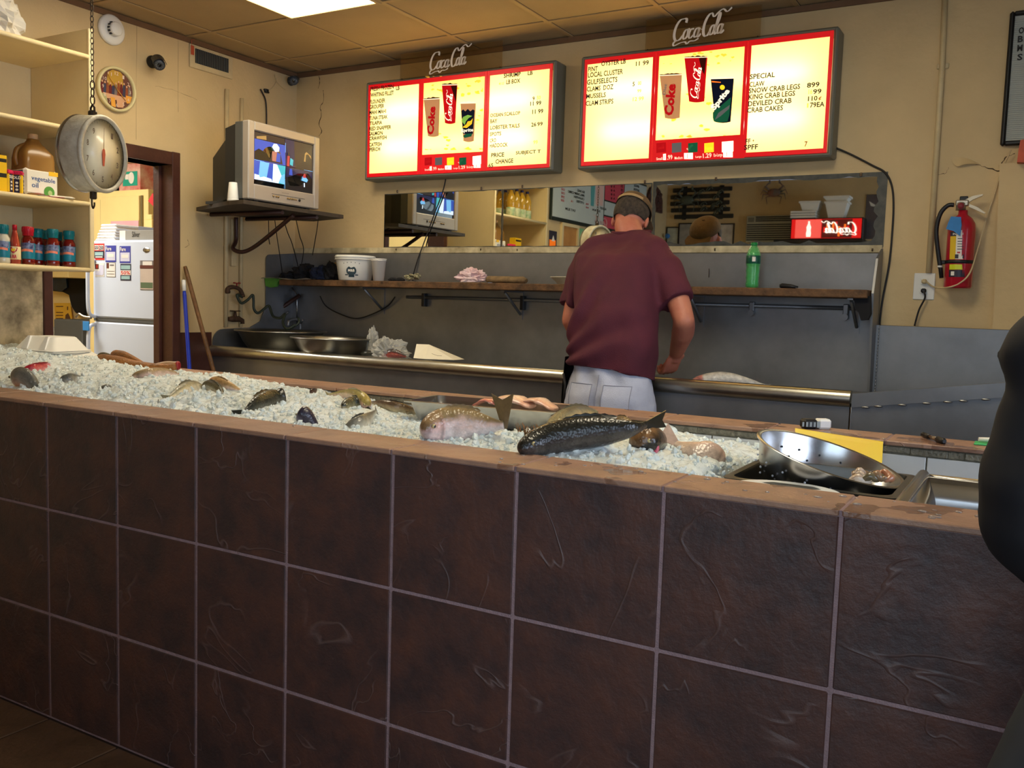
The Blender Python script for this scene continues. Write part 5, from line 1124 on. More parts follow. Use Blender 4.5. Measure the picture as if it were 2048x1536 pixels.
# towels and long silver carton on the fridge
b = MB(); p0, p1 = at(203, 479, y=2.25), at(243, 445, y=2.25); W0 = p1.x-p0.x
for k in range(6):
    z = fzt+.002+k*.019; o_ = .004*math.sin(k*2.1)
    b.box((p0.x+.012*k+o_, 2.2, z), (p0.x+.2+.004*k+o_, 2.5, z+.0185), 0, .008)
obj('towel_stack', b, mat('towel_white', (246, 246, 246), .9, var=.06, scale=60, bump=.6, bscale=200), label='stack of folded white towels on top of the refrigerator', cat='towel', loc=(p0.x+.1, 2.35, fzt))
t = thing('wrap_carton', 'long silver grey foil carton lying on the refrigerator', 'box', (-2.3, 2.2, fzt))
x0 = at(240, 470, y=2.13).x; b = MB(); b.box((x0, 2.13, fzt+.001), (x0+.6, 2.19, fzt+.063), 0, .002); obj('carton_body', b, mat('foil_grey', (150, 150, 146), .4), t)
b = MB(); b.box((x0-.002, 2.1285, fzt+.002), (x0+.055, 2.1296, fzt+.062), 0); obj('white_end', b, W_, t); b = MB(); put_text(b, 'Silver', (x0+.12, 2.128, fzt+.02), (.075, 0, 0), (0, 0, .035), 1); pass
obj('carton_print', b, [W_, M_blk], t)
b = MB(); b.box((x0+.03, 2.24, fzt+.001), (x0+.45, 2.44, fzt+.08), 0, .003, R=Matrix.Rotation(.1, 3, 'Y')); obj('grey_binder', b, mat('binder_grey', (104, 106, 112), .5), label='dark grey flat box lying behind the silver carton on the refrigerator', cat='box', loc=(x0+.2, 2.3, fzt))
# yellow cupboard behind
CY = 2.95; M_cup = mat('cupboard_yellow', (244, 220, 150), .5, var=.06)
t = thing('tall_cupboard', 'tall cream yellow cupboard standing behind the refrigerator', 'cupboard', (-3.7, 3.2, 0))
a = at(180, 378, y=CY); c = at(296, 378, y=CY)
b = MB(); b.box((a.x-.02, CY, .02), (c.x, 3.6, c.z), 0, .004); obj('cabinet', b, M_cup, t)
l_ = at(205, 395, y=CY); r_2 = at(282, 395, y=CY); b = MB(); b.box((l_.x, CY-.022, .3), (r_2.x, CY-.0015, l_.z), 0, .004); d = obj('door', b, M_cup, t)
b = MB(); b.box((r_2.x+.008, CY-.012, .3), (r_2.x+.03, CY-.0015, l_.z)); b.box((l_.x-.012, CY-.012, .3), (l_.x-.002, CY-.0015, l_.z-.02)); obj('hinge_strip', b, mat('hinge_brass', (130, 116, 76), .5, metal=.4), d)
p = at(248, 447, y=CY-.024); b = MB(); b.box((p.x-.16, CY-.0245, p.z-.11), (p.x+.17, CY-.0225, p.z+.02)); put_text(b, 'SALE', (p.x+.02, CY-.0252, p.z-.03), (.1, 0, 0), (0, 0, .03), 1) if 0 else None
obj('pink_note', b, mat('note_pink', (244, 180, 190), .7), d)
t = thing('supply_box', 'red and white supply box with a green panel on top of the cupboard', 'box', (-3.5, 3.2, c.z))
a = at(238, 375, y=3.0); e_ = at(280, 340, y=3.0); e3 = at(280, 335, y=3.0)
b = MB(); b.box((a.x, 3.0, c.z+.001), (e_.x, 3.25, c.z+.21), 0, .002); obj('carton_body', b, mat('box_white', (226, 200, 180), .5, col2=(200, 60, 60), scale=9), t)
b = MB(); b.box((a.x+.05, 2.9975, c.z+.04), (e_.x-.03, 2.999, c.z+.15)); b.ell((e_.x-.1, 2.9965, c.z+.1), (.035, .001, .045), 12, 8, 1); b.box((a.x+.08, 2.9965, c.z+.09), (a.x+.13, 2.9974, c.z+.13), 1); obj('carton_panel', b, [mat('panel_green', (40, 166, 140), .5), M_wht], t)
b = MB(); b.box((a.x+.02, 3.01, c.z+.212), (e_.x+.03, 3.24, c.z+.30), 0, .01); obj('clear_packet', b, mat('pack_tan', (200, 160, 120), .3, alpha=.8), label='clear tan packet lying on top of the supply box', cat='packet', loc=(a.x+.2, 3.1, c.z+.212))
b = MB(); b.box((a.x-.5, 3.0, c.z+.001), (a.x-.03, 3.2, c.z+.22), 0, .004); obj('black_crate', b, M_black, label='black crate on the cupboard left of the supply box', cat='crate', loc=(a.x-.25, 3.1, c.z))
# far wall cupboard, hanging bag, poster, seen left of the fridge
FW = 3.88
a = at(102, 556, y=FW); c = at(168, 545, y=FW)
b = MB(); b.box((a.x-.1, FW-.3, a.z), (c.x+.2, FW, a.z+.45), 0, .004); obj('wall_cupboard', b, M_cup, label='cream wall cupboard seen between the doorway jamb and the refrigerator', cat='cupboard', loc=(a.x, FW-.15, a.z))
yp = FW-.04
b = MB(); q = [at(u, v, y=yp) for u, v in ((104, 556), (168, 556), (168, 632), (160, 632), (150, 624), (143, 612), (140, 600), (138, 590), (126, 584), (106, 582))]; b.prism(q, (0, .03, 0)); obj('black_coat', b, mat('coat_black', (16, 16, 20), .8, var=.3), label='black coat hanging on the far wall of the back room', cat='coat', loc=q[0])
b = MB(); q = [at(u, v, y=yp-.02) for u, v in ((104, 557), (132, 557), (134, 575), (122, 583), (106, 580))]; b.prism(q, (0, .015, 0)); obj('blue_bag', b, mat('bag_blue', (26, 60, 110), .4, var=.6, scale=18), label='dark blue bag hanging in front of the black coat', cat='bag', loc=q[0])
t = thing('yellow_poster', 'yellow notice poster with dark drawing on the back room wall', 'poster', at(128, 660, y=yp))
b = MB(); q = [at(u, v, y=yp) for u, v in ((108, 606), (140, 606), (147, 660), (112, 660))]; b.prism(q, (0, .004, 0)); obj('sheet', b, mat('poster_yellow', (232, 184, 60), .6, var=.15, scale=9), t)
b = MB()
for v in (612, 624, 630, 636, 648): q = [at(u, vv, y=yp-.003) for u, vv in ((112, v), (126, v), (126, v+1.6), (112, v+1.6))]; b.prism(q, (0, .001, 0))
q = [at(u, vv, y=yp-.003) for u, vv in ((131, 630), (136, 626), (140, 634), (141, 641), (135, 638), (130, 640))]; b.prism(q, (0, .001, 0)); q = [at(u, vv, y=yp-.003) for u, vv in ((134, 613), (136, 613), (136, 620), (134, 620))]; b.prism(q, (0, .001, 0))
obj('poster_print', b, fontmat('brown', (90, 60, 40)), t)
a = at(150, 700, y=3.4); b = MB(); b.box((a.x-.16, 3.3, .0), (a.x+.25, 3.8, at(150, 640, y=3.3).z), 0, .01); obj('grey_cabinet', b, mat('cab_grey', (92, 96, 96), .5), label='dark grey metal cabinet behind the refrigerator handle', cat='cabinet', loc=(a.x, 3.5, 0))
b = crumple(at(118, 672, y=3.5), (.16, .12, .09), 8); p = at(118, 672, y=3.5); 
tb_ = MB(); tb_.box((p.x-.3, 3.3, 0), (p.x+.17, 3.8, p.z-.055), 0, .004); obj('work_table', tb_, mat('table_tan', (150, 130, 100), .6), label='low tan work table at the far wall of the back room', cat='table', loc=(p.x, 3.5, 0))
obj('plastic_bag', b, M_film, label='clear plastic bag heap on the low table in the back room', cat='bag', loc=p)
a = at(300, 372, y=2.6); b = MB(); q = [at(u, v, y=2.35) for u, v in ((296, 402), (305, 386), (312, 396), (310, 416))]; b.prism(q, (0, .02, 0)); obj('red_pennant', b, mat('pennant_red', (190, 30, 36), .5), label='small red cloth hanging beside the dark door reveal', cat='cloth', loc=q[0])
b = MB(); q0 = at(299, 440, y=2.9); b.box((q0.x-.03, 2.88, 1.7), (q0.x+.05, 2.94, q0.z), 0, .004); b.box((q0.x-.02, 2.885, q0.z), (q0.x+.04, 2.935, q0.z+.04), 0, .004); b.box((q0.x-.05, 2.87, 0), (q0.x+.07, 2.95, 1.7), 0, .004); obj('cream_post', b, M_cup, label='cream painted post beside the yellow cupboard', cat='post', loc=(q0.x, 2.9, 0))

# ================================================================== BROOM HANDLES
def pole(p0, p1, r, label, parts):
    t = thing('broom', label, 'broom', p1); p0, p1 = Vector(p0), Vector(p1)
    for nm, a, b_, rr, m in parts:
        b = MB(); A_ = p0.lerp(p1, a); B_ = p0.lerp(p1, b_); b.tube([A_, A_.lerp(B_, .02), A_.lerp(B_, .98), B_], [rr*.8, rr, rr, rr*.8] if nm != 'head' else [rr*.5, rr, rr*1.4, rr*1.5], 12, flat=1 if nm != 'head' else .4); obj(nm, b, m, t)
top = at(367, 560, x=-1.69); bot = at(379, 738, x=-1.6); dr = (bot-top); end = top+dr*((top.z-.02)/(top.z-bot.z))
pole(top, end, .011, 'blue mop pole with white tip leaning on the left wall', [('tip', 0, .045, .0122, M_white), ('handle', .0455, .9, .0112, mat('pole_blue', (34, 60, 190), .3)), ('head', .9005, 1, .05, mat('mop_grey', (120, 116, 110), .9))])
top = at(370, 533, x=-1.695); bot = at(426, 738, x=-1.5); dr = (bot-top); end = top+dr*((top.z-.02)/(top.z-bot.z))
pole(top, end, .0125, 'worn wooden broom handle leaning on the left wall beside the blue pole', [('handle', 0, .9, .0125, mat('handle_wood', (140, 98, 56), .5, col2=(84, 58, 36), scale=14)), ('head', .9005, 1, .06, mat('broom_straw', (170, 140, 80), .9))])

# ================================================================== THINGS IN THE SINK
def basin(cu, cv, wpx, y, h, label, r2=.55):
    c = at(cu, cv, y=y); a = at(cu-wpx/2, cv, y=y); R_ = (c-a).length; z0 = DK+.001; H = c.z-z0
    t = thing('steel_basin', label, 'basin', (c.x, y, z0))
    b = MB(); b.lathe([(R_*r2*.98, 0), (R_*(r2+.12), H*.18), (R_*.82, H*.55), (R_*.93, H*.93), (R_*.99, H*.97), (R_, H), (R_*.985, H+.004), (R_*.93, H), (R_*.9, H*.92), (R_*.78, H*.55), (R_*(r2+.08), H*.2), (R_*r2*.9, .006), (.0001, .005)], (c.x, y, z0), n=48); obj('bowl', b, M_alum, t)
    b = MB(); pth = [(c.x+(R_)*math.cos(2*PI*k/48), y+(R_)*math.sin(2*PI*k/48), c.z) for k in range(49)]; b.tube(pth, .005, 6, caps=False); obj('rolled_edge', b, M_alum, t); return c, R_
basin(562, 662, 128, 2.46, 0, 'large deep steel basin in the left corner of the sink')
basin(666, 676, 124, 2.34, 0, 'smaller steel basin beside the large one in the sink')
cord('wash_hose', [at(573, 660, y=2.5), at(585, 655, y=2.52), at(598, 645, y=2.55), at(596, 635, y=2.56)], .007, 'short dark hose end hooked over the large basin', 'hose', mat('hose_green', (52, 62, 50), .45), 8)
for k, (u, v) in enumerate(((570, 632), (600, 648), (540, 640))):
    p = at(u, v, y=2.8); t = thing('sink_faucet', ['short steel tap rising between the basins and the backsplash', 'dark tap handle at the back of the large basin', 'steel tap with lever at the left corner of the sink'][k], 'tap', (p.x, 2.8, DK))
    b = MB(); b.tube(cat_path([(p.x, 2.8, DK), (p.x, 2.8, p.z), (p.x, 2.76, p.z+.03), (p.x, 2.7, p.z+.02), (p.x, 2.69, p.z-.01)], 5), .010, 10); obj('spout', b, M_steel, t)
    b = MB(); b.lathe([(.02, 0), (.018, .02), (.011, .03)], (p.x, 2.8, DK+.0005), n=14); b.tube([(p.x, 2.8, p.z), (p.x+.04, 2.79, p.z+.03)], .006, 8); obj('lever', b, M_steel, t)
pipe('standpipe', [at(594, 650, y=2.84), at(594, 590, y=2.84), at(584, 575, y=2.84)], .0045, 'thin bright water line standing in front of the left backsplash', M_steelb, n=8)
cord('extension_cable', [at(640, 592, y=2.8), at(652, 612, y=2.82), at(680, 628, y=2.83), at(712, 637, y=2.83), at(745, 628, y=2.83), at(775, 612, y=2.83), at(790, 594, y=2.82)], .004, 'black cord looping below the wooden shelf in front of the backsplash')
pipe('angled_pipe', [at(515, 648, y=2.66), at(530, 640, y=2.7), at(560, 618, y=2.76), at(600, 590, y=2.84)], .013, 'dark iron pipe slanting across the left corner above the sink', M_iron)
# plastic bag, fish fillets, white box in the sink
p = at(775, 695, y=2.32); z0 = DK+.012
obj('plastic_bag', crumple((p.x+.01, 2.32, z0+.045), (.13, .09, .095), 21, 34, 22, .45, f=3.6), M_film, label='crumpled clear plastic bag in the sink beside the white box', cat='bag', loc=(p.x, 2.32, z0))
p2 = at(745, 690, y=2.4); b = crumple((p2.x, 2.40, z0+.08), (.04, .03, .115), 5, 22, 22, .35, f=3); obj('plastic_bag', b, M_film, label='upright twisted clear bag standing behind the crumpled bag in the sink', cat='bag', loc=(p2.x, 2.4, z0))
t = thing('white_carton', 'white folded food carton with faint print lying open in the sink', 'box', (0, 2.25, DK))
q = {k: at(u, v, y=y) for k, u, v, y in (('a', 827, 716, 2.22), ('b', 833, 688, 2.3), ('c', 858, 689, 2.3), ('d', 908, 720, 2.26), ('e', 850, 718, 2.2))}
b = MB(); A, B, C, D, E_ = [q[k] for k in 'abcde']
b.add([A, E_, C, B, D, Vector((D.x, D.y+.1, D.z)), Vector((B.x, B.y+.1, B.z-.03)), Vector((A.x, A.y+.12, A.z))], [(0, 1, 2, 3), (1, 4, 2), (2, 4, 5, 3), (3, 5, 6), (0, 3, 6, 7)], 0); b.tube([A, E_, D], .0015, 4); obj('carton_shell', b, mat('carton_white', (232, 226, 204), .6, var=.05), t)
b = MB(); put_text(b, 'abc', E_.lerp(D, .25)+Vector((0, -.004, .012)), (D-E_)*.5, (C-E_)*.35, 0) if 0 else b.tube([E_.lerp(D, .25)+Vector((0, -.006, .03)), E_.lerp(D, .45)+Vector((0, -.006, .02)), E_.lerp(D, .6)+Vector((0, -.006, .02))], .001, 4)
obj('faint_print', b, fontmat('grey', (150, 140, 120)), t)

# ================================================================== THINGS ON THE WOODEN SHELF
zs = SH+.0006
p = at(710, 561, y=2.71); t = thing('plastic_bucket', 'white plastic tub with round navy emblem on the wooden shelf', 'bucket', (p.x, 2.71, zs))
b = MB(); b.lathe([(.095, 0), (.1, .004), (.118, .12), (.119, .128), (.124, .13), (.124, .152), (.12, .154), (.115, .15), (.092, .006), (.0001, .005)], (p.x, 2.71, zs), n=40)
for h in (.126, .14): b.lathe([(.119, h), (.128, h+.001), (.128, h+.004), (.119, h+.005)], (p.x, 2.71, zs), n=40)
obj('tub_body', b, M_white, t)
b = MB(); cen = Vector((p.x, 2.71, zs)); an = math.radians(-62)
def on(b, da, z, w, h, mi=0, txt=None, R_=.1135, rd=False):
    a = an+da; rr = .1+.018*z/.12+.0012; o_ = cen+Vector((rr*math.cos(a), rr*math.sin(a), z)); tx = Vector((-math.sin(a), math.cos(a), 0)); out = Vector((math.cos(a), math.sin(a), 0))
    if txt: put_text(b, txt, o_-tx*w/2+out*.003, tx*w, (0, 0, h), mi, .03)
    elif rd: b.prism([o_+tx*w*math.cos(k*PI/10)+Vector((0, 0, h*math.sin(k*PI/10))) for k in range(20)], out*.0012, mi)
    else: b.prism([o_-tx*w/2, o_+tx*w/2, o_+tx*w/2+Vector((0, 0, h)), o_-tx*w/2+Vector((0, 0, h))], out*.001, mi)
on(b, 0, .058, .031, .029, 0, rd=True); on(b, 0, .052, .04, .016, 1, 'M&B'); on(b, 0, .02, .034, .012, 0); on(b, .3, .03, .018, .006, 0); on(b, -.3, .03, .018, .006, 0)
for k in range(5): on(b, -.42+.21*k, .1+.006*math.sin(PI*k/4), .004, .005, 0)
for k in range(7): on(b, -1.0, .045+.009*k, .018, .0015, 2)
obj('tub_print', b, [mat('emblem_navy', (30, 54, 66), .5), M_wht, fontmat('grey', (150, 140, 120))], t)
p = at(757, 561, y=2.69); foam_cup((p.x, 2.69, zs), 'white foam cup standing beside the emblem tub on the wooden shelf', .135, .045)
for k, (u, y, r, l) in enumerate([(583, 2.72, (.07, .08, .035), 'dark glove lying at the left end of the wooden shelf'), (610, 2.74, (.09, .08, .07), 'dark cloth bundle at the left end of the wooden shelf'), (640, 2.71, (.07, .07, .06), 'navy rag heap left of the tub on the wooden shelf'), (662, 2.73, (.06, .06, .075), 'dark work glove bunched against the emblem tub')]):
    p = at(u, 560, y=y); obj('work_rag', crumple((p.x, y, zs+r[2]*.55), r, 30+k, 24, 14, .35), mat('rag_dark' if k != 2 else 'rag_navy', (26, 26, 30) if k != 2 else (30, 38, 62), .9, var=.3, scale=20), label=l, cat='rag', loc=(p.x, y, zs), group='dark rags on the wooden shelf')
p = at(672, 535, y=2.8); b = MB(); b.ell((p.x, 2.8, p.z), (.022, .02, .035)); b.tube([(p.x, 2.8, zs), (p.x, 2.8, p.z)], .01, 8); obj('scrub_brush', b, mat('brush_tan', (190, 150, 90), .9, bump=.8, bscale=200), label='tan scrub brush standing behind the emblem tub', cat='brush', loc=(p.x, 2.8, zs))
# white paper and green sponge over the shelf end
b = MB(); P0, P1 = at(528, 551, y=2.62), at(608, 557, y=2.55)
def pf(u, v): x = P0.x+(P1.x-P0.x)*u; return (x, 2.66-.09*v, SH+.004+.004*math.sin(u*7)+.002*math.sin(v*5+u*9)-.004*v*0)
b.grid(pf, 16, 5); b.grid(lambda u, v: Vector(pf(u, v))+Vector((0, 0, -.002)), 16, 5); obj('paper_sheet', b, mat('paper_white', (228, 222, 208), .7), label='white paper sheet lying over the left end of the wooden shelf', cat='paper', loc=P0)
b = MB(); q = [at(u, v, y=2.6) for u, v in ((529, 555), (531, 572), (540, 575), (549, 573), (553, 564), (562, 558))]; b.prism(q, (0, .03, 0)); obj('green_sponge', b, mat('sponge_green', (96, 160, 60), .8, bump=.5, bscale=200), label='green scouring sponge under the white paper at the shelf end', cat='sponge', loc=q[0])
# rope bundle, plastic bag, tan roll, foam tray, bottle, knife
R5 = random.Random(11)
p = at(826, 561, y=2.68); b = MB(); 
for k in range(7):
    a = R5.uniform(-.4, .4); zz_ = zs+.006+.006*k*.6; pth = [(p.x-.045+.09*j/8+R5.uniform(-.004, .004), 2.68+.012*math.sin(j*1.3+k)+a*.03, zz_+.008*abs(math.sin(j*.9+k*.8))+.012*(j/8)) for j in range(9)]; b.tube(cat_path(pth, 3), .0055, 6)
obj('rag_bundle', b, mat('rag_cream', (196, 190, 150), .8, col2=(80, 74, 54), scale=50, bump=.5), label='twisted cream and brown rag lying on the wooden shelf below the cord', cat='rag', loc=(p.x, 2.68, zs))
for k, u in enumerate((786, 800)):
    p = at(u, 560, y=2.7); obj('paper_scrap', crumple((p.x, 2.7, zs+.011), (.035, .02, .013), 50+k, 14, 8, .2), mat('rag_dark', (26, 26, 30), .9), label=['dark crumpled scrap on the shelf right of the foam cup', 'second dark scrap on the shelf beside the cream rag'][k], cat='scrap', loc=(p.x, 2.7, zs))
p = at(942, 562, y=2.68); b = crumple((p.x, 2.68, zs+.03), (.095, .05, .05), 61, 30, 18, .5, f=3.2)
obj('shopping_bag', b, mat('bag_pinkwhite', (238, 230, 234), .4, col2=(230, 176, 184), scale=5, alpha=.92), label='thin white and pink plastic shopping bag crumpled on the wooden shelf', cat='bag', loc=(p.x, 2.68, zs))
a, c = at(975, 556, y=2.7), at(1053, 558, y=2.7); b = MB(); b.tube([(a.x, 2.7, zs+.021), (a.x+.01, 2.7, zs+.021), (c.x-.02, 2.7, zs+.02), (c.x, 2.7, zs+.016)], [.016, .0205, .02, .012], 12, flat=1.2); obj('sandpaper_roll', b, mat('roll_tan', (150, 124, 86), .8, col2=(104, 84, 60), scale=26, bump=.4), label='tan rolled sandpaper tube lying beside the shopping bag', cat='roll', loc=(a.x, 2.7, zs))
a = at(924, 563, y=2.63); c = at(982, 563, y=2.63); b = MB(); b.prism([(a.x, 2.63, zs+.0005), (c.x-.02, 2.63, zs+.0005), (c.x, 2.645, zs+.0005), (c.x-.02, 2.66, zs+.0005), (a.x, 2.655, zs+.0005)], (0, 0, .002)); obj('knife', b, M_steelb, label='thin fillet knife blade lying in front of the shopping bag', cat='knife', loc=a)
a = at(1104, 548, y=2.7); b = MB(); t = thing('foam_tray', 'cream foam tray on the wooden shelf half hidden by the man', 'tray', (a.x+.12, 2.7, zs))
b.lathe([(.085, 0), (.088, .003), (.125, .035), (.13, .036), (.13, .039), (.123, .039), (.084, .006), (.0001, .005)], (a.x+.125, 2.71, zs), n=8); obj('tray_shell', b, mat('foam_cream', (226, 218, 190), .6), t); b = MB(); b.ell((a.x+.125, 2.71, zs+.016), (.08, .08, .008)); obj('tray_content', b, mat('content_brown', (90, 70, 40), .4), t)
p = at(1504, 570, y=2.70); t = thing('soda_bottle', 'empty green plastic soda bottle on the wooden shelf', 'bottle', (p.x, 2.70, zs)); BC = (p.x, 2.70, zs)
M_grn = mat('bottle_green', (60, 205, 100), .08, var=.15, scale=40, alpha=.62, spec=.9, coat=1, bump=.9, bscale=90)
k_ = (at(1504, 485, y=2.70).z-zs)/.222
prof = [(.022, 0), (.03, .004), (.033, .02), (.029, .035), (.033, .05), (.030, .065), (.034, .085), (.031, .1), (.034, .112), (.0345, .115), (.0345, .16), (.033, .165), (.029, .18), (.018, .2), (.0125, .207), (.012, .212)]
b = MB(); b.lathe([(r*.98, h*k_) for r, h in prof], BC, n=28); obj('plastic_body', b, M_grn, t)
b = MB(); b.lathe([(.0338, .118*k_), (.0345, .119*k_), (.0345, .157*k_), (.0338, .158*k_)], BC, n=28, caps=False); o = obj('paper_label', b, mat('label_dkgreen', (24, 92, 70), .35, var=.3, scale=60), t)
b = MB(); b.box((BC[0]+.004, BC[1]-.0356, zs+.128*k_), (BC[0]+.02, BC[1]-.0346, zs+.15*k_)); put_text(b, 'LYMON', (BC[0]-.026, BC[1]-.036, zs+.135*k_), (.024, .0, 0), (0, 0, .008)) if 0 else None; obj('label_print', b, M_wht, o)
b = MB(); b.lathe([(.0155, .207*k_), (.016, .209*k_), (.016, .221*k_), (.0001, .222*k_)], BC, n=20); obj('cap', b, mat('cap_green', (10, 130, 60), .35), t)
a, c = at(1560, 563, y=2.68), at(1606, 571, y=2.68); b = MB(); b.tube([(a.x, 2.68, zs+.012), (a.x+.01, 2.68, zs+.013), (a.x+.05, 2.68, zs+.011), (a.x+.085, 2.675, zs+.006)], [.008, .012, .01, .006], 10, flat=.8); t = thing('fillet_knife', 'black handled fillet knife on the right half of the wooden shelf', 'knife', (a.x, 2.68, zs)); obj('handle', b, M_black, t); b = MB(); b.prism([(a.x+.08, 2.675, zs+.002), (a.x+.22, 2.66, zs+.001), (a.x+.08, 2.655, zs+.002)], (0, 0, .0015)); obj('blade', b, M_steelb, t)
p = at(1418, 547, y=WY-.03); pipe('nail', [(p.x, WY-.03, p.z-.02), (p.x, WY-.034, p.z+.025)], .0016, 'thin nail standing against the backsplash right of the man', M_rust, 'nail', 5)
b = MB(); q = [at(u, v, y=2.63) for u, v in ((1708, 592), (1740, 592), (1741, 628), (1735, 640), (1722, 641), (1717, 625), (1709, 618))]; b.prism(q, (0, .04, 0)); o = obj('black_cloth', b, mat('rag_dark', (26, 26, 30), .9), label='black cloth hanging under the right end of the wooden shelf', cat='cloth', loc=q[0])
# belly of a white fish lying in the sink right of the man
# ================================================================== RIGHT WALL PIECES
# power outlet
a = at(1829, 546, y=WY); c = at(1868, 600, y=WY); ox, oz = (a.x+c.x)/2, (a.z+c.z)/2
t = thing('power_outlet', 'white double power outlet with two plugs on the back wall', 'outlet', (ox, WY, oz))
b = MB(); b.box((a.x, WY-.007, c.z), (c.x, WY-.0005, a.z), 0, .003); obj('cover_plate', b, M_white, t)
for dz, m in ((.022, M_pipe), (-.02, M_black)):
    b = MB(); b.box((ox-.016, WY-.0095, oz+dz-.014), (ox+.016, WY-.0072, oz+dz+.014), 0, .004); s_ = obj('socket', b, M_white, t)
    b = MB(); b.box((ox-.01, WY-.034, oz+dz-.01), (ox+.012, WY-.0098, oz+dz+.01), 0, .005); obj('plug', b, m, s_)
cord('power_cord', [(ox, WY-.03, oz-.02), at(1850, 595, y=WY-.035), at(1838, 620, y=WY-.03), at(1829, 652, y=WY-.03)], .0045, '', parent=t)
cord('power_cord', [(ox+.012, WY-.028, oz+.02), at(1868, 574, y=WY-.03), at(1895, 575, y=WY-.12), at(1920, 566, y=WY-.13), at(1940, 545, y=WY-.13), at(1955, 500, y=WY-.06), at(1972, 440, y=WY-.02), at(1990, 385, y=WY-.012), at(2002, 345, y=WY-.012), at(2022, 300, y=WY-.05)], .0035, '', m=M_pipe, parent=t)
# fire extinguisher
EY = WY-.075
e0, e1_ = at(1915, 577, y=EY), at(1917, 430, y=EY); er = (at(1946, 500, y=EY)-at(1889, 500, y=EY)).length/2; ex = (at(1943, 577, y=EY).x+at(1887, 577, y=EY).x)/2
lean = Vector((at(1921, 430, y=EY).x-ex, 0, at(1921, 430, y=EY).z-e0.z)); ax_ = lean.normalized(); Hh = lean.length
M_exr = mat('extinguisher_red', (178, 22, 44), .28, coat=.6, var=.1); base = Vector((ex, EY, e0.z))
t = thing('fire_extinguisher', 'red fire extinguisher with black hose hanging on the back wall', 'extinguisher', base)
b = MB(); b.lathe([(er*.9, 0), (er, .008), (er, Hh*.8), (er*.93, Hh*.88), (er*.7, Hh*.95), (er*.35, Hh), (er*.33, Hh+.02)], base, ax_, 32); obj('cylinder', b, M_exr, t)
hd = base+ax_*(Hh+.02)
b = MB(); b.lathe([(er*.36, 0), (er*.36, .03), (er*.25, .035)], hd, ax_, 16); b.box(hd+Vector((-.022, -.012, .018)), hd+Vector((.03, .012, .045)), 0, .004); obj('valve', b, mat('valve_metal', (176, 166, 150), .35, metal=.8), t)
b = MB(); hx = [at(u, v, y=EY) for u, v in ((1925, 402), (1945, 392), (1966, 388), (1965, 391), (1946, 399), (1932, 408))]; b.prism(hx, (0, .016, 0)); o = obj('lever', b, mat('lever_cream', (196, 184, 160), .4, metal=.5), t)
b = MB(); hx = [at(u, v, y=EY) for u, v in ((1938, 408), (1955, 414), (1971, 426), (1968, 427), (1950, 419), (1938, 414))]; b.prism(hx, (0, .016, 0)); obj('carry_handle', b, mat('lever_cream', (196, 184, 160), .4), t)
b = MB(); p = at(1922, 412, y=EY-.03); b.lathe([(.013, 0), (.013, .008), (.0001, .009)], p, (0, -1, 0), 18); obj('gauge', b, mat('gauge_dark', (140, 50, 60), .3), t)
b = MB(); b.tube(cat_path([at(1908, 410, y=EY-.01), at(1896, 411, y=EY-.01), at(1882, 425, y=EY-.01), at(1874, 450, y=EY-.01), at(1873, 475, y=EY-.01), at(1877, 510, y=EY-.01), at(1880, 532, y=EY-.01)], 6), .0095, 10)
h_ = obj('hose', b, M_black, t); b = MB(); b.tube([at(1880, 534, y=EY-.01), at(1881, 537, y=EY-.01), at(1883, 556, y=EY-.01)], [.010, .009, .009], 10); obj('nozzle', b, M_black, h_)
b = MB(); b.lathe([(.0108, 0), (.0108, .008)], at(1880, 533, y=EY-.01)-Vector((0, 0, .004)), (0, 0, 1), 12); obj('nozzle_ring', b, M_white, h_)
b = MB(); z_ = Hh*.335; b.lathe([(er*1.02, z_), (er*1.05, z_+.001), (er*1.05, z_+.014), (er*1.02, z_+.015)], base, ax_, 32, caps=False); b.box(base+Vector((-er-.03, -.01, z_-.002)), base+Vector((-er+.002, .012, z_+.016)), 0, .003); obj('strap', b, M_black, t)
b = MB(); hb = at(1928, 396, y=WY-.004); b.box((hb.x-.017, WY-.008, hb.z-.02), (hb.x+.017, WY-.0005, hb.z+.008), 0, .003); b.box((ex-.01, WY-.02, e0.z+.1), (ex+.01, WY-.0005, e0.z+.2)); obj('wall_bracket', b, M_black, t)
# wrapped labels on the cylinder
def wrap(b, a0, a1, z0, z1, mi, rr=1.012, n=10):
    Q = ax_.to_track_quat('Z', 'Y').to_matrix() if abs(ax_.z) < .999 else Matrix.Identity(3); vs = []
    for k in range(n+1):
        a = math.radians(a0+(a1-a0)*k/n); o_ = Vector((math.cos(a), math.sin(a), 0))*er*rr; vs += [base+o_+ax_*(Hh*z0), base+o_+ax_*(Hh*z1)]
    b.add(vs, [(2*k, 2*k+2, 2*k+3, 2*k+1) for k in range(n)], mi)
b = MB(); c0_ = -63
wrap(b, c0_-62, c0_+62, .39, .70, 0); wrap(b, c0_-36, c0_+36, .39, .78, 1, 1.018); wrap(b, c0_-62, c0_+62, .70, .76, 2, 1.016); wrap(b, c0_-60, c0_+60, .25, .32, 3, 1.016); wrap(b, c0_-62, c0_+62, .15, .245, 2, 1.016)
o = obj('instruction_label', b, [mat('ext_yellow', (226, 190, 40), .4), M_wht, mat('ext_navy', (40, 34, 50), .4), mat('ext_lime', (216, 226, 40), .4)], t)
b = MB()
def wtxt(s_, a0, a1, z0, z1, mi):
    vs, fs = text_verts(s_, .02); out = []
    for x, y in vs:
        a = math.radians(a0+(a1-a0)*x); out.append(base+Vector((math.cos(a), math.sin(a), 0))*er*1.03+ax_*(Hh*(z0+(z1-z0)*y)))
    b.add(out, fs, mi)
wtxt('INSTRUCTIONS', c0_-50, c0_+50, .715, .745, 0)
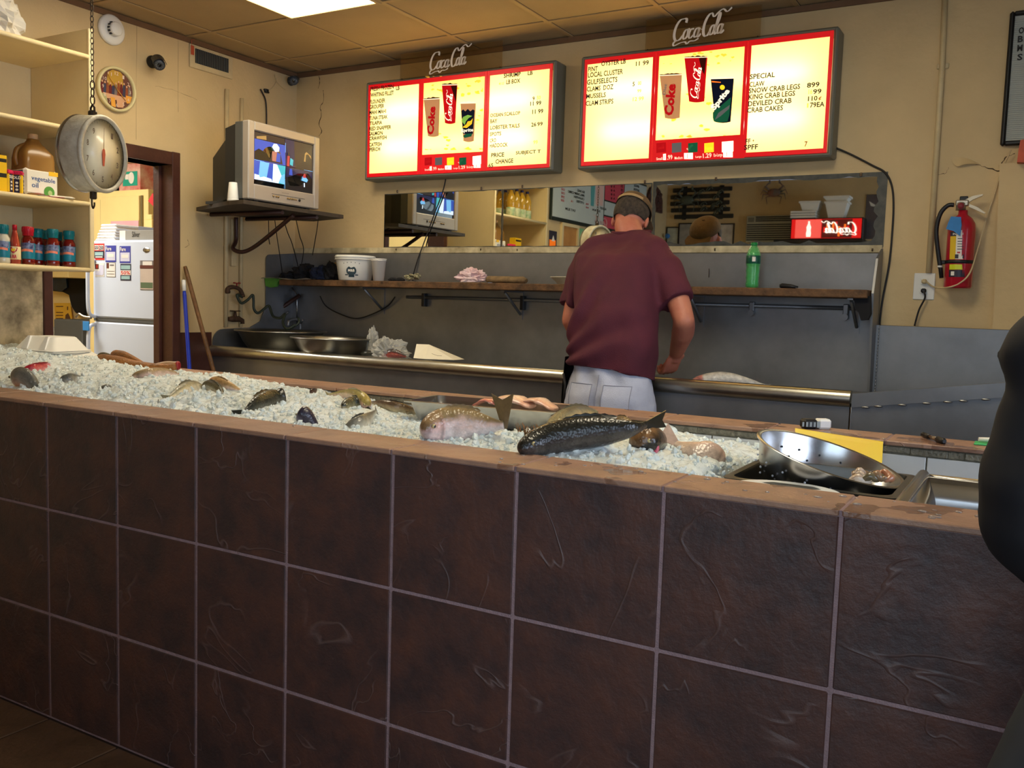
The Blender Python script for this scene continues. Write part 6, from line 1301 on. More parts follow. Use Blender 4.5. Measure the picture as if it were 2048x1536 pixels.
for k in range(5): wrap(b, c0_-30, c0_+2, .52+.035*k, .53+.035*k, 1, 1.026, 4)
for k in range(3): wrap(b, c0_-38+k*30, c0_-24+k*30, .40, .455, 1, 1.026, 3)
wrap(b, c0_+12, c0_+20, .5, .58, 1, 1.026, 3); wrap(b, c0_+10, c0_+22, .64, .655, 2, 1.026, 3); wrap(b, c0_-30, c0_-18, .47, .49, 2, 1.026, 3); wrap(b, c0_-52, c0_-38, .17, .225, 0, 1.026, 4)
obj('label_print', b, [M_wht, mat('ext_ink', (50, 46, 60), .5), mat('ext_inkred', (196, 50, 60), .5)], o)
b = MB(); q = [at(u, v, y=EY-er-.012) for u, v in ((1902, 433), (1922, 434), (1923, 450), (1920, 472), (1907, 462), (1892, 458), (1897, 444))]; b.prism(q, (0, .008, 0)); obj('blue_tag', b, mat('tag_blue', (50, 130, 200), .6, var=.2, scale=30), t)
# letter board at the right edge
a = at(2003, 292, y=WY-.02); c = at(2020, 24, y=WY-.02); lx = at(2010, 160, y=WY-.02).x
t = thing('letter_board', 'black framed grey letter board cut off by the right picture edge', 'sign', (lx+.3, WY, a.z))
b = MB(); z0, z1 = a.z, c.z; F_ = .02
b.box((lx, WY-.03, z0), (lx+F_, WY-.0005, z1), 0, .008); b.box((lx+F_-.004, WY-.03, z0), (lx+.9, WY-.0005, z0+F_), 0, .006); b.box((lx+F_-.004, WY-.03, z1-F_), (lx+.9, WY-.0005, z1), 0, .006); b.box((lx+.9-.004, WY-.03, z0), (lx+.92, WY-.0005, z1), 0, .006); obj('frame', b, M_black, t)
b = MB(); b.box((lx+F_-.003, WY-.018, z0+F_-.003), (lx+.9, WY-.002, z1-F_+.003), 0); zq = z0+F_
while zq < z1-F_-.01: b.box((lx+F_, WY-.0215, zq), (lx+.899, WY-.0182, zq+.006), 0, .001); zq += .0085
obj('grooved_panel', b, mat('board_grey', (176, 180, 172), .6), t)
b = MB()
for s_, v, h in (('OPEN', 55, 13), ('BEER', 72, 13), ('MON', 90, 13), ('SUN', 108, 13)):
    p = at({'OPEN': 2038, 'BEER': 2036, 'MON': 2035, 'SUN': 2035}[s_], v, y=WY-.023); h_ = p.z-at(2036, v+h, y=WY-.023).z; put_text(b, {'OPEN': 'O', 'BEER': 'B', 'MON': 'M', 'SUN': 'S'}[s_], (p.x, WY-.0235, p.z-h_), (.02, 0, 0), (0, 0, h_), 0, .03)
obj('lettering', b, M_letter, t)
b = MB(); q = [at(u, v, y=WY-.10) for u, v in ((2037, 300), (2041, 280), (2060, 276), (2060, 325), (2034, 324))]; b.prism(q, (0, .05, 0)); obj('orange_packet', b, mat('packet_orange', (206, 84, 44), .5, var=.3, scale=20), label='orange packet standing on the pillar ledge at the right picture edge', cat='packet', loc=q[-1])
# ================================================================== FISH ON THE ICE
def onice(u, v, off=0):
    z = 1.01
    for _ in range(5): p = at(u, v, z=z+off); p.y = min(max(p.y, .17), 1.02); z = .5*z+.5*ice(p.x, p.y, False)
    return at(u, v, z=z+off)
M_skin = mat('fish_skin', (255, 255, 255), .3, var=.4, scale=55, attr='Col', coat=.4)
N, L, b = nodes(M_skin); vo = N.new('ShaderNodeTexVoronoi'); vo.inputs['Scale'].default_value = 150; g_ = N.new('ShaderNodeNewGeometry'); L.new(g_.outputs['Position'], vo.inputs['Vector'])
bu = N.new('ShaderNodeBump'); bu.inputs['Strength'].default_value = .3; bu.inputs['Distance'].default_value = .004; L.new(vo.outputs['Distance'], bu.inputs['Height']); L.new(bu.outputs[0], b.inputs['Normal']); L.new(bu.outputs[0], b.inputs['Coat Normal'])
M_fin = mat('fish_fin', (255, 255, 255), .35, var=.3, scale=60, attr='Col', coat=.3)
M_eye = mat('fish_eye', (20, 18, 16), .05, coat=1); M_eyer = mat('fish_eye_ring', (206, 190, 140), .25, metal=.3)
PH = ([0, .03, .08, .16, .28, .42, .58, .74, .86, .94, 1], [.12, .36, .58, .82, .98, 1, .86, .58, .34, .24, .25])
PT = ([0, .03, .08, .16, .28, .42, .58, .74, .86, .94, 1], [.16, .4, .66, .9, 1, .98, .8, .5, .28, .16, .1])
def fish(label, pts, h, th, up, cols, tail=1, fins=True, eye=True, name='whole_fish', blunt=0, seed=0, group='fish on the ice', belly_red=0, tf=None, tw=.5):
    """pts: spine from snout to tail root; cols: back, flank, belly"""
    sp = cat_path(pts, 7); n = len(sp)-1; up = Vector(up).normalized(); cb, cf, cl = [lin(c) for c in cols]
    t = thing(name, label, 'fish', sp[n//2], group)
    b = MB(); b.cc = (1, 1, 1); R = 20; vs = []; cc_ = []
    for i, p in enumerate(sp):
        s = i/n; T = (sp[min(i+1, n)]-sp[max(i-1, 0)]).normalized(); U = (up-T*up.dot(T)).normalized(); S = T.cross(U)
        hh = lerp_list(*PH, s)*h/2; tt = lerp_list(*PT, s)*th/2
        if blunt and s < .1: hh = h/2*.9; tt = th/2*.8
        for j in range(R):
            a = 2*PI*j/R; c, d = math.cos(a), math.sin(a); vs.append(p+U*(hh*c-(.1*hh if c < 0 else 0)*0)+S*(tt*d))
            k = c+.25*noise.noise((p.x*40+j*.5, p.y*40+seed, s*9)); 
            if k > .25: q = min((k-.25)/.35, 1); col = [cf[m_]*(1-q)+cb[m_]*q for m_ in range(3)]
            else: q = min(max((.2-k)/.6, 0), 1); col = [cf[m_]*(1-q)+cl[m_]*q for m_ in range(3)]
            if .17 < s < .205 and abs(c) < .8: col = [x*.55 for x in col]
            if s < .05: col = [x*.6 for x in col]
            if belly_red and s < .22: col = [col[0], col[1]*(1-belly_red), col[2]*(1-belly_red)]
            cc_.append(tuple(col))
    fs = [(i*R+j, i*R+(j+1) % R, (i+1)*R+(j+1) % R, (i+1)*R+j) for i in range(n) for j in range(R)]+[tuple(range(R))[::-1], tuple(n*R+j for j in range(R))]
    b.add(vs, fs, 0, True); b.col = cc_; obj('body', b, M_skin, t)
    T = (sp[0]-sp[3]).normalized(); U = (up-T*up.dot(T)).normalized(); S = T.cross(U)
    if S.dot(CC-sp[0]) < 0: S = -S
    if eye:
        i = int(n*.09); e_ = sp[i]+U*(lerp_list(*PH, .09)*h*.2)+S*(lerp_list(*PT, .09)*th*.47)
        b = MB(); r = h*.06; b.ell(e_, (r, r, r), 12, 8, 1); b.ell(e_+S*r*.35, (r*.8,)*3, 10, 8, 0); obj('eye', b, [M_eye, M_eyer], t)
    def fin(nm, base, tips, col):
        b = MB(); b.cc = lin(col); k = len(base); o_ = S*.0012
        top = base+tips[::-1]; b.prism([p-o_ for p in top], o_*2); b.cc = lin(col); q = [lin(col)]*len(b.v); b.col = q; obj(nm, b, M_fin, t)
    if tail:
        T2 = tf.normalized() if tf else (sp[n]-sp[n-3]).normalized(); U2 = (up-T2*up.dot(T2)).normalized(); L_ = h*.85*tail; w_ = h*tw*tail; p = sp[n]; b = MB(); pl = []
        for k in range(9):
            a = -1+k/4; pl.append(p+T2*(L_*(.8+.2*abs(a)))+U2*w_*a)
        b.prism([p-T2*h*.1-U2*h*.1]+[q-S*.001 for q in pl]+[p-T2*h*.1+U2*h*.1], S*.002); b.cc = (1, 1, 1); dk_ = [x*.6 for x in cb]; b.col = [tuple(dk_)]*len(b.v); obj('tail_fin', b, M_fin, t)
    if fins:
        i0, i1 = int(n*.32), int(n*.7); base = [sp[i]+U*(lerp_list(*PH, i/n)*h*.46) for i in range(i0, i1)]; tips = [q+U*h*(.13 if k % 2 else .09)*math.sin(PI*(k+1)/(i1-i0+1))**.5-T*h*.12 for k, q in enumerate(base)]
        fin('dorsal_fin', base, tips, tuple(int(x*.8) for x in cols[0]))
        i = int(n*.24); q = sp[i]+S*(lerp_list(*PT, .24)*th*.47)-U*h*.08; b = MB(); b.cc = lin(cols[1]); b.prism([q, q-T*h*.35+U*h*.02, q-T*h*.42-U*h*.1, q-T*h*.3-U*h*.16], S*.002); b.col = [tuple(x*.75 for x in lin(cols[1]))]*len(b.v); obj('pectoral_fin', b, M_fin, t)
    return t
I = onice
GREY = ((96, 98, 92), (168, 166, 156), (226, 222, 212)); PINK = ((176, 150, 110), (232, 200, 186), (248, 228, 220)); RED = ((190, 40, 56), (220, 90, 96), (240, 170, 170))
YEL = ((160, 150, 84), (232, 206, 160), (244, 226, 206)); DARK = ((30, 34, 28), (52, 56, 48), (110, 108, 96)); BRN = ((120, 100, 70), (166, 146, 112), (200, 186, 160))
UPZ = (.1, -.25, 1)
p = I(40, 768, .01); fish('grey fish head with orange gill poking out of the ice at the left', [p+Vector((-.035, 0, .02)), p+Vector((.03, .01, .012)), p+Vector((.12, .03, -.07))], .085, .06, (.5, -.2, 1), ((110, 108, 98), (150, 144, 130), (226, 160, 120)), tail=0, fins=False, seed=1)
fish('bright red fish half buried in the ice at the left end', [I(46, 742, .0), I(72, 739, .004), I(100, 734, -.01), I(112, 732, -.04)], .055, .03, (0, -.6, .8), RED, tail=0, seed=2)
fish('grey and white fish mostly buried in ice right of the red fish', [I(122, 768, -.012), I(145, 761, .0), I(170, 757, -.012)], .06, .035, (0, -.4, 1), GREY, tail=0, fins=False, seed=3)
fish('small grey fish back just showing through the ice at front left', [I(203, 783, -.012), I(216, 779, -.004), I(230, 777, -.014)], .04, .03, (0, -.4, 1), GREY, tail=0, fins=False, eye=False, seed=4)
fish('grey snout lying at the front edge of the ice near the left end', [I(86, 780, -.004), I(98, 779, -.004), I(118, 778, -.016)], .035, .025, (0, -.4, 1), GREY, tail=0, fins=False, seed=5)
fish('long pale pink fish lying along the back edge of the ice', [I(264, 755, .0), I(300, 750, .012), I(335, 747, .012), I(368, 752, .0)], .055, .04, (0, -.3, 1), PINK, tail=.5, fins=False, seed=6)
fish('cream bellied fish with its tail to the lower left in the ice', [I(404, 779, -.006), I(385, 778, .006), I(360, 785, .006), I(338, 796, -.004)], .062, .045, (-.2, -.3, 1), ((150, 146, 120), (234, 222, 186), (246, 236, 220)), tail=.7, seed=7)
fish('dark green fish with yellow belly beside the pink headed fish', [I(407, 772, .012), I(424, 774, .014), I(440, 785, .008), I(446, 799, -.004)], .05, .04, (.5, -.2, 1), ((60, 66, 48), (104, 106, 76), (240, 226, 190)), tail=.6, seed=8)
fish('yellow fish with a purple pink head lying in the middle of the ice', [I(419, 764, .02), I(438, 766, .02), I(460, 773, .014), I(484, 783, -.002)], .05, .04, (.2, -.3, 1), ((214, 170, 110), (240, 206, 180), (250, 230, 226)), tail=0, seed=9, belly_red=.22)
fish('dark green fish with cut off head and tail pointing to the front edge', [I(566, 794, .02), I(540, 800, .014), I(510, 812, .008), I(488, 825, -.002)], .068, .045, (-.15, -.2, 1), DARK, tail=.8, eye=False, blunt=1, seed=10)
p = I(606, 846, .0); p.y = max(p.y, .2); fish('dark purple fish mouth poking up at the front edge of the ice', [p+Vector((-.015, 0, .03)), p+Vector((.005, .01, .012)), p+Vector((.05, .05, -.07))], .055, .05, (.9, -.3, .5), ((52, 48, 64), (110, 104, 130), (80, 80, 84)), tail=0, fins=False, seed=11)
fish('fish tail tip sticking out of the ice near the front edge', [I(280, 826, -.07)+Vector((0, .05, -.03)), I(300, 815, -.04)+Vector((0, .03, 0)), I(316, 811, -.012)], .04, .02, (.2, -.1, 1), DARK, tail=1, fins=False, eye=False, seed=12)
fish('arched yellow and pink fish near the back tiles of the bin', [I(738, 812, .012), I(722, 798, .022), I(695, 789, .018), I(658, 790, .002)], .055, .042, (.1, -.3, 1), ((196, 180, 96), (240, 206, 170), (246, 214, 206)), tail=.6, seed=13, belly_red=.1)
fish('olive fish with dark head lying under the arched yellow fish', [I(685, 813, .008), I(704, 807, .01), I(726, 812, .006), I(742, 821, .0)], .048, .036, (.1, -.3, 1), ((50, 54, 44), (130, 128, 96), (214, 200, 160)), tail=0, seed=14)
fish('silver grey fish with thin tail raised toward the upper right', [I(688, 868, -.03), I(712, 853, -.002), I(735, 838, .012), I(752, 822, .022)], .05, .034, (-.3, -.2, 1), ((120, 118, 106), (172, 168, 150), (220, 216, 200)), tail=.6, eye=False, seed=15)
fish('slender brown fish lying along the back tiles left of the tray', [I(836, 826, .0), I(800, 817, .01), I(765, 808, .012), I(736, 805, .004)], .04, .034, (0, -.3, 1), ((96, 74, 54), (170, 146, 110), (212, 196, 160)), tail=.5, fins=True, seed=16)
fish('small brown crusty fish scrap standing at the back of the ice', [I(622, 788, .0), I(628, 782, .012), I(634, 779, .02)], .026, .02, (-.5, 0, .8), ((70, 46, 36), (96, 66, 50), (110, 80, 64)), tail=0, fins=False, eye=False, seed=17)
fish('large pink and silver fish lying in front of the steel tray', [I(846, 862, .03), I(880, 851, .036), I(930, 850, .034), I(975, 851, .032), I(1008, 850, .036)], .094, .07, (.02, -.05, 1), ((158, 132, 88), (236, 200, 186), (255, 240, 238)), tail=1, seed=18, belly_red=.12, tf=Vector((-.1, 0, 1)))
fish('curved yellow fish arched behind the big dark fish', [I(1094, 862, .004), I(1125, 843, .022), I(1160, 831, .03), I(1192, 833, .022), I(1215, 846, .004)], .07, .055, (-.1, -.5, .8), ((120, 116, 88), (206, 180, 120), (236, 196, 130)), tail=.5, seed=19)
fish('big dark scaly fish lying across the ice with tail to the right', [I(1038, 899, .02), I(1085, 882, .03), I(1150, 868, .038), I(1215, 862, .046), I(1265, 857, .054), I(1292, 850, .062)], .082, .07, (-.05, -.25, 1), ((34, 33, 26), (44, 42, 42), (84, 76, 70)), tail=1.3, tw=.2, seed=20)
p = I(1293, 889, .012); fish('black round fish head with pink gill beside the pale flat fish', [p+Vector((.004, -.05, .0)), p+Vector((0, 0, .008)), p+Vector((-.01, .1, -.01)), p+Vector((-.02, .18, -.06))], .082, .08, (-.3, -.15, 1), ((150, 108, 66), (34, 32, 30), (24, 24, 26)), tail=0, fins=False, blunt=0, seed=21)
b = MB(); b.tube(cat_path([p+Vector((.02, -.03, .02)), p+Vector((.034, -.02, .0)), p+Vector((.03, -.03, -.022))], 4), .007, 8); obj('fish_gill', b, mat('gill_pink', (214, 90, 110), .2, coat=.6), label='pink gill flap on the right of the black fish head', cat='fish gill', loc=p)
fish('pale flat fish with grey tail lying right of the black fish head', [I(1448, 930, -.002), I(1420, 910, .014), I(1385, 897, .02), I(1350, 886, .022)], .08, .026, (.25, .75, .45), ((226, 190, 170), (212, 186, 166), (196, 176, 160)), tail=.8, eye=False, fins=False, seed=22, tf=Vector((-.8, .1, .55)))
fish('thin brown fish tail lying at the back between the dark fish and tiles', [I(1262, 853, .0), I(1235, 845, .006), I(1205, 842, .004)], .05, .02, (0, .5, .8), BRN, tail=.7, eye=False, fins=True, seed=23)
R6 = random.Random(5); p = I(1060, 872, .0); b = MB()
for k in range(26): a = R6.uniform(-.9, .9); q = p+Vector((R6.uniform(-.03, .03), R6.uniform(-.012, .012), -.004)); b.tube([q, q+Vector((math.sin(a)*.02, -.006, .028+.01*R6.random()))], [.0022, .0006], 5)
obj('spiny_fin', b, mat('spine_brown', (150, 104, 60), .5, var=.4), label='bristly brown spiny fin tuft sticking out of the ice behind the dark fish', cat='fish fin', loc=p, kind='stuff')
# brown split fish on the left end of the back cap
M_smk = mat('brown_fish_skin', (172, 112, 54), .45, col2=(112, 78, 44), scale=26, bump=.5, bscale=120)
t = thing('split_fish', 'large brown orange split fish lying over the back cap at the left', 'fish', at(270, 735, y=.98))
def lobe(nm, pts, rr, m, fl=.7): b = MB(); q = cat_path(pts, 5); k = len(q)-1; b.tube(q, [lerp_list([0, .12, .35, .7, 1], rr, i/k) for i in range(k+1)], 16, flat=fl); obj(nm, b, m, t)
Y9 = .98
lobe('lower_side', [at(190, 722, y=Y9-.02), at(225, 728, y=Y9-.03), at(270, 736, y=Y9-.02), at(318, 738, y=Y9+.0), at(352, 733, y=Y9+.03)], [.02, .038, .042, .026, .014], M_smk, .8)
lobe('upper_side', [at(224, 709, y=Y9), at(245, 713, y=Y9), at(268, 722, y=Y9), at(290, 732, y=Y9)], [.012, .024, .027, .02, .012], M_smk)
lobe('skin_flap', [at(198, 716, y=Y9-.01), at(215, 715, y=Y9-.01), at(240, 724, y=Y9-.01)], [.012, .024, .024, .016, .012], mat('dark_olive_skin', (84, 74, 46), .5, var=.4, scale=30, bump=.5))
lobe('tail_stub', [at(310, 736, y=Y9+.04), at(335, 730, y=Y9+.05), at(357, 731, y=Y9+.05)], [.014, .02, .018, .016, .018], mat('stub_tan', (186, 150, 104), .5, var=.4, scale=30))
lobe('cut_end', [at(354, 731, y=Y9+.045), at(358.5, 731, y=Y9+.045)], [.019, .02, .02, .019, .012], mat('raw_red', (150, 40, 44), .3))
# fish in the sink
p = at(1445, 762, y=2.4); fish('white bellied fish lying in the sink right of the man', [at(1380, 768, y=2.36), at(1410, 762, y=2.38), at(1450, 758, y=2.4), at(1500, 766, y=2.42), at(1530, 772, y=2.44)], .07, .08, (0, .1, 1), ((236, 232, 222), (230, 226, 216), (220, 210, 200)), tail=.4, fins=False, seed=31, group=None, belly_red=.6)
fish('dark fish with red cut flesh lying in the sink by the clear bag', [at(765, 712, y=2.27), at(790, 708, y=2.27), at(812, 713, y=2.27)], .06, .05, (0, -.3, 1), ((60, 50, 46), (200, 90, 80), (190, 110, 100)), tail=0, fins=False, eye=False, seed=32, group=None)
fish('thin dark fish lying in the sink under the twisted bag', [at(722, 707, y=2.27), at(740, 706, y=2.27), at(758, 709, y=2.27)], .03, .04, (0, -.3, 1), DARK, tail=0, fins=False, eye=False, seed=33, group=None)

# ================================================================== STEEL TRAYS, COLANDER, SMALL SINK
def pan(cx, cy, w, d, h, z, yaw, label, m, name='steel_tray'):
    t = thing(name, label, 'tray', (cx, cy, z-h)); b = MB(); b.M = Matrix.Translation((cx, cy, 0)) @ Matrix.Rotation(yaw, 4, 'Z')
    def ring(w_, d_, r, zz_, n=5):
        out = []
        for sx, sy, a0 in ((1, 1, 0), (-1, 1, 90), (-1, -1, 180), (1, -1, 270)):
            for k in range(n+1): a = math.radians(a0+90*k/n); out.append((sx*(w_/2-r)+r*math.cos(a), sy*(d_/2-r)+r*math.sin(a), zz_))
        return out
    rings = [ring(w-.07, d-.07, .03, z-h), ring(w-.055, d-.055, .035, z-h+.012), ring(w-.03, d-.03, .03, z-.012), ring(w-.026, d-.026, .03, z-.003), ring(w, d, .02, z-.004), ring(w+.002, d+.002, .02, z), ring(w-.03, d-.03, .03, z+.001), ring(w-.036, d-.036, .03, z-.01), ring(w-.06, d-.06, .03, z-h+.012), ring(w-.08, d-.08, .03, z-h+.004)]
    n = len(rings[0]); vs = [p for r in rings for p in r]; fs = [(i*n+j, i*n+(j+1) % n, (i+1)*n+(j+1) % n, (i+1)*n+j) for i in range(len(rings)-1) for j in range(n)]+[tuple(range(n))[::-1], tuple((len(rings)-1)*n+j for j in range(n))]
    b.add(vs, fs, 0, True); obj('pan_body', b, m, t, sharp=.8); return t
pan(1.125, .80, .54, .24, .065, 1.038, .12, 'shallow steel tray of fillets set in the ice before the man', M_steelb)
M_fil = mat('fillet_pink', (236, 206, 176), .3, col2=(222, 160, 130), scale=18, coat=.5, bump=.3)
for k, (u0, v0, u1, v1, r, m, l) in enumerate([(948, 808, 1003, 806, .016, mat('fillet_red', (220, 134, 116), .3, var=.2, coat=.5), 'reddish pink fillet at the left of the steel tray'), (985, 801, 1065, 806, .03, M_fil, 'cream pink fillet draped in the middle of the steel tray'), (1040, 803, 1112, 812, .024, M_fil, 'pale fillet at the right end of the steel tray')]):
    a, c = at(u0, v0, y=.80+.02*k), at(u1, v1, y=.80+.02*k); mid = (a+c)/2+Vector((0, 0, .012)); b = MB(); q = cat_path([a+Vector((0, 0, -.006)), mid, c+Vector((0, 0, -.012))], 8); n_ = len(q)-1
    b.tube(q, [r*.36*(.35+.65*math.sin(PI*min(max(i/n_, .02), .98))**.5)*(1+.12*math.sin(i*1.3+k)) for i in range(n_+1)], 16, flat=4.6, ref=(0, 0, 1)); obj('fish_fillet', b, m, label=l, cat='fillet', loc=a, group='fillets in the steel tray')
pan(2.225, .43, .36, .33, .10, .992, 0, 'deep steel tray under the colander at the right end of the ice', mat('tray_dark', (120, 120, 116), .3, metal=.9, var=.3))
pq = at(1572, 985, z=.985); b = MB(); b.lathe([(.07, 0), (.105, .006), (.108, .009), (.104, .01), (.07, .004), (.0001, .003)], (pq.x, pq.y+.0, .985), n=36, sx=1, sy=.72); obj('foam_plate', b, M_white, label='white rounded foam plate lying in the front of the deep tray', cat='plate', loc=(pq.x, pq.y, .985))
# colander
cc0 = at(1659, 915, y=.46); axn = (Vector((0, 0, 1))+CR*.235-Vector((CF.x, CF.y, 0)).normalized()*.155).normalized()
t = thing('colander', 'large perforated steel colander tilted to the right over the deep tray', 'colander', cc0-axn*.1)
RR = .168; prof = [(.085, -.098), (.1, -.096), (.125, -.085), (.146, -.055), (.158, -.015), (.161, -.004), (RR, -.002), (RR+.001, .001), (RR-.002, .003), (.158, .001), (.154, -.015), (.142, -.054), (.121, -.082), (.098, -.092), (.0001, -.093)]
b = MB(); b.lathe(prof, cc0, axn, 56); obj('bowl', b, M_steelb, t, sharp=.9)
Qc = axn.to_track_quat('Z', 'Y').to_matrix(); b = MB()
for (r_in, h_, ro, n_) in ((.148, -.035, .153, 18), (.142, -.055, .1475, 18), (.13, -.075, .1345, 15), (.11, -.0885, .113, 12)):
    for k in range(n_):
        a = 2*PI*(k+.5*(n_ == 18 and h_ < -.05))/n_; 
        for r_, dz in ((r_in-.0015, .0018), (ro+.0035, -.003)):
            c = cc0+Qc @ Vector((r_*math.cos(a), r_*math.sin(a), h_+dz)); b.ell(c, (.0026,)*3, 8, 5, 0 if r_ < ro else 1)
obj('drain_hole', b, [M_black, mat('hole_light', (200, 205, 215), .3)], t, kind='stuff')
R7 = random.Random(9)
for k in range(9):
    c = at(1695+R7.uniform(0, 78), 955+R7.uniform(-9, 5), y=.43); c = Vector(c)+Vector((0, 0, -.012)); a = R7.uniform(0, 6); b = MB(); r = R7.uniform(.016, .026)
    q = [c+Vector((r*math.cos(a+s_*.45), r*math.sin(a+s_*.45)*.8, .004*s_*.3+R7.uniform(0, .012))) for s_ in range(7)]
    b.tube(cat_path(q, 3), [.0015+.0075*math.sin(PI*min((i+2)/22, 1)) for i in range(19)], 8); c_ = [(150, 120, 90), (214, 190, 166), (236, 228, 220), (190, 130, 96), (110, 100, 76)][k % 5]
    obj('shrimp', b, mat('shrimp_%s' % ['tan', 'pale', 'white', 'rust', 'olive'][k % 5], c_, .25, var=.3, scale=60, coat=.5), label='small raw shrimp or scrap in the low side of the colander', cat='shrimp', group='shrimp in the colander', loc=c)
# little sink at the right end
t = thing('hand_sink', 'shiny steel sink bowl let into the counter beside the colander', 'sink', (2.68, .6, .9))
sx0, sx1, sy0_, sy1_, szr = 2.415, 3.1, .20, .66, .985
b = MB(); pr = [(sx0, szr), (sx0+.03, szr-.02), (sx0+.05, .84)]
def sq(x0, x1, y0, y1, z): return [(x0, y0, z), (x1, y0, z), (x1, y1, z), (x0, y1, z)]
rs_ = [sq(sx0, sx1, sy0_, sy1_, szr), sq(sx0+.012, sx1-.012, sy0_+.012, sy1_-.012, szr-.004), sq(sx0+.03, sx1-.03, sy0_+.03, sy1_-.03, szr-.05), sq(sx0+.045, sx1-.045, sy0_+.045, sy1_-.045, .84), sq(sx0+.08, sx1-.08, sy0_+.08, sy1_-.08, .82)]
vs = [p for r in rs_ for p in r]; b.add(vs, [(i*4+j, (i+1)*4+j, (i+1)*4+(j+1) % 4, i*4+(j+1) % 4) for i in range(4) for j in range(4)]+[(16, 17, 18, 19)], 0, True)
o = obj('bowl', b, M_steelb, t, sharp=.9); b = MB(); b.tube([(sx0, sy0_, szr-.003), (sx0, sy0_+.02, szr+.002), (sx0, sy1_-.02, szr+.002), (sx0, sy1_, szr-.003)], .013, 12); b.tube([(sx0, sy1_, szr-.006), (sx1, sy1_, szr-.006)], .009, 10); b.tube([(sx0, sy0_, szr-.006), (sx1, sy0_, szr-.006)], .009, 10); obj('rolled_rim', b, M_steelb, t)
# yellow sign card, marker gun, pen, packet
t = thing('sign_card', 'yellow orange sign card with red writing leaning behind the colander', 'sign', at(1680, 915, y=.985))
q = [at(u, v, y=y) for u, v, y in ((1590, 857, 1.0), (1766, 884, 1.0), (1764, 926, .93), (1592, 902, .93))]; b = MB(); b.prism(q, (0, .003, .001)); obj('card', b, mat('card_yellow', (226, 208, 36), .45, col2=(228, 176, 40), scale=3.5), t)
b = MB()
def oncard(s, t_): return q[0].lerp(q[1], s).lerp(q[3].lerp(q[2], s), t_)+Vector((0, -.0015, 0))
for s, t_, w_, h_, ch in ((.28, .78, .05, .40, 'S'), (.36, .8, .05, .34, 'h'), (.50, .95, .12, .4, 'ri'), (.66, 1.0, .08, .36, 'p')): o_ = oncard(s, t_); put_text(b, ch, o_, oncard(s+w_, t_)-o_, oncard(s, t_-h_)-o_, 0, .05)
obj('red_writing', b, mat('writing_red', (214, 44, 40), .4), t)
a, c = at(1603, 857, z=HT), at(1658, 858, z=HT); t = thing('pricing_gun', 'small black and white device lying on the back tiles', 'device', (a+c)/2)
d_ = (c-a); L_ = d_.length; b = MB(); b.M = Matrix.Translation((a+c)/2) @ Matrix.Rotation(math.atan2(d_.y, d_.x), 4, 'Z')
b.box((-L_/2, -.018, .0006), (0, .02, .03), 0, .006); obj('black_half', b, M_black, t); b2_ = MB(); b2_.M = b.M; b2_.box((.002, -.018, .0006), (L_/2, .02, .031), 0, .006); obj('white_half', b2_, M_white, t)
b3 = MB(); b3.M = b.M; 
for k in range(4): b3.box((-.03+.012*k-.02, -.0188, .008), (-.03+.012*k-.014, -.0178, .022), 0, .0005)
b3.box((-.004, -.0188, .006), (.006, -.0178, .024)); obj('printed_mark', b3, mat('mark_grey', (150, 160, 160), .4), t)
a, c = at(1846, 869, z=HT+.008), at(1889, 883, z=HT+.008); t = thing('marker_pen', 'short black and clear marker lying on the back tiles', 'pen', a); b = MB(); b.tube([a, a.lerp(c, .35)], .0075, 10); obj('barrel', b, M_black, t); b = MB(); b.tube([a.lerp(c, .36), a.lerp(c, .68)], .006, 10); obj('clear_section', b, mat('pen_brown', (120, 100, 80), .2, coat=.6), t); b = MB(); b.tube([a.lerp(c, .69), a.lerp(c, .95), c], [.0085, .009, .005], 10); obj('cap', b, M_black, t)
a, c = at(1948, 888, z=HT), at(1985, 886, z=HT); t = thing('green_packet', 'green and white packet on the back tiles beside the dark figure', 'packet', a); b = MB(); b.box((a.x, a.y-.02, HT+.0006), (a.x+.06, a.y+.045, HT+.004), 0, .001); obj('packet_base', b, mat('packet_green', (70, 190, 110), .4), t); b = MB(); b.tube([(a.x+.01, a.y+.01, HT+.013), (a.x+.09, a.y+.03, HT+.014)], [.006, .0085], 10); obj('white_tube', b, M_white, t)
# foam clamshell and lid on the ice at the left
M_foam = mat('foam', (236, 234, 226), .6)
def frust(b, c, w0, d0, w1, d1, z0, z1, yaw, r=.02):
    b.M = Matrix.Translation(c) @ Matrix.Rotation(yaw, 4, 'Z')
    def rg(w_, d_, z): 
        out = []
        for sx, sy, a0 in ((1, 1, 0), (-1, 1, 90), (-1, -1, 180), (1, -1, 270)):
            for k in range(4): a = math.radians(a0+30*k); out.append((sx*(w_/2-r)+r*math.cos(a), sy*(d_/2-r)+r*math.sin(a), z))
        return out
    R_ = [rg(w0, d0, z0), rg(w0, d0, z0+.003), rg(w0-.02, d0-.02, z0+.006), rg(w1, d1, z1-.004), rg(w1-.012, d1-.012, z1)]; n = 16
    b.add([p for q in R_ for p in q], [(i*n+j, i*n+(j+1) % n, (i+1)*n+(j+1) % n, (i+1)*n+j) for i in range(4) for j in range(n)]+[tuple(range(n))[::-1], tuple(4*n+j for j in range(n))], 0, True); b.M = None
c = at(104, 700, y=.86); t = thing('foam_clamshell', 'white foam takeout clamshell sitting on the ice at the left', 'box', (c.x, .86, c.z-.03))
b = MB(); frust(b, (c.x, .86, c.z), .27, .22, .18, .135, 0, .064, .15)
for dx in (-.055, .055): b.M = Matrix.Translation((c.x, .86, c.z)) @ Matrix.Rotation(.15, 4, 'Z'); b.prism([(dx-.018, -.104, .008), (dx+.018, -.104, .008), (dx+.008, -.075, .066), (dx-.008, -.075, .066)], (0, .03, 0)); b.M = None
o = obj('lid', b, M_foam, t, sharp=.7)
